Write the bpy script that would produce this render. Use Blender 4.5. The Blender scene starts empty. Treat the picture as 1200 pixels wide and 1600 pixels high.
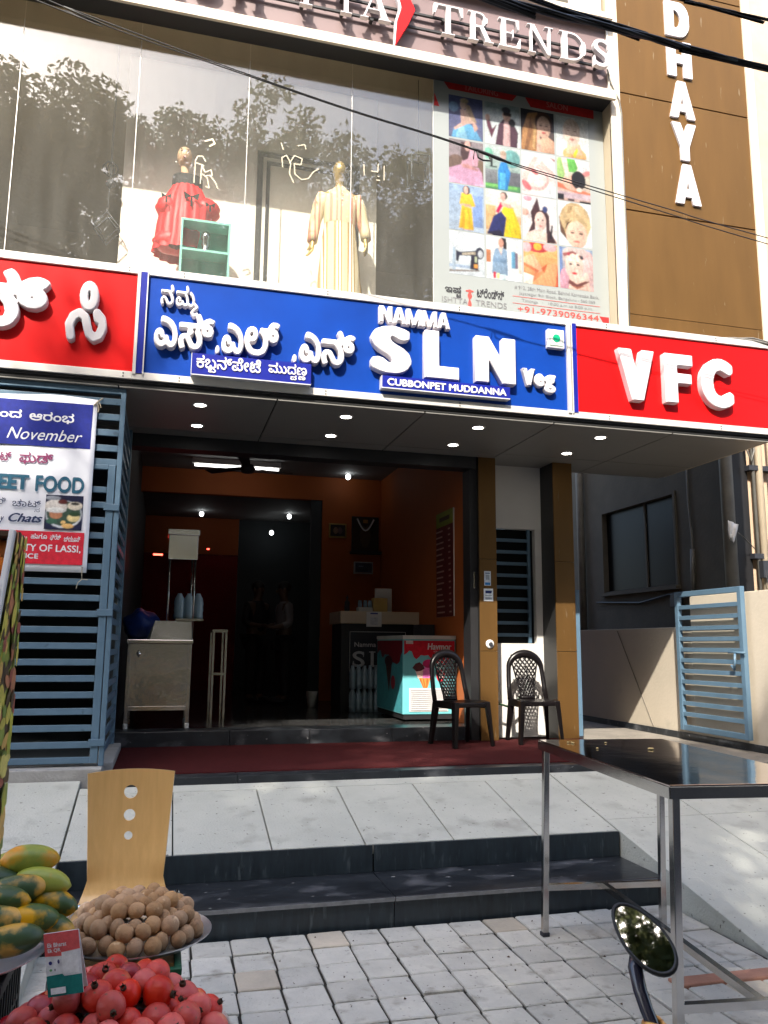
import bpy, bmesh, math, random
import numpy as np
from mathutils import Vector, Matrix
from mathutils.geometry import tessellate_polygon
random.seed(7)
RAD = math.radians
sc = bpy.context.scene
col = sc.collection

# ------------------------------------------------------------------ camera, sky, sun, exposure
yaw, pitch, roll = RAD(14.9), RAD(9.3), RAD(0.5)
fwd = Vector((math.sin(yaw)*math.cos(pitch), math.cos(yaw)*math.cos(pitch), math.sin(pitch)))
right = Vector((math.cos(yaw), -math.sin(yaw), 0))
up = right.cross(fwd)
r2 = right*math.cos(roll) + up*math.sin(roll)
u2 = up*math.cos(roll) - right*math.sin(roll)
cam_data = bpy.data.cameras.new('camera')
cam = bpy.data.objects.new('camera', cam_data)
col.objects.link(cam)
cam.matrix_world = Matrix(((r2.x, u2.x, -fwd.x, 0), (r2.y, u2.y, -fwd.y, 0), (r2.z, u2.z, -fwd.z, 1.5), (0, 0, 0, 1)))
cam_data.sensor_fit = 'VERTICAL'
cam_data.sensor_height = 36.0
cam_data.lens = 1270/1600*36
cam_data.clip_start = 0.05
cam_data.clip_end = 1000
sc.camera = cam

SUN = Vector((0.55, 1.0, -1.08)).normalized()      # direction the sunlight travels
elev = math.asin(-SUN.z)
to_sun = -SUN
world = bpy.data.worlds.new('World')
sc.world = world
world.use_nodes = True
wn = world.node_tree.nodes
sky = wn.new('ShaderNodeTexSky')
sky.sky_type = 'NISHITA'
sky.sun_disc = False
sky.sun_elevation = elev
sky.sun_rotation = math.atan2(to_sun.x, to_sun.y)
sky.air_density = 1.0
sky.dust_density = 4.0
sky.ozone_density = 1.0
wn['Background'].inputs['Strength'].default_value = 0.15
world.node_tree.links.new(sky.outputs['Color'], wn['Background'].inputs['Color'])
sun_data = bpy.data.lights.new('sun', 'SUN')
sun_data.energy = 3.0
sun_data.angle = RAD(0.53)
sun_data.color = (1.0, 0.93, 0.82)
sun = bpy.data.objects.new('sun', sun_data)
col.objects.link(sun)
sun.rotation_euler = SUN.to_track_quat('-Z', 'Y').to_euler()
sun.location = (-10, -15, 20)
sc.view_settings.view_transform = 'Standard'
sc.view_settings.look = 'None'
sc.view_settings.gamma = 1.0
sc.view_settings.use_curve_mapping = False
sc.view_settings.exposure = 1.8
sc.cycles.max_bounces = 8
sc.cycles.diffuse_bounces = 4
sc.cycles.glossy_bounces = 4
sc.cycles.transparent_max_bounces = 12
sc.cycles.sample_clamp_indirect = 6.0
sc.cycles.caustics_reflective = False
sc.cycles.caustics_refractive = False
sc.cycles.use_denoising = True

# ------------------------------------------------------------------ helpers
def S(r, g, b):
    f = lambda c: (c/255/12.92) if c/255 <= 0.04045 else ((c/255+0.055)/1.055)**2.4
    return (f(r), f(g), f(b))

def mat(name, c1, c2=None, scale=6.0, rough=0.6, metal=0.0, bump=0.0, bscale=None, rvar=0.0, rnd=0.0,
        stretch=(1, 1, 1), spec=0.5, emit=None, estr=0.0, coat=0.0, contrast=0.5, spots=None, spots2=None):
    m = bpy.data.materials.new(name)
    m.use_nodes = True
    nt = m.node_tree
    N, L = nt.nodes, nt.links
    p = N['Principled BSDF']
    p.inputs['Roughness'].default_value = rough
    p.inputs['Metallic'].default_value = metal
    p.inputs['Specular IOR Level'].default_value = spec
    if coat:
        p.inputs['Coat Weight'].default_value = coat
        p.inputs['Coat Roughness'].default_value = 0.1
    if emit:
        p.inputs['Emission Color'].default_value = (*emit, 1)
        p.inputs['Emission Strength'].default_value = estr
    tc = N.new('ShaderNodeTexCoord')
    mp = N.new('ShaderNodeMapping')
    mp.inputs['Scale'].default_value = stretch
    L.new(tc.outputs['Object'], mp.inputs['Vector'])
    vec = mp.outputs['Vector']
    oi = N.new('ShaderNodeObjectInfo')
    if rnd:
        ad = N.new('ShaderNodeVectorMath'); ad.operation = 'ADD'
        ml = N.new('ShaderNodeVectorMath'); ml.operation = 'SCALE'; ml.inputs['Scale'].default_value = 37.0
        cb = N.new('ShaderNodeCombineXYZ')
        for k in range(3): L.new(oi.outputs['Random'], cb.inputs[k])
        L.new(cb.outputs[0], ml.inputs[0]); L.new(vec, ad.inputs[0]); L.new(ml.outputs[0], ad.inputs[1])
        vec = ad.outputs[0]
    out = None
    c2 = c2 or tuple(min(1, c*0.82) for c in c1)
    no = N.new('ShaderNodeTexNoise')
    no.inputs['Scale'].default_value = scale
    no.inputs['Detail'].default_value = 7
    no.inputs['Roughness'].default_value = 0.62
    L.new(vec, no.inputs['Vector'])
    cr = N.new('ShaderNodeValToRGB')
    cr.color_ramp.elements[0].position = 0.5-contrast*0.4
    cr.color_ramp.elements[1].position = 0.5+contrast*0.4
    cr.color_ramp.elements[0].color = (*c2, 1)
    cr.color_ramp.elements[1].color = (*c1, 1)
    L.new(no.outputs['Fac'], cr.inputs['Fac'])
    out = cr.outputs['Color']
    for spots in [q for q in (spots, spots2) if q]:   # (colour, scale, threshold, width)
        n2 = N.new('ShaderNodeTexNoise'); n2.inputs['Scale'].default_value = spots[1]; n2.inputs['Detail'].default_value = 5
        L.new(vec, n2.inputs['Vector'])
        mr = N.new('ShaderNodeMapRange')
        mr.inputs['From Min'].default_value = spots[2]; mr.inputs['From Max'].default_value = spots[2]+spots[3]
        L.new(n2.outputs['Fac'], mr.inputs['Value'])
        mx = N.new('ShaderNodeMix'); mx.data_type = 'RGBA'
        L.new(mr.outputs[0], mx.inputs['Factor']); L.new(out, mx.inputs['A']); mx.inputs['B'].default_value = (*spots[0], 1)
        out = mx.outputs['Result']
    if rnd:
        hs = N.new('ShaderNodeHueSaturation')
        mr = N.new('ShaderNodeMapRange'); mr.inputs['To Min'].default_value = 1-rnd; mr.inputs['To Max'].default_value = 1+rnd
        L.new(oi.outputs['Random'], mr.inputs['Value']); L.new(mr.outputs[0], hs.inputs['Value'])
        m2 = N.new('ShaderNodeMath'); m2.operation = 'MULTIPLY'; m2.inputs[1].default_value = 7.31
        m3 = N.new('ShaderNodeMath'); m3.operation = 'FRACT'
        m4 = N.new('ShaderNodeMapRange'); m4.inputs['To Min'].default_value = 1-rnd*0.5; m4.inputs['To Max'].default_value = 1+rnd*0.5
        L.new(oi.outputs['Random'], m2.inputs[0]); L.new(m2.outputs[0], m3.inputs[0]); L.new(m3.outputs[0], m4.inputs['Value'])
        L.new(m4.outputs[0], hs.inputs['Saturation'])
        L.new(out, hs.inputs['Color']); out = hs.outputs['Color']
    L.new(out, p.inputs['Base Color'])
    if rvar:
        mr = N.new('ShaderNodeMapRange')
        mr.inputs['To Min'].default_value = max(0.02, rough-rvar); mr.inputs['To Max'].default_value = min(1, rough+rvar)
        L.new(no.outputs['Fac'], mr.inputs['Value']); L.new(mr.outputs[0], p.inputs['Roughness'])
    if bump:
        nb = N.new('ShaderNodeTexNoise')
        nb.inputs['Scale'].default_value = bscale or scale*3
        nb.inputs['Detail'].default_value = 6
        L.new(vec, nb.inputs['Vector'])
        bp = N.new('ShaderNodeBump'); bp.inputs['Strength'].default_value = bump; bp.inputs['Distance'].default_value = 0.02
        L.new(nb.outputs['Fac'], bp.inputs['Height']); L.new(bp.outputs[0], p.inputs['Normal'])
    return m

def print_mat(name, rough=0.55, sheen=0.3, gain=1.0):
    m = bpy.data.materials.new(name); m.use_nodes = True
    N, L = m.node_tree.nodes, m.node_tree.links
    p = N['Principled BSDF']; p.inputs['Roughness'].default_value = rough; p.inputs['Specular IOR Level'].default_value = sheen
    a = N.new('ShaderNodeAttribute'); a.attribute_name = 'Col'
    tc = N.new('ShaderNodeTexCoord'); no = N.new('ShaderNodeTexNoise'); no.inputs['Scale'].default_value = 22; no.inputs['Detail'].default_value = 9; no.inputs['Roughness'].default_value = 0.75
    L.new(tc.outputs['Object'], no.inputs['Vector'])
    mr = N.new('ShaderNodeMapRange'); mr.inputs['From Min'].default_value = 0.25; mr.inputs['From Max'].default_value = 0.75; mr.inputs['To Min'].default_value = 0.62*gain; mr.inputs['To Max'].default_value = 1.28*gain
    L.new(no.outputs['Fac'], mr.inputs['Value'])
    mx = N.new('ShaderNodeMix'); mx.data_type = 'RGBA'; mx.blend_type = 'MULTIPLY'; mx.inputs['Factor'].default_value = 1
    L.new(a.outputs['Color'], mx.inputs['A']); L.new(mr.outputs[0], mx.inputs['B'])
    L.new(mx.outputs['Result'], p.inputs['Base Color'])
    return m

def wloc(o):
    v = Vector((0, 0, 0))
    while o is not None:
        v += o.location
        o = o.parent
    return v

class MB:
    def __init__(s):
        s.v = []; s.f = []; s.c = []; s.cur = None
    def add(s, vs, fs):
        b = len(s.v)
        s.v += [tuple(v) for v in vs]
        for f in fs:
            s.f.append(tuple(i+b for i in f)); s.c.append(s.cur)
        return s
    def box(s, x0, x1, y0, y1, z0, z1):
        vs = [(x, y, z) for z in (z0, z1) for y in (y0, y1) for x in (x0, x1)]
        return s.add(vs, [(0, 2, 3, 1), (4, 5, 7, 6), (0, 1, 5, 4), (2, 6, 7, 3), (0, 4, 6, 2), (1, 3, 7, 5)])
    def hexa(s, bottom, top):                   # two quads, both counter-clockwise seen from above
        n = len(bottom)
        return s.add(list(bottom)+list(top), [tuple(range(n-1, -1, -1)), tuple(range(n, 2*n))] + [(i, (i+1) % n, n+(i+1) % n, n+i) for i in range(n)])
    def obox(s, M, sx, sy, sz):
        vs = [M @ Vector((x*sx/2, y*sy/2, z*sz/2)) for z in (-1, 1) for y in (-1, 1) for x in (-1, 1)]
        return s.add(vs, [(0, 2, 3, 1), (4, 5, 7, 6), (0, 1, 5, 4), (2, 6, 7, 3), (0, 4, 6, 2), (1, 3, 7, 5)])
    def bar(s, a, b, w, h=None, upv=(0, 0, 1)):
        a, b = Vector(a), Vector(b); h = h or w
        d = (b-a); ln = d.length; d.normalize()
        u = Vector(upv)
        if abs(d.dot(u)) > 0.95: u = Vector((0, 1, 0))
        x = d.cross(u).normalized(); y = x.cross(d)
        M = Matrix(((x.x, y.x, d.x, (a.x+b.x)/2), (x.y, y.y, d.y, (a.y+b.y)/2), (x.z, y.z, d.z, (a.z+b.z)/2), (0, 0, 0, 1)))
        return s.obox(M, w, h, ln)
    def loft(s, rings, cap=True, close=True):
        n = len(rings[0]); vs = [p for r in rings for p in r]; fs = []
        for k in range(len(rings)-1):
            for i in range(n if close else n-1):
                j = (i+1) % n
                fs.append((k*n+i, k*n+j, (k+1)*n+j, (k+1)*n+i))
        if cap:
            fs.append(tuple(range(n-1, -1, -1))); fs.append(tuple(range((len(rings)-1)*n, len(rings)*n)))
        return s.add(vs, fs)
    def tube(s, pts, r, n=8, cap=True):
        pts = [Vector(p) for p in pts]; rings = []
        prev = None
        for i, p in enumerate(pts):
            t = (pts[min(i+1, len(pts)-1)]-pts[max(i-1, 0)]).normalized()
            if prev is None:
                a = Vector((0, 0, 1)) if abs(t.z) < 0.9 else Vector((1, 0, 0))
                x = t.cross(a).normalized()
            else:
                x = (prev - t*prev.dot(t)).normalized()
            prev = x; y = t.cross(x)
            rr = r[i] if isinstance(r, (list, tuple)) else r
            rings.append([p + x*rr*math.cos(2*math.pi*k/n) + y*rr*math.sin(2*math.pi*k/n) for k in range(n)])
        return s.loft(rings, cap)
    def lathe(s, prof, n=24, c=(0, 0, 0), sx=1, sy=1, cap=True):
        rings = [[(c[0]+r*sx*math.cos(2*math.pi*k/n), c[1]+r*sy*math.sin(2*math.pi*k/n), c[2]+z) for k in range(n)] for r, z in prof]
        return s.loft(rings, cap)
    def ell(s, c, rx, ry, rz, n=12, m=8, fn=None):
        rings = []
        for j in range(m+1):
            th = math.pi*(j/m); th = min(max(th, 0.05), math.pi-0.05)
            ring = []
            for k in range(n):
                ph = 2*math.pi*k/n
                d = Vector((math.sin(th)*math.cos(ph), math.sin(th)*math.sin(ph), -math.cos(th)))
                q = fn(d) if fn else 1
                ring.append((c[0]+d.x*rx*q, c[1]+d.y*ry*q, c[2]+d.z*rz*q))
            rings.append(ring)
        return s.loft(rings)
    def mesh(s, name):
        me = bpy.data.meshes.new(name)
        me.from_pydata(s.v, [], s.f)
        if any(c is not None for c in s.c):
            at = me.color_attributes.new('Col', 'FLOAT_COLOR', 'CORNER')
            k = 0
            buf = []
            for f, c in zip(s.f, s.c):
                c = c or (1, 1, 1)
                buf += [c[0], c[1], c[2], 1.0]*len(f)
            at.data.foreach_set('color', buf)
        me.update()
        return me
    def build(s, name, m, parent=None, smooth=False, bevel=0.0, local=False, subsurf=0, angle=None):
        if parent is not None and not local:
            o = wloc(parent)
            s.v = [(v[0]-o.x, v[1]-o.y, v[2]-o.z) for v in s.v]
        me = s.mesh(name)
        return obj(name, me, m, parent, smooth, bevel, subsurf, angle)

def obj(name, me, m, parent=None, smooth=False, bevel=0.0, subsurf=0, angle=None):
    o = bpy.data.objects.new(name, me)
    col.objects.link(o)
    if m is not None and not me.materials:
        for mm in (m if isinstance(m, list) else [m]): me.materials.append(mm)
    if smooth:
        me.polygons.foreach_set('use_smooth', [True]*len(me.polygons))
        if angle:
            me.set_sharp_from_angle(angle=RAD(angle))
    if bevel:
        b = o.modifiers.new('bevel', 'BEVEL'); b.width = bevel; b.segments = 2; b.limit_method = 'ANGLE'; b.angle_limit = RAD(50)
    if subsurf:
        b = o.modifiers.new('sub', 'SUBSURF'); b.levels = subsurf; b.render_levels = subsurf
    if parent is not None: o.parent = parent
    return o

def tag(o, label=None, cat=None, group=None, kind=None):
    if label: o['label'] = label
    if cat: o['category'] = cat
    if group: o['group'] = group
    if kind: o['kind'] = kind
    return o

def thing(name, label, cat, loc=(0, 0, 0), group=None, rz=0.0):
    o = bpy.data.objects.new(name, None)
    o.empty_display_size = 0.1
    col.objects.link(o)
    o.location = loc; o.rotation_euler = (0, 0, rz)
    return tag(o, label, cat, group)

def copy_tree(o, parent=None):
    c = o.copy(); col.objects.link(c); c.parent = parent
    for ch in list(o.children): copy_tree(ch, c)
    return c

# ---- lettering: font outlines are rasterised, thickened and traced again, so that heavy and joined glyphs come out clean
def text_contours(t, shear=0.0):
    cu = bpy.data.curves.new('tmp_text', 'FONT'); cu.body = t; cu.shear = shear; cu.resolution_u = 4
    o = bpy.data.objects.new('tmp_text', cu); col.objects.link(o)
    dg = bpy.context.evaluated_depsgraph_get(); dg.update()
    c = o.evaluated_get(dg).to_curve(dg)
    out = []
    for sp in c.splines:
        if sp.type != 'BEZIER':
            out.append([(p.co[0], p.co[1]) for p in sp.points]); continue
        bp = sp.bezier_points; n = len(bp); pts = []
        for i in range(n):
            a, b = bp[i], bp[(i+1) % n]
            p0, p1, p2, p3 = a.co, a.handle_right, b.handle_left, b.co
            for k in range(5):
                q = k/5
                w0, w1, w2, w3 = (1-q)**3, 3*q*(1-q)**2, 3*q*q*(1-q), q**3
                pts.append((w0*p0.x+w1*p1.x+w2*p2.x+w3*p3.x, w0*p0.y+w1*p1.y+w2*p2.y+w3*p3.y))
        out.append(pts)
    o.evaluated_get(dg).to_curve_clear()
    bpy.data.objects.remove(o); bpy.data.curves.remove(cu)
    return out

def ccw(cs):
    out = []
    for c in cs:
        ar = sum(c[i-1][0]*c[i][1]-c[i][0]*c[i-1][1] for i in range(len(c)))
        out.append(list(c) if ar > 0 else list(reversed(c)))
    return out

def bounds(cs):
    xs = [p[0] for c in cs for p in c]; ys = [p[1] for c in cs for p in c]
    return min(xs), max(xs), min(ys), max(ys)

def raster(cs, res, x0, y0, w, h):
    D = np.zeros((h, w+1), np.int32)
    for c in cs:
        n = len(c)
        for i in range(n):
            ax, ay = (c[i][0]-x0)*res, (c[i][1]-y0)*res
            bx, by = (c[(i+1) % n][0]-x0)*res, (c[(i+1) % n][1]-y0)*res
            if ay == by: continue
            sg = 1
            if ay > by: ax, ay, bx, by, sg = bx, by, ax, ay, -1
            for r in range(max(0, math.ceil(ay-0.5)), min(h, math.ceil(by-0.5))):
                x = ax+(bx-ax)*((r+0.5)-ay)/(by-ay)
                k = min(max(int(math.ceil(x-0.5)), 0), w)
                D[r, k] += sg
    return (np.cumsum(D, axis=1)[:, :w] != 0)

def dilate(mk, rx, ry, square):
    rx, ry = int(round(rx)), int(round(ry))
    if rx <= 0 and ry <= 0: return mk
    out = mk.copy(); h, w = mk.shape
    for dy in range(-ry, ry+1):
        for dx in range(-rx, rx+1):
            if not square and (dx/max(rx, 0.5))**2+(dy/max(ry, 0.5))**2 > 1.05: continue
            ys, yd = max(0, -dy), max(0, dy); xs, xd = max(0, -dx), max(0, dx)
            out[yd:h-ys, xd:w-xs] |= mk[ys:h-yd, xs:w-xd]
    return out

def trace(mk):
    a = mk.astype(float)
    for _ in range(2):
        a = (np.roll(a, 1, 0)+2*a+np.roll(a, -1, 0))/4
        a = (np.roll(a, 1, 1)+2*a+np.roll(a, -1, 1))/4
    h, w = a.shape
    ins = a > 0.5
    idx = ins[:-1, :-1]*1+ins[:-1, 1:]*2+ins[1:, 1:]*4+ins[1:, :-1]*8
    nxt = {}; pos = {}
    def P(e):
        if e not in pos:
            k, r, c = e
            if k == 0: q = (0.5-a[r, c])/(a[r, c+1]-a[r, c]); pos[e] = (c+q, r)
            else: q = (0.5-a[r, c])/(a[r+1, c]-a[r, c]); pos[e] = (c, r+q)
        return e
    T = {1: ['bl'], 2: ['rb'], 3: ['rl'], 4: ['tr'], 5: ['bl', 'tr'], 6: ['tb'], 7: ['tl'], 8: ['lt'], 9: ['bt'], 10: ['rb', 'lt'], 11: ['rt'], 12: ['lr'], 13: ['br'], 14: ['lb']}
    for r, c in zip(*np.nonzero((idx > 0) & (idx < 15))):
        E = {'b': (0, r, c), 't': (0, r+1, c), 'l': (1, r, c), 'r': (1, r, c+1)}
        for sgm in T[int(idx[r, c])]: nxt[P(E[sgm[0]])] = P(E[sgm[1]])
    loops = []
    while nxt:
        st = next(iter(nxt)); lp = []; e = st
        while e in nxt:
            lp.append(pos[e]); e = nxt.pop(e)
        if len(lp) > 6: loops.append(lp)
    return loops

def simplify(lp, tol):
    def dp(p):
        if len(p) < 3: return p
        a, b = np.array(p[0]), np.array(p[-1]); d = b-a; ln = math.hypot(*d) or 1e-9
        q = np.array(p); dist = np.abs(d[0]*(q[:, 1]-a[1])-d[1]*(q[:, 0]-a[0]))/ln
        k = int(np.argmax(dist))
        if dist[k] < tol: return [p[0], p[-1]]
        return dp(p[:k+1])[:-1]+dp(p[k:])
    h = len(lp)//2
    return dp(lp[:h+1])[:-1]+dp(lp[h:]+[lp[0]])[:-1]

def loops_from(cs, bold=(0, 0), square=False, res=70, extra=None, tol=0.3):
    x0, x1, y0, y1 = bounds(cs+(extra or []))
    pad = 4/res+max(bold)
    x0 -= pad; y0 -= pad
    w = int((x1+pad-x0)*res)+2; h = int((y1+pad-y0)*res)+2
    mk = raster(cs, res, x0, y0, w, h)
    mk = dilate(mk, bold[0]*res, bold[1]*res, square)
    if extra: mk |= raster(extra, res, x0, y0, w, h)
    out = []
    for lp in trace(mk):
        lp = simplify(lp, tol)
        if len(lp) > 2: out.append([(x0+(p[0]+0.5)/res, y0+(p[1]+0.5)/res) for p in lp])
    return out

def fit(loops, box):
    x0, x1, y0, y1 = bounds(loops)
    a, b, c, d = box
    if b is None: b = a+(x1-x0)*(d-c)/(y1-y0)
    return [[(a+(p[0]-x0)*(b-a)/(x1-x0), c+(p[1]-y0)*(d-c)/(y1-y0)) for p in lp] for lp in loops]

def loops_mesh(mb, loops, F, depth, chamfer=0.0):
    o, u, v, n = [Vector(q) for q in F]
    W = lambda p, w: o+u*p[0]+v*p[1]+n*w
    def inset(lp, c):
        res = []
        k = len(lp)
        for i in range(k):
            a, b, d = lp[i-1], lp[i], lp[(i+1) % k]
            t = Vector((d[0]-a[0], d[1]-a[1]))
            if t.length < 1e-9: res.append(b); continue
            t.normalize(); res.append((b[0]-t.y*c, b[1]+t.x*c))
        return res
    front = [inset(lp, chamfer) for lp in loops] if chamfer else loops
    area = lambda lp: 0.5*sum(lp[i-1][0]*lp[i][1]-lp[i][0]*lp[i-1][1] for i in range(len(lp)))
    def within(pt, lp):
        c = False
        for i in range(len(lp)):
            a, b = lp[i-1], lp[i]
            if (a[1] > pt[1]) != (b[1] > pt[1]) and pt[0] < (b[0]-a[0])*(pt[1]-a[1])/(b[1]-a[1])+a[0]: c = not c
        return c
    outer = [(abs(area(lp)), i) for i, lp in enumerate(loops) if area(lp) > 0]
    groups = {i: [i] for _, i in outer}
    for i, lp in enumerate(loops):
        if area(lp) <= 0:
            own = [q for q in outer if within(lp[0], loops[q[1]])]
            if own: groups[min(own)[1]].append(i)
    flat = []; fs = []
    for g in groups.values():
        base = len(flat)
        pts = [p for i in g for p in front[i]]
        flat += pts
        for t in tessellate_polygon([[Vector((p[0], p[1], 0)) for p in front[i]] for i in g]):
            a, b, c = (pts[i] for i in t)
            ar = (b[0]-a[0])*(c[1]-a[1])-(b[1]-a[1])*(c[0]-a[0])
            if abs(ar) < 1e-14: continue
            fs.append(tuple(i+base for i in (t if ar > 0 else (t[0], t[2], t[1]))))
    flip = u.cross(v).dot(n) < 0
    if flip: fs = [tuple(reversed(f)) for f in fs]
    mb.add([W(p, depth) for p in flat], fs)
    if depth > 0.0015:
        for lp, fr in zip(loops, front):
            k = len(lp)
            rings = [[W(p, 0) for p in lp], [W(p, depth-chamfer) for p in lp]]
            if chamfer: rings.append([W(p, depth) for p in fr])
            mb.loft(rings, cap=False)
            if flip:
                pass
    return mb

def strokes(paths, w):
    cs = []
    for p in paths:
        for i in range(len(p)-1):
            a, b = Vector(p[i]), Vector(p[i+1]); d = (b-a)
            if d.length < 1e-6: continue
            d.normalize(); nn = Vector((-d.y, d.x))*w/2
            cs.append([tuple(a-nn), tuple(b-nn), tuple(b+nn), tuple(a+nn)])
        for q in p:
            cs.append([(q[0]+w/2*math.cos(k*math.pi/8), q[1]+w/2*math.sin(k*math.pi/8)) for k in range(16)])
    return cs

def facade(Y):                                  # frame on a wall that faces the street: u = x, v = z
    return ((0, Y, 0), (1, 0, 0), (0, 0, 1), (0, -1, 0))

def lettering(name, t, parent, m, box, F, depth=0.0012, bold=(0, 0), square=False, res=70, shear=0.0, subs=None, extra=None, chamfer=0.0, smooth=False):
    cs = text_contours(t, shear) if isinstance(t, str) else ccw(t)
    extra = ccw(extra) if extra else None
    for (x, y, sx, ch) in (subs or []):          # letters written below or beside the line
        c2 = text_contours(ch)
        bx = bounds(c2)
        cs = cs+[[((p[0]-bx[0])*sx+x, (p[1]-bx[2])*sx+y) for p in c] for c in c2]
    lp = fit(loops_from(cs, bold, square, res, extra), box)
    mb = MB()
    loops_mesh(mb, lp, F, depth, chamfer)
    return mb.build(name, m, parent, smooth=smooth, angle=35 if smooth else None)

def ellp(cx, cy, rx, ry, n=18, a0=0, a1=360, rot=0):
    ps = []
    cnt = n if a1-a0 >= 360 else n+1
    for k in range(cnt):
        a = RAD(a0+(a1-a0)*k/n); x, y = rx*math.cos(a), ry*math.sin(a)
        ps.append((cx+x*math.cos(RAD(rot))-y*math.sin(RAD(rot)), cy+x*math.sin(RAD(rot))+y*math.cos(RAD(rot))))
    return ps

def rc(x0, x1, y0, y1): return [(x0, y0), (x1, y0), (x1, y1), (x0, y1)]

def clip_poly(poly, x0=0, x1=1, y0=0, y1=1):
    for ax, lim, sg in ((0, x0, 1), (0, x1, -1), (1, y0, 1), (1, y1, -1)):
        out = []
        for i in range(len(poly)):
            a, b = poly[i-1], poly[i]
            ia, ib = (a[ax]-lim)*sg >= 0, (b[ax]-lim)*sg >= 0
            if ia != ib:
                q = (lim-a[ax])/(b[ax]-a[ax]); out.append((a[0]+(b[0]-a[0])*q, a[1]+(b[1]-a[1])*q))
            if ib: out.append(b)
        poly = out
        if not poly: break
    return poly

def photo(name, parent, F, box, shapes, m, nx=40, ny=50, seed=0):
    """printed photograph: the shapes are shaded, softened and grained on a fine grid of colour points"""
    ss = 2; W_, H_ = (nx+1)*ss, (ny+1)*ss
    img = np.zeros((H_, W_, 3)); rg = np.random.default_rng(seed)
    gx, gy = np.meshgrid((np.arange(W_)+0.5)/W_, (np.arange(H_)+0.5)/H_)
    for poly, c in shapes:
        poly = clip_poly(poly)
        if len(poly) < 3: continue
        ins = np.zeros((H_, W_), bool)
        for i in range(len(poly)):
            a, b = poly[i-1], poly[i]
            if a[1] == b[1]: continue
            ins ^= ((a[1] > gy) != (b[1] > gy)) & (gx < (b[0]-a[0])*(gy-a[1])/(b[1]-a[1])+a[0])
        x0, x1, y0, y1 = bounds([poly])
        big_ = (x1-x0) > 0.9
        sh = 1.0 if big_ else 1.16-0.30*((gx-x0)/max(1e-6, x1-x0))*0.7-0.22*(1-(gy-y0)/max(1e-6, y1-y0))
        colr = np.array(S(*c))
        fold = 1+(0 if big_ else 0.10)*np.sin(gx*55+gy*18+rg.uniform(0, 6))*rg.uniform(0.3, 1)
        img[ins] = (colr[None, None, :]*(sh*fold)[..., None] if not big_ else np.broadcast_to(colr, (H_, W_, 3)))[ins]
    for _ in range(2):
        p_ = np.pad(img, ((1, 1), (1, 1), (0, 0)), mode='edge')
        img = (p_[:-2, 1:-1]+p_[2:, 1:-1]+p_[1:-1, :-2]+p_[1:-1, 2:]+2*img)/6
    img = img.reshape(ny+1, ss, nx+1, ss, 3).mean((1, 3))
    lo = rg.normal(size=(8, 7)); yy = np.linspace(0, 6.99, ny+1).astype(int); xx = np.linspace(0, 5.99, nx+1).astype(int)
    fy_ = (np.linspace(0, 6.99, ny+1) % 1)[:, None]; fx_ = (np.linspace(0, 5.99, nx+1) % 1)[None, :]
    L00 = lo[yy][:, xx]; L10 = lo[yy+1][:, xx]; L01 = lo[yy][:, xx+1]; L11 = lo[yy+1][:, xx+1]
    nz_ = (L00*(1-fy_)+L10*fy_)*(1-fx_)+(L01*(1-fy_)+L11*fy_)*fx_
    img = np.clip(img*(1+0.09*nz_+0.05*rg.normal(size=nz_.shape))[..., None], 0, 1)
    o, u, v, n = [Vector(q) for q in F]
    bx0, bx1, by0, by1 = box
    mb = MB()
    vs = [o+u*(bx0+(bx1-bx0)*i/nx)+v*(by0+(by1-by0)*j/ny)+n*0.0006 for j in range(ny+1) for i in range(nx+1)]
    mb.add(vs, [(j*(nx+1)+i, j*(nx+1)+i+1, (j+1)*(nx+1)+i+1, (j+1)*(nx+1)+i) for j in range(ny) for i in range(nx)])
    ob = mb.build(name, m, parent)
    at = ob.data.color_attributes.new('Col', 'FLOAT_COLOR', 'POINT')
    at.data.foreach_set('color', np.concatenate([img.reshape(-1, 3), np.ones(((nx+1)*(ny+1), 1))], 1).ravel())
    return ob

def picture(name, parent, F, box, shapes, m, base=0.0):
    """flat print: polygons in 0..1 picture coordinates, each a hair above the one before"""
    o, u, v, n = [Vector(q) for q in F]
    mb = MB()
    x0, x1, y0, y1 = box
    for i, (poly, c) in enumerate(shapes):
        poly = clip_poly(poly)
        if len(poly) < 3: continue
        mb.cur = S(*c)
        pts = [Vector((p[0], p[1], 0)) for p in poly]
        vs = [o+u*(x0+p[0]*(x1-x0))+v*(y0+p[1]*(y1-y0))+n*(base+0.0005*(i+1)) for p in poly]
        ar = sum(poly[k-1][0]*poly[k][1]-poly[k][0]*poly[k-1][1] for k in range(len(poly)))
        fs = []
        for t in tessellate_polygon([pts]):
            a, b, c3 = (poly[k] for k in t)
            cr = (b[0]-a[0])*(c3[1]-a[1])-(b[1]-a[1])*(c3[0]-a[0])
            fs.append(tuple(t) if cr > 0 else (t[0], t[2], t[1]))
        mb.add(vs, fs)
    return mb.build(name, m, parent)

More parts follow.
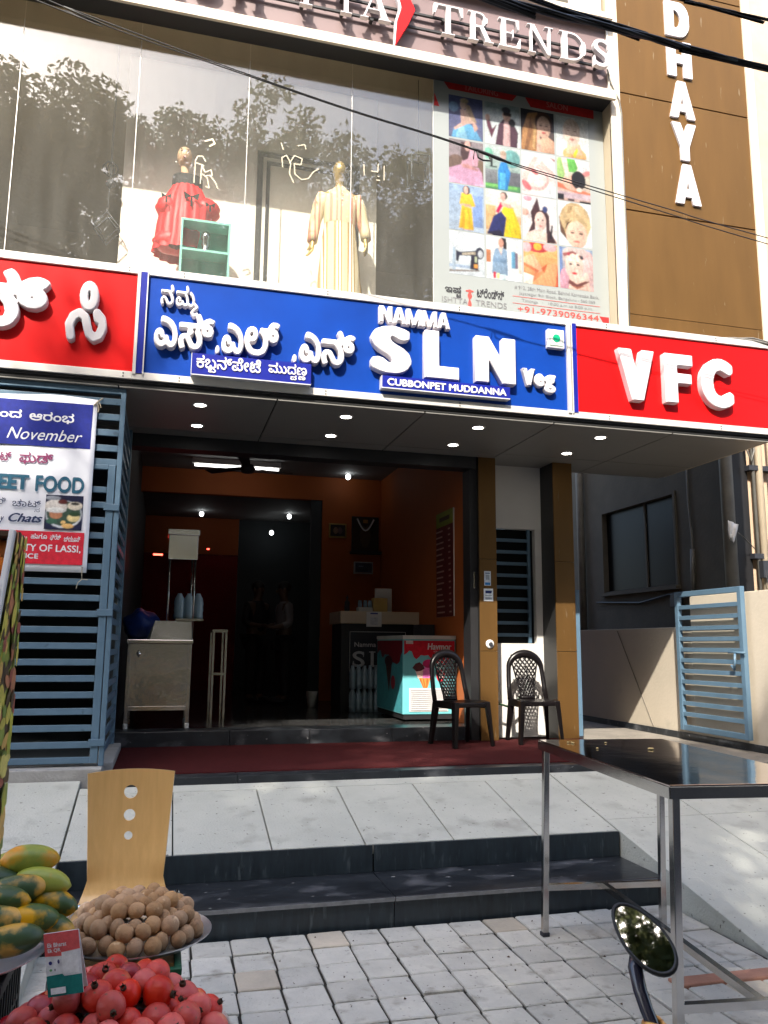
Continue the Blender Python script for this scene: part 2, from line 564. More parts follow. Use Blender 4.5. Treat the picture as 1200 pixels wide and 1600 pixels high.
# ------------------------------------------------------------------ materials
M = {}
M['asphalt'] = mat('asphalt', (0.06, 0.06, 0.062), (0.035, 0.035, 0.037), 30, 0.9, bump=0.4, bscale=180)
M['earth'] = mat('earth', (0.11, 0.095, 0.06), (0.06, 0.06, 0.035), 3, 0.95, bump=0.4, bscale=20)
M['passage'] = mat('passage', (0.24, 0.215, 0.18), (0.15, 0.135, 0.115), 3.5, 0.9, bump=0.4, bscale=40, spots=((0.08, 0.07, 0.055), 14, 0.62, 0.1))
M['joint_sand'] = mat('joint_sand', (0.035, 0.033, 0.026), (0.018, 0.017, 0.013), 40, 0.95, bump=0.5, bscale=200)
M['paver'] = mat('paver', (0.58, 0.565, 0.50), (0.40, 0.395, 0.355), 7, 0.85, bump=0.35, bscale=60, rnd=0.11, spots=((0.30, 0.28, 0.235), 9, 0.58, 0.16), spots2=((0.15, 0.14, 0.12), 45, 0.66, 0.06), contrast=0.8)
M['paver_tan'] = mat('paver_tan', (0.53, 0.465, 0.365), (0.41, 0.37, 0.30), 7, 0.85, bump=0.25, bscale=60, rnd=0.1)
M['paver_red'] = mat('paver_red', (0.42, 0.20, 0.13), (0.32, 0.16, 0.11), 7, 0.85, bump=0.25, bscale=60, rnd=0.1)
M['slab'] = mat('slab', (0.50, 0.51, 0.455), (0.365, 0.375, 0.335), 2.2, 0.85, bump=0.3, bscale=70, spots=((0.30, 0.30, 0.265), 4.5, 0.57, 0.2), spots2=((0.16, 0.155, 0.135), 38, 0.66, 0.05), contrast=0.8)
M['concrete'] = mat('concrete', (0.36, 0.35, 0.335), (0.25, 0.25, 0.24), 5, 0.9, bump=0.3, bscale=40, contrast=0.9)
M['plinth'] = mat('plinth', (0.38, 0.38, 0.37), (0.20, 0.20, 0.19), 9, 0.85, bump=0.3, bscale=60, contrast=0.9)
M['granite'] = mat('granite', (0.023, 0.028, 0.034), (0.008, 0.010, 0.013), 9, 0.34, rvar=0.14, stretch=(0.6, 1, 1), spots=((0.10, 0.105, 0.115), 6, 0.56, 0.16), spots2=((0.30, 0.30, 0.30), 26, 0.68, 0.05), bump=0.06, bscale=30)
M['granite_riser'] = mat('granite_riser', (0.022, 0.034, 0.044), (0.010, 0.016, 0.022), 9, 0.4, rvar=0.12, stretch=(3, 3, 0.6), spots=((0.07, 0.09, 0.10), 10, 0.60, 0.16))
M['nosing'] = mat('nosing', (0.20, 0.21, 0.22), (0.12, 0.125, 0.13), 20, 0.5)
M['carpet'] = mat('carpet', (0.070, 0.013, 0.014), (0.048, 0.009, 0.010), 30, 1.0, bump=0.7, bscale=300, spec=0.1)
M['soffit'] = mat('soffit', (0.19, 0.184, 0.172), (0.175, 0.17, 0.158), 3, 0.42, spec=0.4)
M['seam'] = mat('seam', (0.01, 0.01, 0.01), None, 5, 0.8)
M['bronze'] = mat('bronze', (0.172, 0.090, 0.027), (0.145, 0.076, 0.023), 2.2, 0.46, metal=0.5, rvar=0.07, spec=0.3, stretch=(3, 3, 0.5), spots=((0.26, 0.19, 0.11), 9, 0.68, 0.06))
M['bronze_shaded'] = mat('bronze_shaded', (0.150, 0.078, 0.023), (0.125, 0.066, 0.020), 2.2, 0.46, metal=0.5, rvar=0.07, spec=0.3, stretch=(3, 3, 0.5), spots=((0.20, 0.14, 0.08), 9, 0.68, 0.06))  # darker copy of bronze for the pillars, soffit shade put into the colour
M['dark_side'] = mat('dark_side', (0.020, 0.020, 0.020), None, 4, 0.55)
M['cream'] = mat('cream', (0.66, 0.58, 0.47), (0.60, 0.53, 0.42), 3, 0.6)
M['cream_wall'] = mat('cream_wall', (0.52, 0.45, 0.36), (0.44, 0.39, 0.31), 2.2, 0.85, bump=0.12, bscale=30, contrast=0.8, spots=((0.36, 0.32, 0.26), 3, 0.62, 0.2))
M['beige'] = mat('beige', (0.42, 0.36, 0.26), (0.39, 0.33, 0.24), 4, 0.6)
M['mauve'] = mat('mauve', (0.185, 0.13, 0.132), (0.17, 0.12, 0.122), 2.5, 0.5)
M['black_paint'] = mat('black_paint', (0.012, 0.012, 0.014), None, 5, 0.55)
M['white_wall'] = mat('white_wall', (0.88, 0.84, 0.75), (0.84, 0.80, 0.71), 2, 0.8)
M['white_panel'] = mat('white_panel', (0.62, 0.60, 0.57), (0.57, 0.55, 0.52), 2, 0.6)
M['frame_white'] = mat('frame_white', (0.66, 0.64, 0.60), (0.60, 0.58, 0.55), 6, 0.35, metal=0.25)
M['sign_blue'] = mat('sign_blue', (0.004, 0.046, 0.30), (0.004, 0.034, 0.22), 1.6, 0.35, spec=0.2)
M['sign_red'] = mat('sign_red', (0.60, 0.006, 0.007), (0.46, 0.005, 0.006), 1.6, 0.35, spec=0.2)
M['deep_blue'] = mat('deep_blue', (0.010, 0.018, 0.24), None, 4, 0.3, coat=0.3)
M['letter_white'] = mat('letter_white', (0.62, 0.59, 0.61), (0.53, 0.505, 0.52), 4, 0.5)
M['letter_side'] = mat('letter_side', (0.55, 0.55, 0.58), None, 6, 0.5)
M['gate_blue'] = mat('gate_blue', (0.095, 0.165, 0.235), (0.075, 0.135, 0.195), 7, 0.42, rvar=0.1, spots=((0.05, 0.09, 0.13), 15, 0.68, 0.08))
M['steel'] = mat('steel', (0.62, 0.60, 0.57), (0.52, 0.50, 0.48), 4, 0.16, metal=1.0, rvar=0.06, bump=0.06, bscale=4)
M['steel_dull'] = mat('steel_dull', (0.48, 0.46, 0.43), (0.40, 0.385, 0.36), 3, 0.22, metal=1.0, rvar=0.06, bump=0.8, bscale=2.6)
M['steel_top'] = mat('steel_top', (0.62, 0.54, 0.55), (0.52, 0.45, 0.46), 5, 0.07, metal=1.0, rvar=0.03, bump=0.10, bscale=2.2)
M['chrome'] = mat('chrome', (0.75, 0.75, 0.75), None, 5, 0.08, metal=1.0)
M['aluminium'] = mat('aluminium', (0.66, 0.67, 0.69), (0.58, 0.59, 0.61), 12, 0.3, metal=0.85, rvar=0.08, bump=0.04, bscale=30)
M['plastic_black'] = mat('plastic_black', (0.006, 0.0045, 0.005), (0.004, 0.003, 0.0035), 10, 0.28, spec=0.3)
M['plastic_green'] = mat('plastic_green', (0.012, 0.10, 0.045), (0.009, 0.075, 0.034), 8, 0.4)
M['plastic_crate_black'] = mat('plastic_crate_black', (0.014, 0.016, 0.017), None, 8, 0.5)
M['plywood'] = mat('plywood', (0.80, 0.50, 0.20), (0.66, 0.39, 0.135), 5, 0.33, stretch=(9, 9, 0.8), coat=0.35, bump=0.03, bscale=20, contrast=0.8)
M['sapota'] = mat('sapota', (0.52, 0.32, 0.165), (0.31, 0.175, 0.085), 22, 0.8, bump=0.22, bscale=160, rnd=0.2, spots2=((0.60, 0.42, 0.25), 34, 0.62, 0.08), spots=((0.24, 0.14, 0.075), 20, 0.60, 0.12), contrast=0.9)
M['pomegranate'] = mat('pomegranate', (0.72, 0.10, 0.068), (0.50, 0.036, 0.036), 18, 0.46, rnd=0.22, spots=((0.68, 0.30, 0.14), 13, 0.56, 0.14), spots2=((0.20, 0.10, 0.05), 55, 0.66, 0.06), bump=0.14, bscale=60, contrast=0.9)
M['pomegranate_deep'] = mat('pomegranate_deep', (0.40, 0.018, 0.024), (0.22, 0.008, 0.014), 14, 0.38, rnd=0.15, bump=0.06, bscale=50)
M['stem_brown'] = mat('stem_brown', (0.09, 0.055, 0.03), (0.05, 0.03, 0.018), 40, 0.9)
M['papaya'] = mat('papaya', (0.075, 0.13, 0.036), (0.035, 0.07, 0.020), 9, 0.42, rnd=0.2, spots=((0.70, 0.36, 0.03), 9, 0.50, 0.12), bump=0.05, bscale=30, stretch=(1, 1, 1))
M['papaya_ripe'] = mat('papaya_ripe', (0.36, 0.36, 0.06), (0.20, 0.26, 0.05), 8, 0.42, rnd=0.15, spots=((0.62, 0.26, 0.02), 7, 0.52, 0.16), bump=0.05, bscale=30)
M['custard_apple'] = mat('custard_apple', (0.30, 0.36, 0.15), (0.17, 0.23, 0.08), 18, 0.75, bump=0.3, bscale=60)
M['orange_fruit'] = mat('orange_fruit', (0.72, 0.23, 0.012), (0.62, 0.16, 0.008), 12, 0.45, rnd=0.15, bump=0.12, bscale=140)
M['paper'] = mat('paper', (0.72, 0.72, 0.72), (0.68, 0.68, 0.68), 10, 0.6)
M['black_rubber'] = mat('black_rubber', (0.010, 0.010, 0.011), None, 10, 0.5)
M['cable'] = mat('cable', (0.010, 0.010, 0.011), None, 10, 0.45)
M['print'] = print_mat('print_satin', 0.5)
M['print_poster'] = print_mat('print_poster', 0.45, 0.3, 0.50)
M['banner_cloth'] = mat('banner_cloth', (0.78, 0.80, 0.86), (0.73, 0.75, 0.81), 3, 0.45, bump=0.1, bscale=6)
M['orange_wall'] = mat('orange_wall', (0.42, 0.098, 0.013), (0.37, 0.085, 0.011), 2, 0.7)
M['ceiling'] = mat('ceiling', (0.22, 0.22, 0.22), None, 2, 0.8)
M['dark_wall'] = mat('dark_wall', (0.045, 0.055, 0.06), (0.035, 0.045, 0.05), 3, 0.7)
M['red_tinsel'] = mat('red_tinsel', (0.30, 0.01, 0.012), (0.05, 0.004, 0.004), 60, 0.25, metal=0.6, bump=0.6, bscale=90)
M['floor_tile'] = mat('floor_tile', (0.05, 0.05, 0.05), (0.03, 0.03, 0.03), 6, 0.18, rvar=0.08)
M['grey_wall'] = mat('grey_wall', (0.10, 0.09, 0.07), (0.062, 0.056, 0.044), 2.5, 0.85, bump=0.15, bscale=25, contrast=0.8)
M['dark_glass'] = mat('dark_glass', (0.006, 0.007, 0.008), None, 4, 0.3, spec=0.1)
M['pvc'] = mat('pvc', (0.16, 0.155, 0.14), (0.11, 0.107, 0.098), 6, 0.5)
M['pvc_cream'] = mat('pvc_cream', (0.55, 0.46, 0.34), (0.47, 0.39, 0.29), 6, 0.5)
M['peach_wall'] = mat('peach_wall', (0.52, 0.39, 0.28), (0.45, 0.33, 0.23), 2.5, 0.85, bump=0.1, bscale=20)
M['bark'] = mat('bark', (0.10, 0.075, 0.05), (0.055, 0.042, 0.03), 12, 0.95, bump=0.6, bscale=25, stretch=(1, 1, 0.3))
M['leaf'] = mat('leaf', (0.085, 0.105, 0.035), (0.045, 0.062, 0.020), 2.5, 0.55, rnd=0.12)
_nt = M['leaf'].node_tree                      # leaves let part of the light through
_tl = _nt.nodes.new('ShaderNodeBsdfTranslucent'); _tl.inputs['Color'].default_value = (0.15, 0.16, 0.065, 1)
_mx = _nt.nodes.new('ShaderNodeMixShader'); _mx.inputs[0].default_value = 0.5
_nt.links.new(_nt.nodes['Principled BSDF'].outputs[0], _mx.inputs[1]); _nt.links.new(_tl.outputs[0], _mx.inputs[2])
_nt.links.new(_mx.outputs[0], _nt.nodes['Material Output'].inputs['Surface'])
M['gold'] = mat('gold', (0.52, 0.36, 0.12), (0.46, 0.31, 0.10), 6, 0.38, metal=0.55)
M['skin_plaster'] = mat('skin_plaster', (0.68, 0.44, 0.28), None, 8, 0.45)
M['skin'] = mat('skin', (0.20, 0.105, 0.06), None, 8, 0.5)
M['hair'] = mat('hair', (0.01, 0.009, 0.008), None, 30, 0.5)
M['teal'] = mat('teal', (0.05, 0.42, 0.35), (0.04, 0.37, 0.31), 5, 0.5)
M['teal_edge'] = mat('teal_edge', (0.25, 0.62, 0.52), None, 5, 0.5)
M['red_satin'] = mat('red_satin', (0.82, 0.016, 0.022), (0.62, 0.008, 0.014), 9, 0.5, bump=0.3, bscale=14, stretch=(1, 1, 0.25))
M['black_lace'] = mat('black_lace', (0.02, 0.018, 0.02), (0.006, 0.005, 0.006), 40, 0.6, bump=0.5, bscale=90)
M['white_plastic'] = mat('white_plastic', (0.70, 0.69, 0.66), None, 5, 0.35)
M['twine'] = mat('twine', (0.42, 0.36, 0.26), None, 60, 0.9)
M['lamp'] = mat('lamp', (0.9, 0.9, 0.9), None, 5, 0.5, emit=(1.0, 0.96, 0.9), estr=9.0)
M['lamp_white'] = mat('lamp_white', (0.9, 0.9, 0.9), None, 5, 0.5, emit=(1.0, 1.0, 0.97), estr=1.6)
M['bulb'] = mat('bulb', (0.9, 0.9, 0.9), None, 5, 0.5, emit=(0.95, 1.0, 1.0), estr=3.0)
M['red_led'] = mat('red_led', (0.5, 0.02, 0.02), None, 5, 0.5, emit=(1.0, 0.05, 0.03), estr=4.0)
M['tarp_blue'] = mat('tarp_blue', (0.010, 0.045, 0.28), (0.007, 0.03, 0.2), 6, 0.4, bump=0.4, bscale=8)
M['bottle'] = mat('bottle', (0.35, 0.45, 0.52), (0.25, 0.36, 0.45), 8, 0.15, spec=0.6)
M['gold_line'] = mat('gold_line', (0.50, 0.45, 0.34), None, 8, 0.4, metal=0.3)
M['charcoal'] = mat('charcoal', (0.022, 0.024, 0.032), None, 8, 0.6)

def glass_mat(name, refl, dust, tint):
    m = bpy.data.materials.new(name); m.use_nodes = True
    nt = m.node_tree; N, L = nt.nodes, nt.links
    N.remove(N['Principled BSDF'])
    out = N['Material Output']
    tr = N.new('ShaderNodeBsdfTransparent'); tr.inputs[0].default_value = (*tint, 1)
    gl = N.new('ShaderNodeBsdfGlossy'); gl.inputs['Roughness'].default_value = 0.004; gl.inputs['Color'].default_value = (0.95, 0.97, 1, 1)
    lw_ = N.new('ShaderNodeLayerWeight'); lw_.inputs['Blend'].default_value = 0.5; fr = N.new('ShaderNodeMath'); fr.operation = 'POWER'; fr.inputs[1].default_value = 5.0; L.new(lw_.outputs['Facing'], fr.inputs[0])
    ad = N.new('ShaderNodeMath'); ad.operation = 'MULTIPLY_ADD'; ad.inputs[1].default_value = 0.9; ad.inputs[2].default_value = refl; ad.use_clamp = True
    L.new(fr.outputs[0], ad.inputs[0])
    mx = N.new('ShaderNodeMixShader')
    L.new(ad.outputs[0], mx.inputs[0]); L.new(tr.outputs[0], mx.inputs[1]); L.new(gl.outputs[0], mx.inputs[2])
    df = N.new('ShaderNodeBsdfDiffuse'); df.inputs['Color'].default_value = (0.50, 0.49, 0.45, 1)
    tc = N.new('ShaderNodeTexCoord'); mp = N.new('ShaderNodeMapping'); mp.inputs['Scale'].default_value = (4, 1, 0.6)
    no = N.new('ShaderNodeTexNoise'); no.inputs['Scale'].default_value = 2.2; no.inputs['Detail'].default_value = 7
    L.new(tc.outputs['Object'], mp.inputs[0]); L.new(mp.outputs[0], no.inputs['Vector'])
    mr = N.new('ShaderNodeMapRange'); mr.inputs['From Min'].default_value = 0.35; mr.inputs['From Max'].default_value = 0.75
    mr.inputs['To Min'].default_value = dust*0.75; mr.inputs['To Max'].default_value = dust*1.3
    L.new(no.outputs['Fac'], mr.inputs['Value'])
    m2 = N.new('ShaderNodeMixShader')
    L.new(mr.outputs[0], m2.inputs[0]); L.new(mx.outputs[0], m2.inputs[1]); L.new(df.outputs[0], m2.inputs[2])
    L.new(m2.outputs[0], out.inputs['Surface'])
    return m
M['glass'] = glass_mat('shop_glass', 0.060, 0.062, (0.97, 0.98, 0.97))

# ------------------------------------------------------------------ the setting: ground, road, pavement
tag(MB().box(-150, 150, -150, 150, -0.6, -0.40).build('ground', M['earth']), kind='structure')
tag(MB().box(-60, 60, -6.5, 1.0, -0.45, -0.16).build('road', M['asphalt']), kind='structure')
tag(MB().box(-60, 60, -22, -6.5, -0.45, -0.02).build('far_pavement', M['earth']), kind='structure')
kerb = tag(MB().box(-60, 60, 1.0, 1.16, -0.35, 0.0).build('kerb', M['concrete'], bevel=0.015), kind='structure')
pav = tag(MB().box(-12, 14, 1.165, 4.56, -0.3, -0.014).build('pavement', M['joint_sand']), kind='structure')

PV = []
for k in range(5):
    mb = MB(); rr = random.Random(k)
    g = 0.0062
    j = lambda: rr.uniform(-0.0035, 0.0035)
    x0, x1, y0, y1 = -0.0985+g, 0.0985-g, -0.1065+g, 0.1065-g
    c = 0.005
    oct_ = [(x0+c+j(), y0+j()), (x1-c+j(), y0+j()), (x1+j(), y0+c), (x1+j(), y1-c), (x1-c, y1+j()), (x0+c, y1+j()), (x0+j(), y1-c), (x0+j(), y0+c)]
    s = 0.005
    mb.loft([[(p[0], p[1], -0.03) for p in oct_], [(p[0], p[1], -s) for p in oct_], [(p[0]*(1-s/0.09), p[1]*(1-s/0.1), 0.0) for p in oct_]])
    me = mb.mesh('paver'); PV.append(me)
rp = random.Random(3)
count = 0
for i in range(-9, 25):
    for jy in range(0, 10):
        x = 0.50+0.1968*i; y = 4.41-0.2145*jy
        if y > 3.6 and (x > 2.95 or x < -0.6): continue
        if jy > 6 and (x < -0.3): continue
        if count >= 296: continue
        red = 3.42 < y < 3.60 and 2.15 < x < 3.6
        o = bpy.data.objects.new('paver', PV[rp.randrange(5)])
        if not o.data.materials: o.data.materials.append(M['paver'])
        col.objects.link(o); o.parent = pav
        o.location = (x-0.004*(4.4-y)*8, y+0.002*x, rp.uniform(-0.0035, 0.0035))
        o.rotation_euler = (rp.uniform(-0.008, 0.008), rp.uniform(-0.008, 0.008), rp.uniform(-0.006, 0.006)+rp.choice((0, math.pi)))
        q = rp.random()
        if q < 0.05:
            o.material_slots[0].link = 'OBJECT'; o.material_slots[0].material = M['paver_tan']
        count += 1
# the rest of the pavement, towards the kerb and out of the picture's sides
mb = MB()
for i in range(-42, 62):
    for jy in range(0, 16):
        x = 0.50+0.1968*i; y = 4.41-0.2145*jy
        if y < 1.3: continue
        inner = -9 <= i < 25 and jy < 10
        if y > 3.6 and (x > 2.95 or x < -0.6): continue
        if inner and not (jy > 6 and x < -0.3): continue
        mb.box(x-0.092, x+0.092, y-0.1, y+0.1, -0.03, rp.uniform(-0.004, 0.003))
tag(mb.build('far_pavers', M['paver'], pav), kind='stuff')
# red brick course on the pavement at the right
for k in range(5):
    o = MB().box(2.30+0.30*k, 2.59+0.30*k, 3.445, 3.535, -0.02, 0.012).build('brick', M['paver_red'], pav, bevel=0.006)
# little things lying in the joints and on the stones
mb = MB()
for k in range(70):
    x, y = rp.uniform(0.3, 3.4), rp.uniform(2.7, 4.5)
    if y > 3.6 and x > 2.8: continue
    a = rp.uniform(0, 6.28); s = rp.uniform(0.003, 0.010)
    mb.add([(x+s*math.cos(a), y+s*math.sin(a), 0.006), (x-s*0.5*math.sin(a), y+s*0.5*math.cos(a), 0.012), (x-s*math.cos(a), y-s*math.sin(a), 0.006), (x+s*0.5*math.sin(a), y-s*0.5*math.cos(a), 0.005)], [(0, 1, 2, 3)])
tag(mb.build('litter', M['stem_brown']), 'dry leaf bits scattered over the paving', 'litter', kind='stuff')

# ------------------------------------------------------------------ ramp and steps
def rz(y): return 0.31+0.2145*(y-5.045)
ramp = tag(MB().hexa([(-0.50, 5.06, -0.2), (2.96, 5.06, -0.2), (2.96, 6.06, -0.2), (-0.5, 6.06, -0.2)],
    [(-0.50, 5.06, rz(5.06)-0.055), (2.96, 5.06, rz(5.06)-0.055), (2.96, 6.06, rz(6.06)-0.055), (-0.5, 6.06, rz(6.06)-0.055)]).build('ramp', M['joint_sand']), kind='structure')
def slab(x0, x1, y0, y1, solid=False, name='slab', m='slab'):
    zb = (lambda y: -0.2) if solid else (lambda y: rz(y)-0.06)
    b = [(x0, y0, zb(y0)), (x1, y0, zb(y0)), (x1, y1, zb(y1)), (x0, y1, zb(y1))]
    t = [(x0, y0, rz(y0)), (x1, y0, rz(y0)), (x1, y1, rz(y1)), (x0, y1, rz(y1))]
    return MB().hexa(b, t).build(name, M[m], ramp, bevel=0.004)
js = [-0.50, 0.11, 0.677, 1.244, 1.81, 2.38, 2.955]
for a, b in zip(js[:-1], js[1:]): slab(a+0.004, b-0.004, 5.038, 5.93)
slab(-0.496, 2.951, 5.938, 6.05)
for a, b in ((2.963, 3.72), (3.728, 4.50), (4.508, 5.39)):
    slab(a, b, 3.60, 5.2, True); slab(a, b, 5.206, 6.05, True)
for a, b in ((-2.4, -1.47), (-1.462, -0.508)):
    slab(a, b, 3.60, 5.2, True); slab(a, b, 5.206, 6.19, True)
steps = tag(MB().box(-0.49, 2.95, 4.565, 5.055, -0.2, 0.10).build('steps', M['concrete']), kind='structure')
for a, b in ((-0.5, 1.285), (1.289, 2.955)):
    MB().box(a, b, 4.545, 4.565, -0.05, 0.122).build('riser', M['granite_riser'], steps, bevel=0.002)
    t = MB().box(a, b, 4.527, 5.045, 0.124, 0.150).build('tread', M['granite'], steps, bevel=0.004)
    MB().box(a, b, 4.5225, 4.5265, 0.126, 0.147).build('nosing', M['nosing'], t)
    MB().box(a+0.004, b-0.002, 5.018, 5.0365, 0.1505, 0.3045).build('riser', M['granite_riser'], steps, bevel=0.002)
# threshold in front of the carpet
for a, b in ((-0.31, 0.55), (0.553, 1.75), (1.753, 2.95), (2.953, 4.15)):
    MB().box(a, b, 6.052, 6.20, 0.30, 0.578).build('threshold_slab', M['granite'], steps, bevel=0.004)
# ------------------------------------------------------------------ trees across the street (they shade the pavement and show in the glass)
def leaf_mesh(name, seed, rx, rz_, n_cl, per):
    r = np.random.default_rng(seed)
    V = []; Fc = 0
    d = r.normal(size=(n_cl, 3)); d /= np.linalg.norm(d, axis=1)[:, None]
    rad = r.uniform(0.30, 1.0, n_cl)**0.55
    ctr = d*rad[:, None]*np.array([rx, rx, rz_])
    ctr *= (1+0.16*np.sin(ctr[:, :1]*1.7+seed)*np.cos(ctr[:, 2:3]*1.3+2*seed))
    dd = r.normal(size=(n_cl*per, 3)); dd /= np.linalg.norm(dd, axis=1)[:, None]
    cl = np.repeat(ctr, per, 0)+dd*(r.uniform(0, 1, n_cl*per)**0.5)[:, None]*np.array([0.62, 0.62, 0.50])
    n = len(cl)
    a = r.normal(size=(n, 3)); a[:, 2] = a[:, 2]*0.5-0.25; a /= np.linalg.norm(a, axis=1)[:, None]
    b = np.cross(a, r.normal(size=(n, 3))); b /= np.linalg.norm(b, axis=1)[:, None]
    L_ = r.uniform(0.065, 0.12, n)[:, None]; W_ = L_*0.46
    v = np.stack([cl-a*L_, cl+b*W_, cl+a*L_, cl-b*W_], 1).reshape(-1, 3)
    me = bpy.data.meshes.new(name)
    me.vertices.add(n*4); me.vertices.foreach_set('co', v.ravel())
    me.loops.add(n*4); me.loops.foreach_set('vertex_index', np.arange(n*4))
    me.polygons.add(n); me.polygons.foreach_set('loop_start', np.arange(n)*4)
    me.update(calc_edges=True)
    return me
crown_meshes = [leaf_mesh('crown', 1, 4.2, 5.6, 360, 170), leaf_mesh('crown', 5, 4.4, 5.2, 360, 170)]
def trunk_mesh(seed):
    r = random.Random(seed); mb = MB()
    mb.tube([(0, 0, -0.2), (0.1, 0, 2), (0.0, 0.15, 4.5), (-0.1, 0.1, 7), (0, 0, 10)], [0.34, 0.28, 0.24, 0.17, 0.08], 10)
    for k in range(9):
        a = k*2.4; z = 4+k*0.6; l = r.uniform(2.2, 3.6)
        mb.tube([(0, 0.1, z), (math.cos(a)*l*0.5, math.sin(a)*l*0.5, z+l*0.45), (math.cos(a)*l, math.sin(a)*l, z+l*0.8)], [0.12, 0.07, 0.03], 6)
    return mb.mesh('trunk')
trunk_meshes = [trunk_mesh(2), trunk_mesh(9)]
TREES = [(-16.5, -8.5, 18.6, 1.05), (-10.4, -8.0, 19.3, 1.10), (-6.6, -8.3, 16.8, 1.0), (-2.6, -8.0, 16.2, 1.0), (1.6, -8.4, 16.6, 1.0), (6.0, -8.1, 15.3, 0.95), (10.4, -8.4, 15.6, 1.0), (15.0, -8.6, 16.0, 1.0)]
side = ['left end', 'second from the left', 'third from the left', 'fourth from the left', 'fifth from the left', 'third from the right', 'second from the right', 'right end']
for k, (x, y, top, s) in enumerate(TREES):
    t = thing('street_tree', 'leafy street tree mirrored in the shop glass, %s of the row' % side[k], 'tree', (x, y, -0.02), 'street trees across the road')
    tr = obj('trunk', trunk_meshes[k % 2], M['bark'], t, smooth=True); tr.scale = (1, 1, (top-3)/14)
    cr = obj('crown', crown_meshes[k % 2], M['leaf'], t)
    cr.location = (0, 0, top+0.5-5.6*s*1.08+0.02); cr.rotation_euler = (0, 0, k*1.3); cr.scale = (s, s, s)

for k in range(9):  # unseen low trees added to block light coming in under the soffit
    t = thing('added_low_tree', 'unseen low bushy tree added behind the street trees, %s from the left' % ['first', 'second', 'third', 'fourth', 'fifth', 'sixth', 'seventh', 'eighth', 'ninth'][k], 'tree', (-17+4.3*k+(k % 3)*0.7, -12.0-(k % 2)*1.2, -0.02), 'low bushy trees added across the road')
    tr = obj('trunk', trunk_meshes[k % 2], M['bark'], t, smooth=True); tr.scale = (0.7, 0.7, 0.5)
    cr = obj('crown', crown_meshes[(k+1) % 2], M['leaf'], t); cr.location = (0, 0, 4.2); cr.rotation_euler = (0, 0, 2.1*k); cr.scale = (0.85, 0.8, 0.78)

# ------------------------------------------------------------------ the shop building
bld = thing('shop_building', 'two storey shop building with signboard, tall display glass and open ground floor', 'building', (1.5, 7.6, 0.0))
def B(name, m, *boxes, parent=None, bevel=0.0):
    mb = MB()
    for b in boxes: mb.box(*b)
    return mb.build(name, M[m], parent or bld, bevel=bevel)
# ground floor slab, carpet bay and passage
B('floor_base', 'concrete', (-2.6, 4.18, 6.201, 7.755, -0.2, 0.570))
fl = B('shop_floor', 'floor_tile', (-0.42, 3.2, 7.785, 15.0, -0.2, 0.712))
for a, b in ((-0.40, 0.62), (0.623, 1.36), (1.363, 2.16), (2.163, 3.03)):
    B('granite_step', 'granite', (a, b, 7.755, 8.05, 0.50, 0.716), bevel=0.004)
# soffit with its panels
sof = B('soffit', 'seam', (-2.6, 5.42, 6.27, 8.06, 3.436, 3.50))
xs = [-2.58, -0.43, 0.78, 2.017, 3.20, 4.385, 5.42]
for a, b in zip(xs[:-1], xs[1:]):
    for y0, y1 in ((6.275, 7.448), (7.460, 8.055)):
        if y0 > 7 and b < 3.3: continue
        B('soffit_panel', 'soffit', (a+0.006, b-0.006, y0, y1, 3.422, 3.436), parent=sof)
for a, b in zip(xs[:-1], xs[1:]):
    if b < 3.3: B('soffit_panel', 'soffit', (a+0.006, b-0.006, 7.460, 7.66, 3.422, 3.436), parent=sof)
B('door_head', 'black_paint', (-0.43, 3.02, 7.665, 7.86, 3.30, 3.4215))
B('door_jamb', 'black_paint', (2.955, 3.035, 7.70, 7.90, 0.585, 3.2995))
# pillars
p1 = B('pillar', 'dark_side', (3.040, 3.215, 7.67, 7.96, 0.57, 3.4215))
for z0, z1 in ((0.588, 1.448), (1.452, 2.366), (2.370, 3.421)):
    B('cladding_panel', 'bronze_shaded', (3.036, 3.222, 7.648, 7.669, z0, z1), parent=p1, bevel=0.002)
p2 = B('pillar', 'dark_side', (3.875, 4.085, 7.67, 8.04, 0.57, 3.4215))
for z0, z1 in ((0.588, 1.448), (1.452, 2.366), (2.370, 3.421)):
    B('cladding_panel', 'bronze_shaded', (3.872, 4.092, 7.648, 7.669, z0, z1), parent=p2, bevel=0.002)
# recess between the pillars: white panels and a slatted window
B('recess_panel', 'white_panel', (3.2225, 3.874, 7.96, 8.03, 2.74, 3.4215))
B('recess_panel', 'white_panel', (3.2225, 3.874, 7.96, 8.03, 0.58, 1.53))
B('recess_panel', 'white_panel', (3.80, 3.8735, 7.962, 8.03, 1.5305, 2.7395))
lw = B('slatted_window', 'dark_glass', (3.2225, 3.799, 8.03, 8.04, 1.5305, 2.7395))
for k in range(9):
    B('slat', 'gate_blue', (3.225, 3.72, 7.985, 8.005, 1.60+k*0.125, 1.635+k*0.125), parent=lw)
for x in (3.2255, 3.72):
    B('frame_bar', 'gate_blue', (x, x+0.03, 7.98, 8.012, 1.532, 2.738), parent=lw)
# left bay wall behind the gate
B('side_wall', 'dark_wall', (-0.52, -0.41, 7.66, 15.0, 0.57, 3.95))
B('bay_wall', 'dark_wall', (-2.6, -0.525, 9.6, 9.7, 0.57, 3.95))
B('bay_wall', 'dark_wall', (-2.7, -2.601, 6.45, 9.7, 0.57, 3.95))
B('bay_floor_shade', 'dark_wall', (-2.6, -0.525, 6.461, 9.6, 0.571, 0.60))  # dark sheet over the concrete, the bay's shade put into its colour
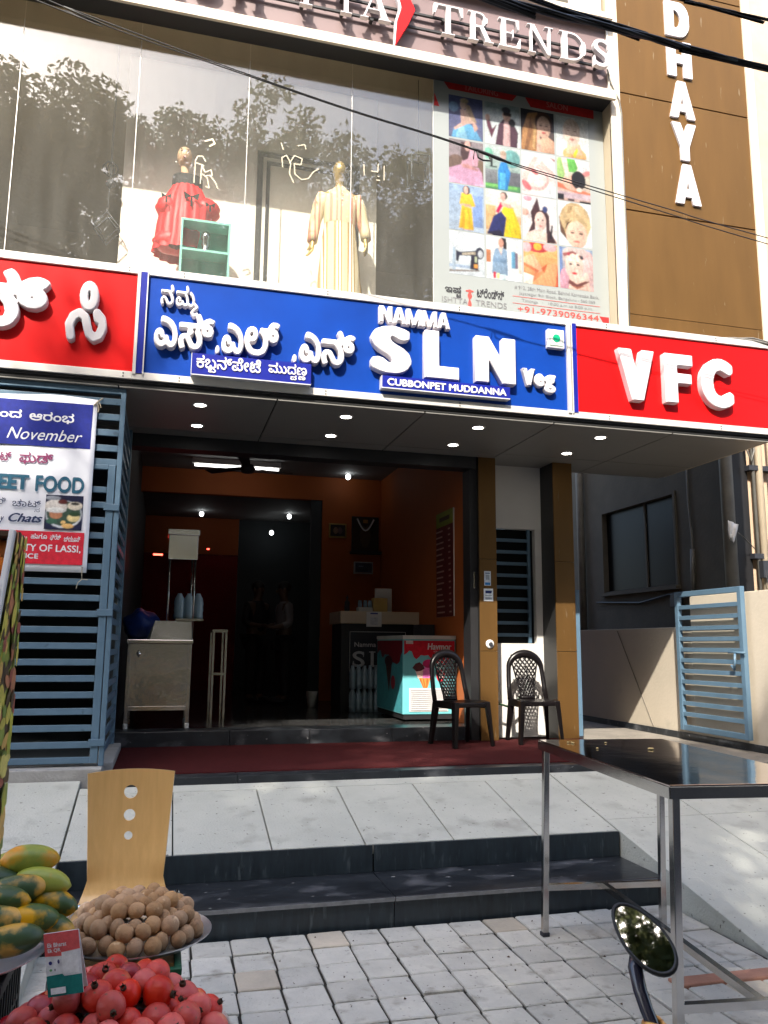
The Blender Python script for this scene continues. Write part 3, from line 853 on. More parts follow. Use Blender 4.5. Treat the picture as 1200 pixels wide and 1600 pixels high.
# interior
B('interior_wall', 'orange_wall', (3.05, 3.20, 8.045, 15.0, 0.712, 3.95))
B('interior_wall', 'orange_wall', (2.16, 3.049, 11.64, 11.75, 0.712, 3.95))
B('header_beam', 'orange_wall', (-0.41, 2.159, 11.64, 11.75, 3.60, 3.95))
B('back_wall', 'red_tinsel', (-0.41, 1.2, 14.6, 14.7, 0.712, 3.05))
B('back_wall', 'dark_wall', (1.205, 3.049, 14.6, 14.7, 0.712, 3.95))
B('back_wall', 'orange_wall', (-0.41, 1.2, 14.6, 14.7, 3.055, 3.95))
B('back_partition', 'dark_wall', (2.0, 2.158, 11.66, 11.74, 0.712, 3.5995))
B('room_ceiling', 'ceiling', (-0.52, 3.2, 7.87, 15.0, 3.952, 4.05))
# upper floor: slab, display wall, side returns, frieze
B('upper_floor', 'beige', (-4.5, 4.06, 6.45, 12.0, 4.10, 4.22))
dw = B('display_wall', 'white_wall', (-0.578, 1.837, 7.30, 7.40, 4.221, 7.0))
for b in ((0.645, 0.70, 7.292, 7.2995, 4.4, 6.225), (0.7005, 1.655, 7.292, 7.2995, 6.172, 6.225), (1.60, 1.655, 7.2921, 7.2995, 4.4, 6.171),
          (0.735, 0.77, 7.293, 7.2995, 4.4, 6.128), (0.7705, 1.565, 7.293, 7.2995, 6.093, 6.128), (1.53, 1.565, 7.2931, 7.2995, 4.4, 6.092)):
    B('wall_moulding', 'black_paint', b, parent=dw)
B('upper_ceiling', 'beige', (-4.5, 3.96, 6.60, 12.0, 7.0, 7.1))
B('upper_back_wall', 'beige', (-4.5, 4.06, 11.0, 11.1, 4.221, 6.99))
B('upper_side_wall', 'beige', (-4.6, -4.501, 6.45, 12.0, 4.1, 7.1))
B('upper_side_wall', 'beige', (3.97, 4.06, 6.60, 12.0, 4.221, 7.0))
# panes of the display window, left to right
pane_x = [-4.2, -3.25, -2.30, -1.369, -0.440, 0.484, 1.413, 2.190]
for a, b in zip(pane_x[:-1], pane_x[1:]):
    pn = B('window_pane', 'glass', (a+0.003, b-0.003, 6.566, 6.574, 4.20, 6.84))
    B('sealant', 'frame_white', (b-0.0028, b+0.0028, 6.564, 6.576, 4.20, 6.60), parent=pn)
B('window_head', 'cream', (-4.5, 3.968, 6.50, 6.60, 6.842, 7.0))
B('frieze', 'mauve', (-4.5, 3.965, 6.42, 6.499, 6.80, 7.60))
B('frieze_soffit', 'black_paint', (-4.5, 3.964, 6.33, 6.5645, 6.768, 6.7995))
B('ledge', 'cream', (-4.5, 3.966, 6.30, 6.419, 6.80, 6.822))
B('ledge', 'cream', (-4.5, 3.966, 6.298, 6.329, 6.728, 6.7995))
B('ledge', 'cream', (-4.5, 3.966, 6.30, 6.50, 7.601, 7.66))
B('frieze_edge_pipe', 'frame_white', (3.945, 3.958, 6.395, 6.4195, 6.823, 7.600))
B('upper_storey_wall', 'grey_wall', (-4.5, 3.60, 6.52, 6.60, 7.661, 10.5))
B('upper_storey_wall', 'frame_white', (3.601, 3.966, 6.51, 6.60, 7.661, 10.5))
B('recess_side', 'beige', (3.966, 3.985, 6.42, 6.60, 4.20, 6.80))
# right pilaster
pil = B('pilaster', 'beige', (3.986, 5.66, 6.44, 8.3, 3.502, 10.5))
for z0, z1 in ((3.52, 4.60), (4.604, 5.660), (5.672, 6.906), (6.918, 8.2), (8.212, 10.4)):
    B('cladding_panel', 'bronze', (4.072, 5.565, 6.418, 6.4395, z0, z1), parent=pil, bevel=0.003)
B('edge_trim', 'cream', (3.966, 4.070, 6.398, 6.4395, 4.395, 10.5), parent=pil, bevel=0.004)
B('edge_trim', 'cream', (5.567, 5.66, 6.398, 6.4395, 4.395, 10.5), parent=pil, bevel=0.004)
B('lintel_wall', 'concrete', (-4.5, 5.60, 6.45, 6.60, 3.502, 4.10))
B('lintel_wall', 'concrete', (-4.5, 3.05, 8.0, 8.1, 3.96, 4.10))
# plinths under the left gate
B('plinth', 'plinth', (-2.6, -0.375, 6.20, 6.46, -0.2, 0.632), bevel=0.008)
B('plinth', 'plinth', (-0.52, -0.315, 6.462, 7.66, -0.2, 0.640), bevel=0.01)

# passage at the right, boundary wall, neighbours
tag(B_ := MB().box(4.182, 5.395, 6.052, 14.0, -0.2, 0.545).build('passage_floor', M['passage']), kind='structure')
bw = thing('boundary_wall', 'cream plastered boundary wall with a lower back part beside the passage', 'wall', (5.46, 8.5, 0.0))
MB().box(5.40, 5.52, 4.2, 7.58, -0.2, 2.04).build('wall_front', M['cream_wall'], bw, bevel=0.006)
MB().box(5.402, 5.52, 7.581, 14.0, -0.2, 1.72).build('wall_rear', M['cream_wall'], bw, bevel=0.006)
MB().box(5.385, 5.3995, 6.06, 14.0, 0.5455, 0.615).build('skirting', M['granite'], bw)
mb = MB(); mb.bar((5.3995, 9.05, 1.70), (5.3995, 8.35, 0.62), 0.008); mb.build('crack_joint', M['passage'], bw)

nb = thing('neighbour_house', 'shaded grey neighbouring house with a dark two pane window above the boundary wall', 'building', (6.9, 10.5, 0.0))
MB().box(6.5, 6.735, 8.25, 9.32, -0.2, 9.0).box(6.5, 6.735, 11.2, 15.0, -0.2, 9.0).box(6.5, 6.735, 9.3201, 11.1999, -0.2, 2.33).box(6.5, 6.735, 9.3201, 11.1999, 3.55, 9.0).build('wall', M['grey_wall'], nb)
wf = MB().box(6.56, 6.60, 9.32, 11.2, 2.34, 3.54).build('window', M['dark_glass'], nb)
MB().box(6.47, 6.61, 9.30, 9.345, 2.31, 3.57).box(6.47, 6.61, 11.175, 11.22, 2.31, 3.57).box(6.47, 6.61, 9.3455, 11.1745, 3.53, 3.57).box(6.54, 6.61, 10.10, 10.14, 2.335, 3.5295).build('frame', M['grey_wall'], wf)
MB().box(6.42, 6.60, 9.28, 11.24, 2.26, 2.3095).build('sill', M['grey_wall'], wf)
MB().tube([(6.40, 8.15, -0.1), (6.40, 8.15, 8.9)], 0.075, 14).build('downpipe', M['pvc'], nb, smooth=True)
MB().tube([(6.42, 11.75, -0.1), (6.42, 11.75, 8.9)], 0.06, 12).build('downpipe', M['pvc'], nb, smooth=True)
mb = MB(); mb.tube([(6.48, 9.0, 5.0), (6.48, 9.02, 3.4), (6.48, 8.98, 2.9), (6.48, 9.0, 2.2)], 0.012, 6); mb.tube([(6.48, 8.98, 2.75), (6.48, 9.0, 2.15)], 0.03, 8); mb.build('conduit', M['pvc'], nb, smooth=True)
mb = MB(); mb.tube([(6.47, 11.4, 2.18), (6.47, 10.2, 2.12), (6.47, 9.3, 2.22), (6.47, 8.6, 2.1)], 0.014, 6); mb.build('wire', M['cable'], nb)
MB().box(6.40, 6.499, 9.25, 9.4, 2.02, 2.2).build('meter_box', M['charcoal'], nb, bevel=0.01)

n2 = thing('peach_building', 'sunlit peach building with pipes behind the signboard at the right edge', 'building', (10.0, 9.0, 0.0))
MB().box(6.74, 14, 8.22, 13, -0.2, 11.0).build('wall', M['peach_wall'], n2)
MB().box(6.485, 6.738, 8.20, 8.2495, -0.2, 9.0).build('end_panel', M['black_paint'], nb)
for x, r, m in ((6.775, 0.022, 'pvc'), (6.86, 0.045, 'pvc_cream'), (7.02, 0.03, 'pvc_cream')):
    MB().tube([(x, 8.14, -0.1), (x, 8.14, 10.8)], r, 12).build('pipe', M[m], n2, smooth=True)
for z in (2.55, 3.62, 4.6): MB().box(6.70, 7.06, 8.11, 8.2185, z, z+0.06).build('pipe_bracket', M['charcoal'], n2)
mb = MB()
for k in range(7): mb.tube([(6.78+0.03*k, 8.06, 2.45), (6.80+0.02*k, 8.03, 2.2), (6.76+0.04*k, 8.05, 1.9)], 0.006, 5)
mb.box(6.76, 6.90, 8.05, 8.13, 2.32, 2.52); mb.build('junction_box', M['charcoal'], n2)
mb = MB(); mb.tube([(6.62, 8.1, 4.2), (6.66, 8.08, 3.85), (6.71, 8.08, 3.72), (6.76, 8.08, 3.85), (6.74, 8.1, 4.2)], 0.010, 6); mb.build('hanging_cable', M['pvc'], n2)
cl = MB(); cl.loft([[(6.27+0.13*i/6*(1-0.12*j)+0.012*math.sin(i*2+j), 8.0+0.02*math.sin(i*1.9+j), 2.97-0.055*j-0.008*i) for i in range(7)] for j in range(5)], cap=False, close=False)
co = cl.build('cloth_rag', M['paper'], smooth=True); so = co.modifiers.new('s', 'SOLIDIFY'); so.thickness = 0.004
tag(co, 'small white rag hung beside the grey downpipe', 'cloth')
mb = MB(); mb.tube([(6.40, 8.0, 2.83), (6.55, 8.05, 2.75), (6.75, 8.15, 2.66)], 0.006, 5)
tag(mb.build('rag_wire', M['pvc']), 'thin wire running from the white rag to the peach building', 'wire')

# ------------------------------------------------------------------ signboards over the entrance
FS = facade(6.252)
def board(name, label, x0, x1, m):
    t = thing(name, label, 'sign', ((x0+x1)/2, 6.44, 3.47))
    MB().box(x0, x1, 6.252, 6.27, 3.541, 4.334).build('panel', M[m], t)
    MB().box(x0, x1, 6.235, 6.449, 4.3345, 4.395).build('frame_rail', M['frame_white'], t, bevel=0.003)
    MB().box(x0, x1, 6.235, 6.449, 3.482, 3.5405).build('frame_rail', M['frame_white'], t, bevel=0.003)
    MB().box(x0+0.001, x1-0.001, 6.255, 6.449, 3.462, 3.4815).build('shadow_gap', M['black_paint'], t)
    k = x0+0.35
    while k < x1:
        for z in (4.352, 4.377, 3.498, 3.522):
            MB().tube([(k, 6.2355, z), (k, 6.231, z)], 0.0055, 8).build('screw', M['charcoal'], t)
        k += 1.15
    return t
red_l = board('signboard', 'red signboard with white raised Kannada letters at the left', -4.2, -0.337, 'sign_red')
blue = board('signboard', 'blue signboard with white raised SLN lettering over the shop entrance', -0.3365, 3.3735, 'sign_blue')
red_r = board('signboard', 'red signboard with white raised VFC letters at the right', 3.374, 5.47, 'sign_red')
for x0, x1 in ((-0.335, -0.312), (-0.262, -0.254), (3.323, 3.352), (3.365, 3.3725)):
    MB().box(x0, x1, 6.222, 6.2515, 3.52, 4.36).build('divider_strip', M['frame_white'], blue)
MB().box(-0.3118, -0.2622, 6.228, 6.2515, 3.53, 4.352).build('divider_bar', M['deep_blue'], blue)
MB().box(3.3745, 3.418, 6.228, 6.2515, 3.53, 4.352).build('divider_bar', M['deep_blue'], red_r)
LW = M['letter_white']
def big(parent, t, box, bold=(0.035, 0.035), square=False, depth=0.070, name='letter', res=90, **k):
    return lettering(name, t, parent, LW, box, FS, depth, bold, square, res, chamfer=0.008, smooth=True, **k)
dot = [ellp(0, 0, 1, 2, 16)]
big(red_l, 'ಫ್', (-1.62, -0.951, 3.70, 4.235), (0.045, 0.04))
si = [[(665, -880), (645, -770), (680, -690), (740, -655), (795, -695), (815, -770), (835, -835), (885, -875), (935, -850), (965, -770), (950, -690), (905, -645)], ellp(818, -490, 52, 100, 20)+[(870, -490)], [(905, -645), (915, -700)]]
big(red_l, strokes(si, 82), (-0.833, -0.536, 3.724, 4.208), (0, 0), res=0.25)
big(blue, 'ನ', (-0.156, -0.056, 4.090, 4.265), (0.03, 0.03), depth=0.05)
big(blue, 'ಮ', (-0.042, 0.105, 4.090, 4.272), (0.03, 0.03), depth=0.05)
big(blue, strokes([[(0.5, 1), (0.9, 0.75), (0.45, 0.5), (0.15, 0.28), (0.5, 0.05), (0.9, 0.2)]], 0.30), (0.073, 0.132, 4.012, 4.139), (0, 0), depth=0.05)
for t, b in (('ಎ', (-0.190, -0.013, 3.739, 3.995)), ('ಸ್', (-0.008, 0.265, 3.740, 4.040)), ('ಎ', (0.320, 0.492, 3.736, 3.995)),
             ('ಲ್', (0.497, 0.774, 3.740, 4.035)), ('ಎ', (0.935, 1.113, 3.725, 3.989)), ('ನ್', (1.113, 1.394, 3.726, 4.027))):
    big(blue, t, b, (0.042, 0.036))
big(blue, dot, (0.274, 0.308, 3.728, 3.799), (0, 0)); big(blue, dot, (0.879, 0.915, 3.717, 3.789), (0, 0))
big(blue, 'S', (1.526, 1.872, 3.706, 4.122), (0.085, 0.05))
LL = [rc(0, 0.42, 0, 1), rc(0, 1, 0, 0.27)]
NN = [rc(0, 0.33, 0, 1), rc(0.67, 1, 0, 1), [(0, 1), (0.34, 1), (1, 0), (0.66, 0)]]
big(blue, LL, (1.987, 2.292, 3.700, 4.120), (0, 0)); big(blue, NN, (2.440, 2.810, 3.708, 4.120), (0, 0))
AA = [[(0, 0), (0.32, 0), (0.63, 1), (0.34, 1)], [(1, 0), (0.68, 0), (0.37, 1), (0.66, 1)], rc(0.25, 0.75, 0.18, 0.38)]
MM = [rc(0, 0.24, 0, 1), rc(0.76, 1, 0, 1), [(0, 1), (0.28, 1), (0.60, 0), (0.38, 0)], [(1, 1), (0.72, 1), (0.40, 0), (0.62, 0)]]
x = 1.596
for ch, w in ((NN, 0.118), (AA, 0.122), (MM, 0.138), (MM, 0.138), (AA, 0.118)):
    sk = 0.0 if x > 3 else 0
    o = big(blue, [[(p[0], p[1]) for p in c] for c in ch], (x, x+w, 4.150-0.045*0, 4.298), (0, 0), depth=0.05); x += w-0.002
VV = [[(0, 1), (0.37, 1), (0.67, 0), (0.35, 0)], [(1, 1), (0.65, 1), (0.35, 0), (0.67, 0)]]
big(blue, VV, (2.880, 3.000, 3.725, 3.880), (0, 0), depth=0.05); big(blue, 'e', (2.992, 3.091, 3.722, 3.842), (0.07, 0.055), depth=0.05); big(blue, 'g', (3.087, 3.197, 3.672, 3.840), (0.065, 0.045), depth=0.05)
vb = MB().box(3.125, 3.285, 6.20, 6.2515, 4.090, 4.262).build('veg_mark', M['letter_white'], blue, bevel=0.006)
MB().box(3.142, 3.268, 6.1965, 6.1995, 4.108, 4.246).build('veg_frame', mat('mark_green_frame', (0.25, 0.42, 0.30), None), vb)
MB().box(3.148, 3.262, 6.194, 6.1964, 4.114, 4.240).build('veg_field', M['letter_white'], vb)
lettering('veg_dot', [ellp(0, 0, 1, 1, 28)], vb, mat('mark_green', (0.0, 0.33, 0.16), None, rough=0.4), (3.170, 3.240, 4.142, 4.214), facade(6.1938), 0.003)
def plate(parent, box):
    x0, x1, z0, z1 = box
    p = MB().box(x0, x1, 6.178, 6.2515, z0, z1).build('name_plate', M['deep_blue'], parent)
    MB().box(x0-0.004, x0-0.0002, 6.176, 6.2514, z0-0.006, z1).build('plate_edge', M['letter_side'], p)
    MB().box(x0, x1, 6.176, 6.2514, z0-0.008, z0-0.0002).build('plate_edge', M['letter_side'], p)
    return p
pl1 = plate(blue, (0.101, 1.031, 3.548, 3.716)); pl2 = plate(blue, (1.619, 2.748, 3.582, 3.682))
FP = facade(6.1775)
lettering('lettering', 'ಕಬನ್‌ಪೇಟೆ', pl1, LW, (0.135, 0.630, 3.598, 3.708), FP, 0.006, (0.022, 0.018), res=60)
lettering('lettering', 'ಬ', pl1, LW, (0.225, 0.285, 3.568, 3.602), FP, 0.006, (0.035, 0.03), res=60)
lettering('lettering', 'ಮುದಣ', pl1, LW, (0.690, 0.995, 3.612, 3.700), FP, 0.006, (0.022, 0.018), res=60)
lettering('lettering', 'ದ', pl1, LW, (0.865, 0.915, 3.568, 3.608), FP, 0.006, (0.035, 0.03), res=60)
lettering('lettering', 'ಣ', pl1, LW, (0.928, 0.985, 3.574, 3.606), FP, 0.006, (0.035, 0.03), res=60)
lettering('lettering', 'CUBBONPET MUDDANNA', pl2, LW, (1.662, 2.712, 3.600, 3.662), FP, 0.005, (0.032, 0.026), res=60)
big(red_r, VV, (3.806, 4.170, 3.676, 4.155), (0, 0))
FF = [rc(0, 0.45, 0, 1), rc(0, 1, 0.77, 1), rc(0, 0.94, 0.40, 0.61)]
big(red_r, FF, (4.275, 4.571, 3.686, 4.155), (0, 0)); big(red_r, 'C', (4.656, 4.999, 3.676, 4.155), (0.10, 0.055))

# ------------------------------------------------------------------ serif letters on the frieze
tr = thing('frieze_letters', 'white serif letters of ISHTTA TRENDS on black rails along the mauve frieze', 'sign', (2.0, 6.42, 6.9))
for z in (7.115, 7.262): MB().box(-0.35, 3.90, 6.372, 6.392, z-0.010, z+0.010).build('rail', M['black_paint'], tr)
FT = facade(6.345)
def serif(ch):
    e = []
    if ch == 'T': cs = [rc(0.42, 0.58, 0, 1), rc(0.03, 0.97, 0.93, 1)]; e = [rc(0.28, 0.72, 0, 0.05), [(0.0, 0.66), (0.06, 0.66), (0.16, 0.95), (0.0, 1)], [(1, 0.66), (0.94, 0.66), (0.84, 0.95), (1, 1)]]
    elif ch == 'R': cs = [rc(0.12, 0.30, 0, 1), [(0.46, 0.50), (0.66, 0.50), (0.97, 0), (0.75, 0)]]; e = [rc(0, 0.42, 0, 0.05), rc(0, 0.4, 0.95, 1), rc(0.68, 1.05, 0, 0.05)]; cs += strokes([[(0.2, 0.965)]+[(0.46+0.26*math.sin(a), 0.735+0.23*math.cos(a)) for a in [k*math.pi/10 for k in range(11)]]+[(0.2, 0.505)]], 0.07); e += [rc(0.62, 0.80, 0.64, 0.84)]
    elif ch == 'E': cs = [rc(0.12, 0.32, 0, 1), rc(0, 0.92, 0.93, 1), rc(0, 0.96, 0, 0.07), rc(0.3, 0.66, 0.475, 0.53)]; e = [[(0.92, 0.66), (0.86, 0.66), (0.74, 0.97), (0.92, 1)], [(0.99, 0.36), (0.93, 0.36), (0.78, 0.03), (0.96, 0)], rc(0.61, 0.67, 0.36, 0.65)]
    elif ch == 'N': cs = [rc(0.10, 0.17, 0, 1), rc(0.83, 0.90, 0, 1), [(0.03, 1), (0.25, 1), (0.90, 0), (0.78, 0)]]; e = [rc(0, 0.30, 0, 0.045), rc(0.68, 1.03, 0.955, 1), rc(-0.03, 0.2, 0.955, 1)]
    elif ch == 'D':
        cs = [rc(0.10, 0.28, 0, 1)]+strokes([[(0.12, 0.965), (0.4, 0.965)]+[(0.42+0.44*math.sin(a), 0.5+0.465*math.cos(a)) for a in [k*math.pi/14 for k in range(15)]]+[(0.12, 0.035)]], 0.07); e = [rc(0, 0.3, 0.955, 1), rc(0, 0.3, 0, 0.045), ellp(0.86, 0.5, 0.085, 0.26)]
    elif ch == 'A': cs = [[(0.02, 0), (0.10, 0), (0.52, 1), (0.46, 1)], [(0.98, 0), (0.72, 0), (0.40, 1), (0.54, 1)], rc(0.25, 0.75, 0.29, 0.345)]; e = [rc(-0.06, 0.24, 0, 0.045), rc(0.60, 1.06, 0, 0.045)]
    elif ch == 'H': cs = [rc(0.12, 0.30, 0, 1), rc(0.70, 0.88, 0, 1), rc(0.2, 0.8, 0.47, 0.53)]; e = [rc(a, a+0.36, b, b+0.045) for a in (0.03, 0.61) for b in (0, 0.955)]
    elif ch == 'I': cs = [rc(0.30, 0.70, 0, 1)]; e = [rc(0, 1, 0, 0.045), rc(0, 1, 0.955, 1)]
    else:
        cs = text_contours('S'); b = bounds(cs)
        cs = [[((p[0]-b[0])/(b[1]-b[0]), (p[1]-b[2])/(b[3]-b[2])) for p in c] for c in cs]
        e = [[(0.90, 0.64), (0.96, 0.64), (0.96, 1), (0.82, 0.93)], [(0.0, 0.38), (0.07, 0.38), (0.16, 0.06), (0.0, 0)]]
    return cs, e
for ch, x0, x1 in (('I', -0.24, -0.15), ('S', -0.05, 0.16), ('H', 0.26, 0.54), ('T', 0.80, 1.06), ('T', 1.175, 1.408), ('A', 1.421, 1.707), ('T', 2.110, 2.397), ('R', 2.447, 2.700), ('E', 2.754, 2.975), ('N', 3.045, 3.315), ('D', 3.382, 3.658), ('S', 3.741, 3.913)):
    cs, e = serif(ch)
    lt = lettering('letter', cs, tr, LW, (x0, x1, 7.050, 7.352), FT, 0.045, (0.012, 0.0) if ch == 'S' else (0, 0), True, 90, extra=e, chamfer=0.003)
    for z in (7.115, 7.262): MB().tube([((x0+x1)/2-0.03, 6.40, z-0.03), ((x0+x1)/2-0.03, 6.347, z-0.03)], 0.018, 8).build('spacer', M['black_paint'], lt)
RD = M['sign_red']
lady = [[(0.12, 0.0), (0.55, 0.36), (0.80, 0.62), (0.62, 0.78), (0.90, 1.0), (0.35, 0.98), (0.22, 0.80), (0.36, 0.62), (0.18, 0.40)]]
lf = lettering('emblem', lady, tr, RD, (1.744, 1.955, 6.829, 7.480), FT, 0.045, (0, 0), False, 90, chamfer=0.003)
lettering('emblem_edge', [[(0.0, 0.0), (0.07, 0.05), (0.14, 0.42), (0.30, 0.62), (0.16, 0.80), (0.24, 1.0), (0.16, 1.0), (0.06, 0.8), (0.2, 0.62), (0.04, 0.4)]], tr, LW, (1.733, 1.80, 6.829, 7.480), facade(6.35), 0.045)
for k in range(26):
    pass

# ------------------------------------------------------------------ vertical sign letters on the pilaster
dh = thing('vertical_sign', 'white block letters DHAYA running down the brown pilaster', 'sign', (4.77, 6.418, 5.8))
FD = facade(6.4175)
HH = [rc(0, 0.36, 0, 1), rc(0.64, 1, 0, 1), rc(0.2, 0.8, 0.38, 0.62)]
YY = [[(0, 1), (0.36, 1), (0.68, 0.36), (0.32, 0.36)], [(1, 1), (0.64, 1), (0.32, 0.36), (0.68, 0.36)], rc(0.32, 0.68, 0, 0.45)]
for ch, b in (('D', (4.625, 4.905, 7.660, 8.060)), (HH, (4.628, 4.912, 7.205, 7.610)), (AA, (4.632, 4.916, 6.745, 7.155)), (YY, (4.640, 4.915, 6.283, 6.690)), (AA, (4.645, 4.930, 5.812, 6.240))):
    lettering('letter', ch, dh, LW, b, FD, 0.022, (0.10, 0.05) if ch == 'D' else (0, 0), True, 90)

# ------------------------------------------------------------------ poster in the last window bay
po = thing('salon_poster', 'large white salon and tailoring poster with sixteen photos in the upper window', 'poster', (3.08, 6.57, 4.2))
MB().box(2.194, 3.962, 6.562, 6.576, 4.20, 6.84).build('sheet', mat('poster_sheet', (0.26, 0.282, 0.278), (0.25, 0.272, 0.268), 3, 0.35, coat=0.2), po)
FPo = facade(6.5615)
RED = (200, 40, 42)
picture('heading_band', po, FPo, (2.247, 3.865, 6.655, 6.84), [([(0.0, 0.95), (0.52, 0.95), (0.46, 0.25), (0.06, 0.25)], (170, 35, 35)), ([(0.52, 0.95), (1, 0.95), (1, 0.1), (0.58, 0.1)], (170, 35, 35))], M['print'])
picture('corner_mark', po, FPo, (2.196, 2.25, 6.50, 6.63), [([(0, 0), (1, 0), (0.1, 1)], RED)], M['print'])
picture('corner_mark', po, FPo, (3.850, 3.951, 4.545, 4.605), [([(0.35, 0), (1, 0), (1, 1), (0, 1)], RED)], M['print'])
FPt = facade(6.5595)
GREY = mat('print_grey', (0.16, 0.16, 0.17), None); INK = mat('print_ink', (0.02, 0.02, 0.025), None); PRED = mat('print_red', (0.60, 0.05, 0.04), None); PPALE = mat('print_pale', (0.45, 0.14, 0.13), None)
lettering('lettering', 'TAILORING', po, PPALE, (2.497, 2.845, 6.718, 6.779), FPt, 0.001, (0.015, 0.01), res=50)
lettering('lettering', 'SALON', po, PPALE, (3.353, 3.583, 6.705, 6.765), FPt, 0.001, (0.015, 0.01), res=50)
lettering('lettering', 'ಇಷ', po, INK, (2.298, 2.453, 4.655, 4.728), FPt, 0.001, (0.02, 0.015), res=50)
lettering('lettering', 'ಟ', po, INK, (2.405, 2.452, 4.615, 4.655), FPt, 0.001, (0.03, 0.03), res=50)
lettering('lettering', 'ಟ್ರೆಂಡ್ಸ್', po, INK, (2.605, 2.875, 4.645, 4.74), FPt, 0.001, (0.02, 0.015), res=50)
lettering('lettering', 'ISHTTA', po, GREY, (2.268, 2.515, 4.560, 4.615), FPt, 0.001, (0.004, 0.004), res=50)
lettering('lettering', 'TRENDS', po, GREY, (2.593, 2.899, 4.562, 4.618), FPt, 0.001, (0.004, 0.004), res=50)
lettering('emblem', [ellp(0.5, 0.93, 0.5, 0.045), [(0.35, 1.0), (0.65, 1.0), (0.7, 0.92), (0.3, 0.92)], [(0.4, 0.9), (0.62, 0.9), (0.8, 0.68), (0.55, 0.52), (0.72, 0.32), (0.62, 0.0), (0.40, 0.0), (0.28, 0.3), (0.42, 0.5), (0.25, 0.7)]], po, PRED, (2.497, 2.574, 4.510, 4.708), FPt, 0.001)
for t, b in (('# 912, 28th Main Road, Behind Karnataka Bank,', (2.980, 3.852, 4.772, 4.810)), ('Jayanagar 9th Block, Bengaluru - 560 069', (3.024, 3.809, 4.716, 4.752)), ('Timings   :   10:00 a.m to 8:00 p.m.', (3.050, 3.780, 4.648, 4.684))):
    lettering('lettering', t, po, GREY, b, FPt, 0.001, (0.004, 0.004), res=44)
lettering('lettering', '+91-9739096344', po, PRED, (3.006, 3.842, 4.552, 4.612), FPt, 0.001, (0.010, 0.006), res=50)
for z in (4.700, 4.632): MB().box(2.96, 3.86, 6.5593, 6.5613, z, z+0.003).build('rule_line', PRED, po)
CX = [(2.342, 2.684), (2.705, 3.06), (3.078, 3.428), (3.45, 3.80)]
CZ = [(6.212, 6.645), (5.747, 6.193), (5.28, 5.735), (4.845, 5.265)]
SK, SK2, HB, HBL = (236, 196, 176), (214, 164, 140), (70, 45, 38), (200, 165, 110)
E_ = ellp
def bgr(c, c2=None, n=6):
    c2 = c2 or c
    return [(rc(0, 1, k/n, (k+1)/n), tuple(int(c2[i]+(c[i]-c2[i])*k/max(1, n-1)) for i in range(3))) for k in range(n)]
PH = {}
PH[0, 0] = bgr((92, 100, 150), (105, 108, 140)) + [(E_(0.15, 0.72, 0.14, 0.12), (130, 165, 205)), ([(0.08, 0), (0.98, 0), (0.75, 0.28), (0.55, 0.42), (0.40, 0.33), (0.15, 0.2)], (110, 180, 225)), ([(0.2, 0), (0.55, 0), (0.45, 0.3), (0.3, 0.25)], (150, 205, 235)),
    ([(0.34, 0.68), (0.62, 0.7), (0.70, 0.40), (0.40, 0.33)], (222, 190, 175)), ([(0.34, 0.68), (0.44, 0.7), (0.50, 0.34), (0.18, 0.18), (0.16, 0.23), (0.37, 0.38)], (228, 190, 178)), ([(0.62, 0.65), (0.85, 0.30), (0.75, 0.2), (0.72, 0.28)], (214, 175, 160)), ([(0.44, 0.86), (0.62, 0.8), (0.82, 0.42), (0.66, 0.46), (0.52, 0.66)], (190, 165, 140)), (E_(0.43, 0.80, 0.09, 0.11), (228, 196, 180)), (E_(0.46, 0.90, 0.12, 0.06), (205, 185, 150))]
PH[0, 1] = bgr((200, 215, 220), (228, 234, 236)) + [(rc(0, 1, 0.86, 1), (165, 185, 190)), ([(0.30, 0), (0.92, 0), (0.96, 0.36), (0.80, 0.62), (0.56, 0.66), (0.40, 0.5)], (92, 62, 78)), ([(0.36, 0.5), (0.20, 0.14), (0.08, 0.4), (0.04, 0.6), (0.14, 0.62), (0.22, 0.36)], (110, 60, 80)), ([(0.52, 0), (0.72, 0), (0.72, 0.6), (0.56, 0.6)], (226, 190, 190)), (E_(0.78, 0.58, 0.1, 0.1), (30, 30, 34)), (E_(0.63, 0.74, 0.115, 0.15), (225, 180, 160)), (E_(0.62, 0.86, 0.13, 0.08), (78, 76, 88)), (rc(0.54, 0.77, 0.73, 0.80), (52, 26, 24)), (E_(0.09, 0.62, 0.07, 0.08), (214, 176, 160))]
PH[1, 0] = bgr((150, 140, 145), (170, 150, 160)) + [(E_(0.22, 0.45, 0.25, 0.2), (120, 98, 88)), (E_(0.9, 0.35, 0.2, 0.25), (128, 108, 90)), ([(0, 0.0), (1, 0.0), (0.95, 0.3), (0.85, 0.42), (0.35, 0.44), (0, 0.32)], (205, 160, 190)), ([(0, 0.16), (0.6, 0.02), (1, 0.06), (1, 0), (0, 0)], (220, 180, 205)), ([(0.36, 0.44), (0.82, 0.44), (0.86, 0.7), (0.64, 0.82), (0.48, 0.78)], (218, 170, 190)), ([(0.34, 0.45), (0.55, 0.47), (0.85, 0.38), (0.84, 0.34), (0.4, 0.38)], (205, 150, 150)), ([(0.36, 0.95), (0.66, 0.97), (0.56, 0.6), (0.42, 0.52), (0.34, 0.66)], (84, 60, 62)), (E_(0.54, 0.88, 0.085, 0.12), (222, 178, 168))]
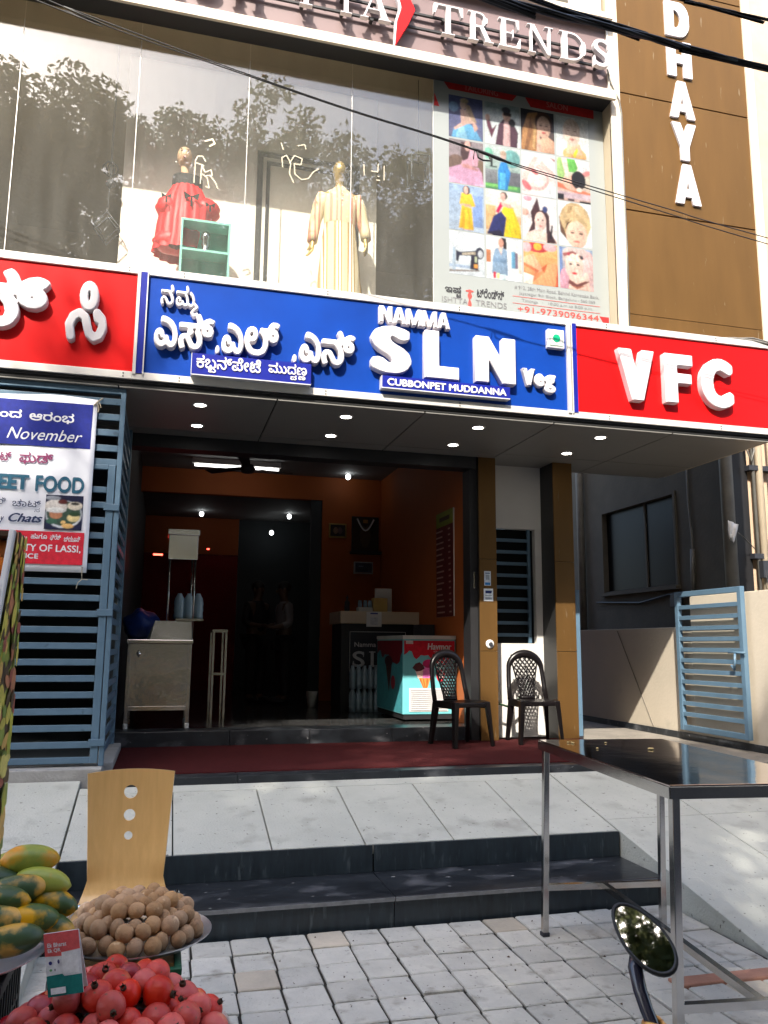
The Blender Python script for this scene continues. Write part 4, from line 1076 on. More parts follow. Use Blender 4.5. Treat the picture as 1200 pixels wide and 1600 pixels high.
PH[1, 1] = bgr((205, 222, 220), (120, 150, 140)) + [(E_(0.75, 0.75, 0.25, 0.2), (120, 180, 180)), (E_(0.1, 0.8, 0.14, 0.13), (130, 200, 175)), (rc(0, 1, 0, 0.14), (90, 150, 100)), (rc(0, 0.9, 0.06, 0.12), (130, 205, 110)), (rc(0.0, 0.34, 0.14, 0.45), (130, 135, 140)), (rc(0.66, 1, 0.14, 0.45), (110, 112, 120)), ([(0.36, 0.02), (0.62, 0.02), (0.72, 0.42), (0.60, 0.66), (0.44, 0.64), (0.36, 0.42)], (50, 140, 215)), ([(0.40, 0.02), (0.56, 0.02), (0.58, 0.4), (0.42, 0.4)], (90, 185, 235)), (E_(0.52, 0.78, 0.08, 0.1), (226, 190, 180)), (E_(0.52, 0.85, 0.09, 0.06), (196, 170, 150)), (rc(0.16, 0.22, 0.52, 0.72), (30, 40, 38)), (rc(0.14, 0.34, 0.5, 0.53), (30, 40, 38))]
PH[2, 0] = bgr((160, 185, 215), (176, 194, 214)) + [(rc(0.68, 0.95, 0.12, 0.8), (140, 168, 220)), ([(0.28, 0.06), (0.70, 0.04), (0.64, 0.52), (0.36, 0.54)], (240, 196, 50)), ([(0.34, 0.07), (0.44, 0.07), (0.46, 0.5), (0.38, 0.5)], (222, 170, 40)), ([(0.56, 0.06), (0.62, 0.06), (0.58, 0.5), (0.52, 0.5)], (225, 175, 42)), ([(0.36, 0.82), (0.64, 0.82), (0.76, 0.56), (0.62, 0.54), (0.38, 0.54), (0.30, 0.58)], (246, 206, 62)), (rc(0.34, 0.62, 0.55, 0.59), (225, 180, 160)), (E_(0.5, 0.89, 0.10, 0.10), (66, 50, 50)), (E_(0.49, 0.89, 0.065, 0.085), (232, 192, 178)), (rc(0.38, 0.64, 0.03, 0.05), (196, 160, 140))]
PH[2, 1] = bgr((225, 230, 222), (222, 205, 180)) + [(rc(0.0, 0.28, 0.12, 0.66), (222, 180, 130)), ([(0.72, 0.5), (1, 0.48), (1, 0.3), (0.74, 0.3)], (222, 184, 140)), ([(0.04, 0.02), (0.55, 0.0), (0.6, 0.4), (0.44, 0.55), (0.22, 0.42)], (42, 48, 110)), ([(0.02, 0.06), (0.2, 0.0), (0.5, 0.0), (0.4, 0.14)], (34, 30, 56)), ([(0.5, 0.0), (1, 0.0), (0.96, 0.26), (0.76, 0.68), (0.50, 0.66), (0.44, 0.55), (0.58, 0.42)], (232, 205, 40)), ([(0.62, 0.05), (0.7, 0.02), (0.72, 0.6), (0.66, 0.64)], (206, 212, 40)), ([(0.28, 0.52), (0.42, 0.76), (0.52, 0.72), (0.36, 0.5)], (215, 20, 90)), ([(0.42, 0.74), (0.70, 0.74), (0.74, 0.64), (0.48, 0.66)], (226, 180, 165)), (E_(0.52, 0.90, 0.10, 0.085), (86, 70, 70)), (E_(0.49, 0.87, 0.07, 0.085), (232, 190, 178))]
PH[3, 0] = bgr((222, 230, 236), (205, 215, 222)) + [([(0.0, 0.10), (0.85, 0.16), (0.86, 0.13), (0.0, 0.05)], (130, 120, 115)), (rc(0.0, 0.8, 0.17, 0.24), (160, 180, 205)), (rc(0.10, 0.18, 0.1, 0.62), (170, 190, 208)), ([(0.2, 0.56), (0.32, 0.52), (0.26, 0.3), (0.2, 0.32)], (42, 44, 62)), ([(0.28, 0.52), (0.76, 0.60), (0.84, 0.48), (0.30, 0.44)], (56, 58, 78)), ([(0.36, 0.51), (0.74, 0.57), (0.74, 0.50), (0.36, 0.46)], (190, 180, 160)), ([(0.62, 0.5), (0.82, 0.5), (0.82, 0.16), (0.58, 0.16)], (40, 38, 56)), (E_(0.86, 0.55, 0.12, 0.14), (50, 52, 70)), (E_(0.88, 0.53, 0.07, 0.09), (205, 212, 220)), (rc(0.70, 0.80, 0.2, 0.28), (228, 160, 80)), (rc(0.72, 0.78, 0.32, 0.46), (180, 190, 160))]
PH[3, 1] = bgr((230, 236, 238), (220, 226, 230)) + [(rc(0.0, 0.14, 0.38, 0.68), (200, 130, 90)), (rc(0.70, 0.80, 0.3, 0.70), (110, 170, 205)), (rc(0.81, 0.88, 0.3, 0.68), (130, 110, 130)), (rc(0.89, 0.98, 0.2, 0.66), (224, 216, 200)), ([(0.16, 0.14), (0.60, 0.12), (0.58, 0.70), (0.44, 0.76), (0.26, 0.72), (0.18, 0.5)], (140, 168, 196)), (rc(0.2, 0.55, 0.40, 0.50), (120, 150, 182)), ([(0.34, 0.74), (0.46, 0.76), (0.42, 0.58)], (232, 200, 186)), ([(0.42, 1.0), (0.56, 0.98), (0.58, 0.72), (0.48, 0.74)], (48, 36, 38)), (E_(0.41, 0.86, 0.075, 0.11), (226, 168, 148)), (rc(0.2, 0.27, 0.03, 0.18), (205, 30, 60)), (rc(0.29, 0.36, 0.03, 0.16), (238, 222, 150)), (rc(0.4, 0.54, 0.0, 0.14), (205, 228, 232))]
def face(cx, cy, rx, ry, sk, lip=(196, 80, 84), eye=(60, 44, 44), closed=False):
    o = [(E_(cx, cy, rx, ry), sk), (E_(cx-rx*0.4, cy+ry*0.12, rx*0.19, ry*(0.035 if closed else 0.07)), eye), (E_(cx+rx*0.4, cy+ry*0.12, rx*0.19, ry*(0.035 if closed else 0.07)), eye)]
    o += [(E_(cx-rx*0.4, cy+ry*0.27, rx*0.24, ry*0.03, rot=6), tuple(int(c*0.72) for c in sk)), (E_(cx+rx*0.4, cy+ry*0.27, rx*0.24, ry*0.03, rot=-6), tuple(int(c*0.72) for c in sk))]
    o += [([(cx-rx*0.04, cy+ry*0.1), (cx+rx*0.14, cy-ry*0.22), (cx-rx*0.12, cy-ry*0.24)], tuple(int(c*0.90) for c in sk)), (E_(cx, cy-ry*0.50, rx*0.3, ry*0.085), lip)]
    return o
PH[0, 2] = bgr((48, 52, 66), (120, 96, 84)) + [([(0.0, 0.0), (0.5, 0.0), (0.55, 0.55), (0.5, 0.95), (0.22, 0.9), (0.06, 0.5)], (190, 140, 92)), ([(0.1, 0.0), (0.2, 0.0), (0.36, 0.5), (0.3, 0.85), (0.22, 0.5)], (150, 105, 70)), ([(0.34, 0.1), (0.4, 0.05), (0.46, 0.6), (0.42, 0.8)], (215, 176, 120)), (E_(0.68, 0.72, 0.26, 0.26), (84, 54, 46)), ([(0.44, 0.0), (1, 0), (1, 0.3), (0.8, 0.4), (0.6, 0.34)], (228, 184, 156))] + face(0.68, 0.62, 0.205, 0.27, (232, 192, 170)) + [([(0.46, 0.0), (0.62, 0.0), (0.54, 0.5), (0.49, 0.55)], (236, 196, 176))]
PH[0, 3] = bgr((222, 232, 236), (232, 236, 236)) + [(E_(0.55, 0.08, 0.36, 0.2), (240, 190, 130)), ([(0.34, 0.36), (0.72, 0.36), (0.80, 0.1), (0.3, 0.1)], (244, 206, 172))] + face(0.48, 0.62, 0.27, 0.34, (246, 222, 206), (225, 150, 140), (150, 110, 96), True) + [([(0.56, 0.0), (0.66, 0.2), (0.62, 0.26), (0.5, 0.08)], (226, 226, 60)), (E_(0.82, 0.6, 0.1, 0.3), (236, 240, 240))]
PH[1, 2] = bgr((236, 238, 240), (240, 214, 214)) + [(E_(0.46, 0.42, 0.46, 0.38), (246, 226, 222)), (E_(0.42, 0.40, 0.38, 0.28), (240, 190, 186)), (E_(0.40, 0.42, 0.34, 0.22), (248, 230, 226)), (E_(0.36, 0.56, 0.14, 0.05, rot=-25), (222, 110, 118)), ([(0.0, 0.4), (0.1, 0.5), (0.36, 0.92), (0.5, 0.9), (0.3, 0.6), (0.12, 0.3)], (246, 206, 200)), ([(0.5, 0.7), (0.95, 0.5), (1, 0.56), (0.6, 0.84)], (244, 200, 194)), (E_(0.14, 0.22, 0.16, 0.08, rot=-35), (232, 120, 126)), ([(0.78, 0.96), (1, 0.9), (0.98, 0.86)], (190, 90, 90)), ([(0.6, 0.08), (1, 0.3), (1, 0), (0.5, 0)], (226, 234, 240))]
PH[1, 3] = bgr((214, 226, 206), (200, 170, 160)) + [(E_(0.12, 0.75, 0.14, 0.26), (170, 210, 130)), (E_(0.42, 0.86, 0.22, 0.18), (110, 190, 90)), ([(0.14, 1), (0.3, 1), (0.38, 0.55), (0.26, 0.55)], (240, 214, 210)), ([(0.55, 1), (1, 1), (1, 0.7), (0.72, 0.62)], (244, 232, 236)), (E_(0.88, 0.7, 0.14, 0.06, rot=20), (216, 140, 140)), ([(0, 0.42), (0.3, 0.36), (1, 0.26), (1, 0.16), (0, 0.3)], (216, 120, 90)), (E_(0.46, 0.44, 0.3, 0.18), (236, 186, 166)), (E_(0.64, 0.52, 0.22, 0.22), (34, 32, 38)), (E_(0.66, 0.30, 0.09, 0.05), (240, 220, 210)), (rc(0, 1, 0.08, 0.22), (196, 176, 186)), (rc(0, 0.2, 0.02, 0.16), (34, 34, 42)), (rc(0.3, 0.5, 0.02, 0.07), (50, 44, 60)), (rc(0.66, 1, 0.0, 0.05), (40, 38, 44))]
PH[2, 2] = bgr((236, 232, 234), (236, 226, 226)) + [(E_(0.16, 0.93, 0.13, 0.06), (232, 160, 176)), (E_(0.08, 0.62, 0.12, 0.08), (236, 186, 170)), ([(0.0, 0.0), (1, 0.0), (0.98, 0.08), (0.7, 0.2), (0.6, 0.26), (0.4, 0.26), (0.14, 0.18)], (240, 210, 198)), ([(0.24, 0.64), (0.44, 0.98), (0.52, 0.7), (0.66, 0.74), (0.78, 0.6), (0.78, 0.3), (0.98, 0.02), (0.70, 0.0), (0.68, 0.4), (0.36, 0.5), (0.36, 0.26), (0.16, 0.18), (0.28, 0.4)], (72, 44, 48)), (E_(0.66, 0.74, 0.08, 0.07), (60, 76, 130)), ([(0.84, 0.42), (0.88, 0.4), (0.84, 0.1), (0.78, 0.1)], (40, 36, 44))] + face(0.52, 0.46, 0.165, 0.21, (242, 212, 202), (222, 130, 130))
PH[2, 3] = bgr((222, 230, 234), (226, 232, 234)) + [(E_(0.5, 0.56, 0.46, 0.44), (196, 170, 126)), ([(0.02, 0.7), (0.2, 0.3), (0.3, 0.1), (0.06, 0.3)], (110, 80, 62)), ([(0.04, 0.6), (0.3, 0.95), (0.8, 0.9), (0.98, 0.5), (0.84, 0.24), (0.6, 0.5), (0.14, 0.4)], (208, 182, 138)), ([(0.3, 0.9), (0.44, 0.92), (0.3, 0.5), (0.2, 0.5)], (168, 140, 100)), ([(0.5, 0.92), (0.6, 0.92), (0.72, 0.6), (0.5, 0.55)], (226, 204, 166))] + face(0.54, 0.28, 0.32, 0.30, (242, 202, 180), (226, 120, 110), (70, 52, 50)) + [([(0.14, 0.52), (0.4, 0.66), (0.86, 0.5), (0.8, 0.62), (0.5, 0.8), (0.2, 0.7)], (204, 178, 134)), ([(0.2, 0.36), (0.3, 0.5), (0.42, 0.6), (0.24, 0.5)], (60, 44, 40))]
PH[3, 2] = bgr((242, 190, 120), (226, 130, 90)) + [(E_(0.4, 0.88, 0.34, 0.12), (206, 66, 70)), (E_(0.42, 0.9, 0.12, 0.09), (236, 186, 70)), (E_(0.1, 0.86, 0.14, 0.12), (240, 190, 196)), (E_(0.78, 0.92, 0.2, 0.1), (244, 176, 180)), ([(0.0, 0.62), (0.3, 0.72), (0.56, 0.36), (0.4, 0.28), (0.0, 0.46)], (244, 190, 150)), ([(0.0, 0.50), (0.46, 0.34), (0.34, 0.24), (0.0, 0.34)], (226, 120, 80)), ([(0.0, 0.42), (0.4, 0.30), (0.3, 0.24), (0.0, 0.3)], (240, 160, 110)), ([(0.2, 0.0), (0.9, 0.0), (1, 0.6), (0.7, 0.5), (0.5, 0.24)], (240, 170, 120)), ([(0.5, 0.4), (0.7, 0.54), (0.6, 0.3)], (200, 100, 60)), ([(0, 0), (0.24, 0), (0.3, 0.2), (0, 0.26)], (246, 236, 222)), ([(0.9, 0), (1, 0), (1, 0.5)], (205, 96, 66))]
PH[3, 3] = bgr((150, 170, 196), (206, 176, 176)) + [(E_(0.5, 0.78, 0.44, 0.26), (206, 190, 186)), (E_(0.86, 0.55, 0.2, 0.4), (226, 190, 190)), (rc(0.0, 0.1, 0.2, 1), (120, 146, 196)), ([(0.2, 0.0), (0.9, 0.0), (0.84, 0.3), (0.5, 0.4), (0.24, 0.26)], (238, 206, 190)), (E_(0.14, 0.2, 0.14, 0.28), (214, 160, 178))] + face(0.44, 0.56, 0.27, 0.34, (244, 214, 200), (206, 44, 60), (48, 40, 44)) + [([(0.24, 0.14), (0.5, 0.04), (0.86, 0.22), (0.86, 0.28), (0.5, 0.14), (0.28, 0.24)], (120, 70, 66)), ([(0.3, 0.1), (0.5, 0.02), (0.8, 0.14), (0.5, 0.08)], (170, 110, 90)), (E_(0.78, 0.38, 0.06, 0.07), (230, 214, 200)), (E_(0.80, 0.28, 0.07, 0.05), (214, 190, 180)), ([(0.1, 0.84), (0.4, 0.92), (0.7, 0.8), (0.74, 0.74), (0.4, 0.86), (0.14, 0.76)], (150, 90, 90)), (E_(0.28, 0.83, 0.04, 0.04), (190, 60, 80)), (E_(0.55, 0.84, 0.05, 0.03), (236, 226, 214)), (E_(0.66, 0.78, 0.05, 0.05), (60, 56, 66))]
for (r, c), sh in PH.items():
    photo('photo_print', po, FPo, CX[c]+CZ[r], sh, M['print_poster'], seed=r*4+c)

# ------------------------------------------------------------------ curly gold letters stuck on the glass
gl = thing('glass_decal', 'pale gold brush-drawn letters stuck on the display glass', 'decal', (0.9, 6.565, 5.3))
FG = facade(6.5655)
def brush(paths, w=0.010):
    mb = MB(); loops_mesh(mb, loops_from(ccw(strokes(paths, w)), (0, 0), False, 420), FG, 0.0012); mb.build('brush_stroke', M['gold_line'], gl)
brush([[(0.053, 5.36), (0.055, 5.56), (0.075, 5.61), (0.115, 5.615), (0.14, 5.57)], [(0.06, 5.545), (0.13, 5.53)], [(0.105, 5.36), (0.11, 5.53), (0.14, 5.47), (0.19, 5.50), (0.20, 5.45), (0.15, 5.44)], [(0.12, 5.45), (0.16, 5.42), (0.18, 5.33), (0.15, 5.34)], [(0.18, 5.45), (0.23, 5.39), (0.25, 5.34)]])
brush([[(0.13, 5.76), (0.19, 5.79), (0.21, 5.75), (0.17, 5.72)]], 0.016)
brush([[(0.80, 5.63), (0.79, 5.72), (0.83, 5.75), (0.87, 5.68), (0.86, 5.58), (0.90, 5.50)], [(0.86, 5.68), (0.90, 5.76), (0.97, 5.74), (0.96, 5.68), (0.90, 5.68), (0.91, 5.58), (0.97, 5.54), (1.03, 5.56), (1.07, 5.63), (1.12, 5.67)], [(0.78, 5.86), (0.80, 5.80)], [(0.93, 5.86), (0.99, 5.88), (1.0, 5.84)]])
brush([[(1.53, 5.78), (1.535, 5.68)], [(1.60, 5.73), (1.66, 5.73), (1.665, 5.81)], [(1.72, 5.80), (1.72, 5.66)], [(1.66, 5.69), (1.67, 5.685)], [(1.65, 5.65), (1.68, 5.65)]], 0.011)

# ------------------------------------------------------------------ left gate with its printed banner
YG = 6.33
def slats(parent, xa, xb, zs, y0=YG-0.012, y1=YG+0.012, h=0.05):
    for z in zs: MB().box(xa, xb, y0, y1, z-h, z).build('slat', M['gate_blue'], parent, bevel=0.003)
gt = thing('slatted_gate', 'tall blue slatted steel gate leaf behind the printed banner', 'gate', (-0.9, YG, 0.64))
xg = -1.72
MB().box(-0.468, -0.415, YG-0.022, YG+0.022, 0.655, 2.82).build('frame_post', M['gate_blue'], gt, bevel=0.004)
MB().box(xg, xg+0.05, YG-0.022, YG+0.022, 0.655, 2.82).build('frame_post', M['gate_blue'], gt, bevel=0.004)
MB().box(xg+0.0505, -0.4685, YG-0.02, YG+0.02, 0.655, 0.698).build('frame_rail', M['gate_blue'], gt, bevel=0.003)
MB().box(xg+0.0505, -0.4685, YG-0.02, YG+0.02, 2.785, 2.82).build('frame_rail', M['gate_blue'], gt, bevel=0.003)
slats(gt, xg+0.0505, -0.4685, [0.805+0.1155*k for k in range(17)], h=0.046)
for z in (2.50, 1.72, 0.80):
    MB().box(-0.482, -0.372, YG-0.036, YG-0.0225, z-0.028, z+0.022).build('hinge', M['gate_blue'], gt, bevel=0.003)
gf = thing('gate_surround', 'blue steel post, fixed top slats and side return of the left gate', 'fence', (-0.4, YG, 0.64))
MB().box(-0.409, -0.372, YG-0.022, YG+0.022, 0.634, 3.42).build('post', M['gate_blue'], gf, bevel=0.004)
MB().box(-2.5, -0.4095, YG-0.022, YG+0.022, 3.375, 3.42).build('top_rail', M['gate_blue'], gf, bevel=0.003)
slats(gf, -2.5, -0.4095, [3.34, 3.218, 3.096, 2.975, 2.868])
MB().box(-2.5, -2.45, YG-0.022, YG+0.022, 0.634, 3.3745).build('post', M['gate_blue'], gf)
MB().box(-0.412, -0.372, 7.56, 7.64, 0.642, 3.42).build('post', M['gate_blue'], gf, bevel=0.004)
for k in range(23): MB().box(-0.400, -0.382, YG+0.0225, 7.5595, 0.70+0.1175*k, 0.745+0.1175*k).build('slat', M['gate_blue'], gf)
bn = thing('printed_banner', 'white and blue printed flex banner tied to the left gate', 'banner', (-1.1, 6.30, 2.0))
YB = 6.2935
mb = MB(); n, mz = 40, 24
XB0, XB1, ZB0, ZB1 = -2.1, -0.572, 2.003, 3.312
wav = lambda u, v: 0.0035*math.sin(u*9+v*4)+0.0025*math.sin(u*23-v*7)*(v)
mb.loft([[(XB0+(XB1-XB0)*i/n, YB+wav(i/n, j/mz), ZB0+(ZB1-ZB0)*j/mz+(0.012*math.sin(i/n*math.pi*3) if j == mz else 0)) for i in range(n+1)] for j in range(mz+1)], cap=False, close=False)
o = mb.build('cloth', M['banner_cloth'], bn, smooth=True); so = o.modifiers.new('s', 'SOLIDIFY'); so.thickness = 0.0015
FBn = facade(6.2875); FBt = facade(6.2862)
picture('colour_field', bn, FBn, (XB0+0.02, -0.603, 2.925, 3.268), [(rc(0, 1, 0, 1), (22, 36, 128))], M['print'])
picture('colour_field', bn, FBn, (XB0+0.02, -0.603, 2.056, 2.294), [(rc(0, 1, 0, 1), (204, 40, 58))], M['print'])
WH = mat('print_white', (0.75, 0.76, 0.80), None); MAG = mat('print_magenta', (0.22, 0.02, 0.10), None); TEA = mat('print_teal', (0.006, 0.10, 0.17), None); NAV = mat('print_navy', (0.012, 0.03, 0.10), None)
lettering('lettering', 'ಂದ', bn, WH, (-1.241, -1.094, 3.125, 3.19), FBt, 0.001, (0.012, 0.012), res=50)
lettering('lettering', 'ಆರಂಭ', bn, WH, (-1.040, -0.730, 3.105, 3.187), FBt, 0.001, (0.012, 0.012), res=50)
lettering('lettering', 'November', bn, WH, (-1.182, -0.664, 2.968, 3.055), FBt, 0.001, (0.0, 0.0), shear=0.35, res=60)
lettering('lettering', 'ಸ್ಟ್ರೀಟ್', bn, MAG, (-1.45, -1.141, 2.80, 2.875), FBt, 0.001, (0.02, 0.015), res=50)
lettering('lettering', 'ಫುಡ್', bn, MAG, (-1.087, -0.856, 2.783, 2.875), FBt, 0.001, (0.02, 0.015), res=50)
lettering('lettering', 'STREET', bn, TEA, (-1.44, -1.007, 2.592, 2.706), FBt, 0.001, (0.045, 0.03), True, res=60)
lettering('lettering', 'FOOD', bn, TEA, (-0.963, -0.627, 2.583, 2.706), FBt, 0.001, (0.04, 0.03), res=60)
lettering('lettering', 'ರಿ', bn, NAV, (-1.20, -1.154, 2.478, 2.53), FBt, 0.001, (0.01, 0.01), res=50)
lettering('lettering', 'ಚಾಟ್', bn, NAV, (-1.107, -0.916, 2.468, 2.522), FBt, 0.001, (0.01, 0.01), res=50)
lettering('lettering', 'ಸ', bn, NAV, (-0.955, -0.920, 2.432, 2.462), FBt, 0.001, (0.01, 0.01), res=50)
lettering('lettering', 'y', bn, NAV, (-1.185, -1.155, 2.335, 2.390), FBt, 0.001, (0.02, 0.01), shear=0.35, res=50)
lettering('lettering', 'Chats', bn, NAV, (-1.126, -0.896, 2.355, 2.42), FBt, 0.001, (0.03, 0.015), shear=0.4, res=60)
for t, b in ((',', (-1.00, -0.99, 2.235, 2.25)), ('ಹಾಗೂ', (-0.966, -0.856, 2.238, 2.277)), ('ಫ್ರೆಶ್', (-0.836, -0.762, 2.230, 2.275)), ('ಜ್ಯೂಸ್', (-0.741, -0.629, 2.225, 2.267))):
    lettering('lettering', t, bn, WH, b, FBt, 0.001, (0.012, 0.01), res=44)
lettering('lettering', 'VARIETY OF LASSI,', bn, WH, (-1.19, -0.621, 2.140, 2.198), FBt, 0.001, (0.02, 0.014), res=50)
lettering('lettering', 'JUICE', bn, WH, (-1.06, -0.906, 2.082, 2.130), FBt, 0.001, (0.02, 0.014), res=50)
photo('food_photo', bn, FBn, (-0.884, -0.626, 2.311, 2.566), [(rc(0, 1, 0, 1), (28, 32, 62)), (E_(0.5, 0.45, 0.48, 0.4), (200, 205, 212)), (E_(0.5, 0.47, 0.45, 0.36), (60, 84, 70)), (E_(0.28, 0.66, 0.3, 0.2), (214, 208, 200)), (E_(0.3, 0.44, 0.17, 0.13), (190, 130, 96)), (E_(0.3, 0.56, 0.26, 0.08), (226, 226, 222)), (E_(0.2, 0.9, 0.2, 0.06), (150, 156, 164)), (E_(0.46, 0.80, 0.13, 0.07), (96, 44, 40)), (E_(0.78, 0.70, 0.2, 0.12), (226, 216, 196)), (E_(0.78, 0.76, 0.12, 0.04), (48, 50, 44)), (E_(0.76, 0.36, 0.17, 0.12), (214, 196, 140)), (E_(0.78, 0.46, 0.15, 0.06), (44, 70, 44)), (E_(0.62, 0.12, 0.16, 0.07), (226, 180, 110)), (E_(0.5, 0.22, 0.06, 0.05), (230, 190, 120)), (E_(0.2, 0.24, 0.14, 0.08), (60, 100, 80))], M['print'])
for (x, z) in ((-0.594, 3.268), (-0.602, 2.040)):
    MB().lathe([(0.004, -0.001), (0.009, -0.001), (0.009, 0.001), (0.004, 0.001)], 12, cap=False).build('eyelet', M['steel_dull'], bn, local=True).location = (x+1.1, -0.014, z-2.0)
mb = MB(); mb.tube([(-0.594, 6.284, 3.268), (-0.575, 6.285, 3.29), (-0.55, 6.295, 3.318), (-0.54, 6.31, 3.33)], 0.006, 6); mb.tube([(-0.575, 6.284, 3.285), (-0.56, 6.285, 3.24), (-0.565, 6.286, 3.215)], 0.004, 6); mb.tube([(-0.56, 6.286, 3.29), (-0.545, 6.285, 3.25)], 0.004, 6); mb.build('tie_string', M['twine'], bn)
mb = MB(); mb.tube([(-0.602, 6.284, 2.04), (-0.602, 6.288, 1.99), (-0.600, 6.300, 1.955), (-0.56, 6.305, 1.952)], 0.003, 6); mb.tube([(-0.600, 6.300, 1.955), (-0.625, 6.295, 1.93), (-0.635, 6.295, 1.885)], 0.003, 6); mb.build('tie_string', M['twine'], bn)

# ------------------------------------------------------------------ small gate leaves by the passage
def leaf_gate(label, x, y0, y1, z0, z1, n, latch):
    t = thing('gate_leaf', label, 'gate', (x, (y0+y1)/2, z0))
    w = 0.024
    for a, b in ((y0, y0+0.055), (y1-0.055, y1)): MB().box(x-w, x+w, a, b, z0, z1).build('frame_post', M['gate_blue'], t, bevel=0.004)
    for a, b in ((z0, z0+0.055), (z1-0.055, z1)): MB().box(x-w+0.002, x+w-0.002, y0+0.0555, y1-0.0555, a, b).build('frame_rail', M['gate_blue'], t, bevel=0.004)
    st = (z1-z0-0.11)/(n+1)
    for k in range(n):
        z = z0+0.055+st*(k+1)
        MB().box(x-0.016, x+0.016, y0+0.0555, y1-0.0555, z-0.021, z+0.021).build('slat', M['gate_blue'], t, bevel=0.002)
    if latch:
        zl = z0+0.055+st*6.8
        lb = MB().tube([(x-0.04, y0-0.03, zl), (x-0.04, y0+0.20, zl)], 0.010, 10).build('latch_bolt', M['gate_blue'], t, smooth=True)
        mb = MB(); mb.tube([(x-0.045, y0+0.10, zl-0.01), (x-0.06, y0+0.09, zl-0.09), (x-0.045, y0+0.12, zl-0.16), (x-0.045, y0+0.16, zl-0.12)], 0.012, 8); mb.build('padlock_hasp', M['gate_blue'], lb, smooth=True)
    return t
leaf_gate('blue slatted gate leaf folded open against the cream boundary wall', 5.30, 6.62, 7.67, 0.655, 2.085, 11, True)
leaf_gate('blue gate leaf seen edge-on beside the brown pillar', 4.165, 7.74, 8.75, 0.60, 2.09, 11, False)

# ------------------------------------------------------------------ overhead cables
def cable(label, pts, r, strands=1, tw=0.0, group='overhead cables'):
    pts = [Vector(p) for p in pts]
    d0 = (pts[0]-pts[1]).normalized(); d1 = (pts[-1]-pts[-2]).normalized()
    pts = [pts[0]+d0*6+Vector((0, 0, 0.25))]+pts+[pts[-1]+d1*5+Vector((0, 0, 0.1))]
    mb = MB()
    dense = []
    for i in range(len(pts)-1):
        p0, p1, p2, p3 = pts[max(i-1, 0)], pts[i], pts[i+1], pts[min(i+2, len(pts)-1)]
        m_ = max(2, int((p2-p1).length/0.06)) if strands > 1 else 6
        for k in range(m_):
            q = k/m_
            dense.append(0.5*((2*p1)+(p2-p0)*q+(2*p0-5*p1+4*p2-p3)*q*q+(3*p1-p0-3*p2+p3)*q**3))
    dense.append(pts[-1])
    for s in range(strands):
        ps = [p+Vector((0, math.cos(i*0.62+s*2*math.pi/strands), math.sin(i*0.62+s*2*math.pi/strands)))*tw for i, p in enumerate(dense)]
        mb.tube(ps, r, 6)
    o = mb.build('overhead_cable', M['cable'], smooth=True)
    return tag(o, label, 'cable', group)
cable('thin upper cable of the pair crossing the display glass', [(-0.974, 5.3, 5.788), (-0.871, 5.3, 5.764), (-0.234, 5.3, 5.631), (0.389, 5.3, 5.508), (1.140, 5.3, 5.376), (1.783, 5.3, 5.288), (2.248, 5.3, 5.207), (2.406, 5.3, 5.172), (3.170, 5.3, 5.076), (3.802, 5.3, 4.999), (4.713, 5.3, 4.887)], 0.0042)
lo = cable('thin lower cable of the pair crossing the poster with a taped splice', [(-1.095, 5.31, 5.789), (-0.869, 5.31, 5.744), (-0.233, 5.31, 5.616), (0.390, 5.305, 5.500), (1.140, 5.305, 5.369), (1.783, 5.305, 5.281), (2.248, 5.305, 5.200), (2.406, 5.305, 5.163), (3.169, 5.31, 5.054), (3.801, 5.31, 4.965), (4.709, 5.31, 4.840)], 0.0042)
mb = MB(); mb.tube([(2.03, 5.303, 5.247), (2.12, 5.303, 5.230), (2.30, 5.303, 5.190), (2.40, 5.303, 5.168)], [0.006, 0.012, 0.014, 0.006], 8); mb.tube([(2.12, 5.303, 5.23), (2.13, 5.303, 5.17), (2.17, 5.303, 5.155), (2.23, 5.303, 5.16), (2.22, 5.303, 5.20)], 0.007, 6); mb.tube([(2.10, 5.303, 5.23), (2.09, 5.303, 5.15)], 0.004, 6); mb.build('splice', M['cable'], lo, smooth=True)
cable('thick twisted cable running across the top right of the facade', [(0.582, 2.25, 3.698), (0.893, 2.25, 3.664), (1.15, 2.25, 3.647), (1.395, 2.25, 3.643), (1.547, 2.25, 3.638), (1.729, 2.25, 3.627), (1.917, 2.25, 3.621), (2.055, 2.25, 3.619)], 0.0062, 3, 0.0065)
cable('thinner black cable lying just above the thick twisted one', [(1.043, 2.272, 3.719), (1.236, 2.272, 3.697), (1.409, 2.272, 3.68), (1.563, 2.272, 3.671), (1.89, 2.272, 3.647)], 0.0045, 2, 0.0045)
cable('thin cable cutting the top right corner of the picture', [(1.7, 2.34, 3.92), (1.839, 2.34, 3.919), (2.009, 2.34, 3.918), (2.155, 2.34, 3.919)], 0.0032, 2, 0.003)
mb = MB(); mb.tube([(3.93, 6.38, 7.10), (3.97, 6.385, 6.95), (4.05, 6.39, 6.80), (4.075, 6.395, 6.66), (4.07, 6.395, 6.0), (4.072, 6.395, 5.2), (4.06, 6.39, 4.42)], 0.008, 6)
tag(mb.build('sign_wire', M['pvc'], smooth=True), 'grey wire stapled down the cream edge of the brown pilaster', 'wire')
mb = MB(); mb.tube([(4.9, 6.30, 4.402), (5.1, 6.26, 4.41), (5.3, 6.24, 4.40), (5.47, 6.23, 4.378), (5.6, 6.3, 4.34)], 0.011, 6); mb.tube([(4.95, 6.32, 4.41), (5.3, 6.25, 4.43), (5.6, 6.3, 4.42)], 0.008, 6)
tag(mb.build('sign_wire', M['pvc'], smooth=True), 'loose wires lying on top of the red VFC signboard', 'wire')

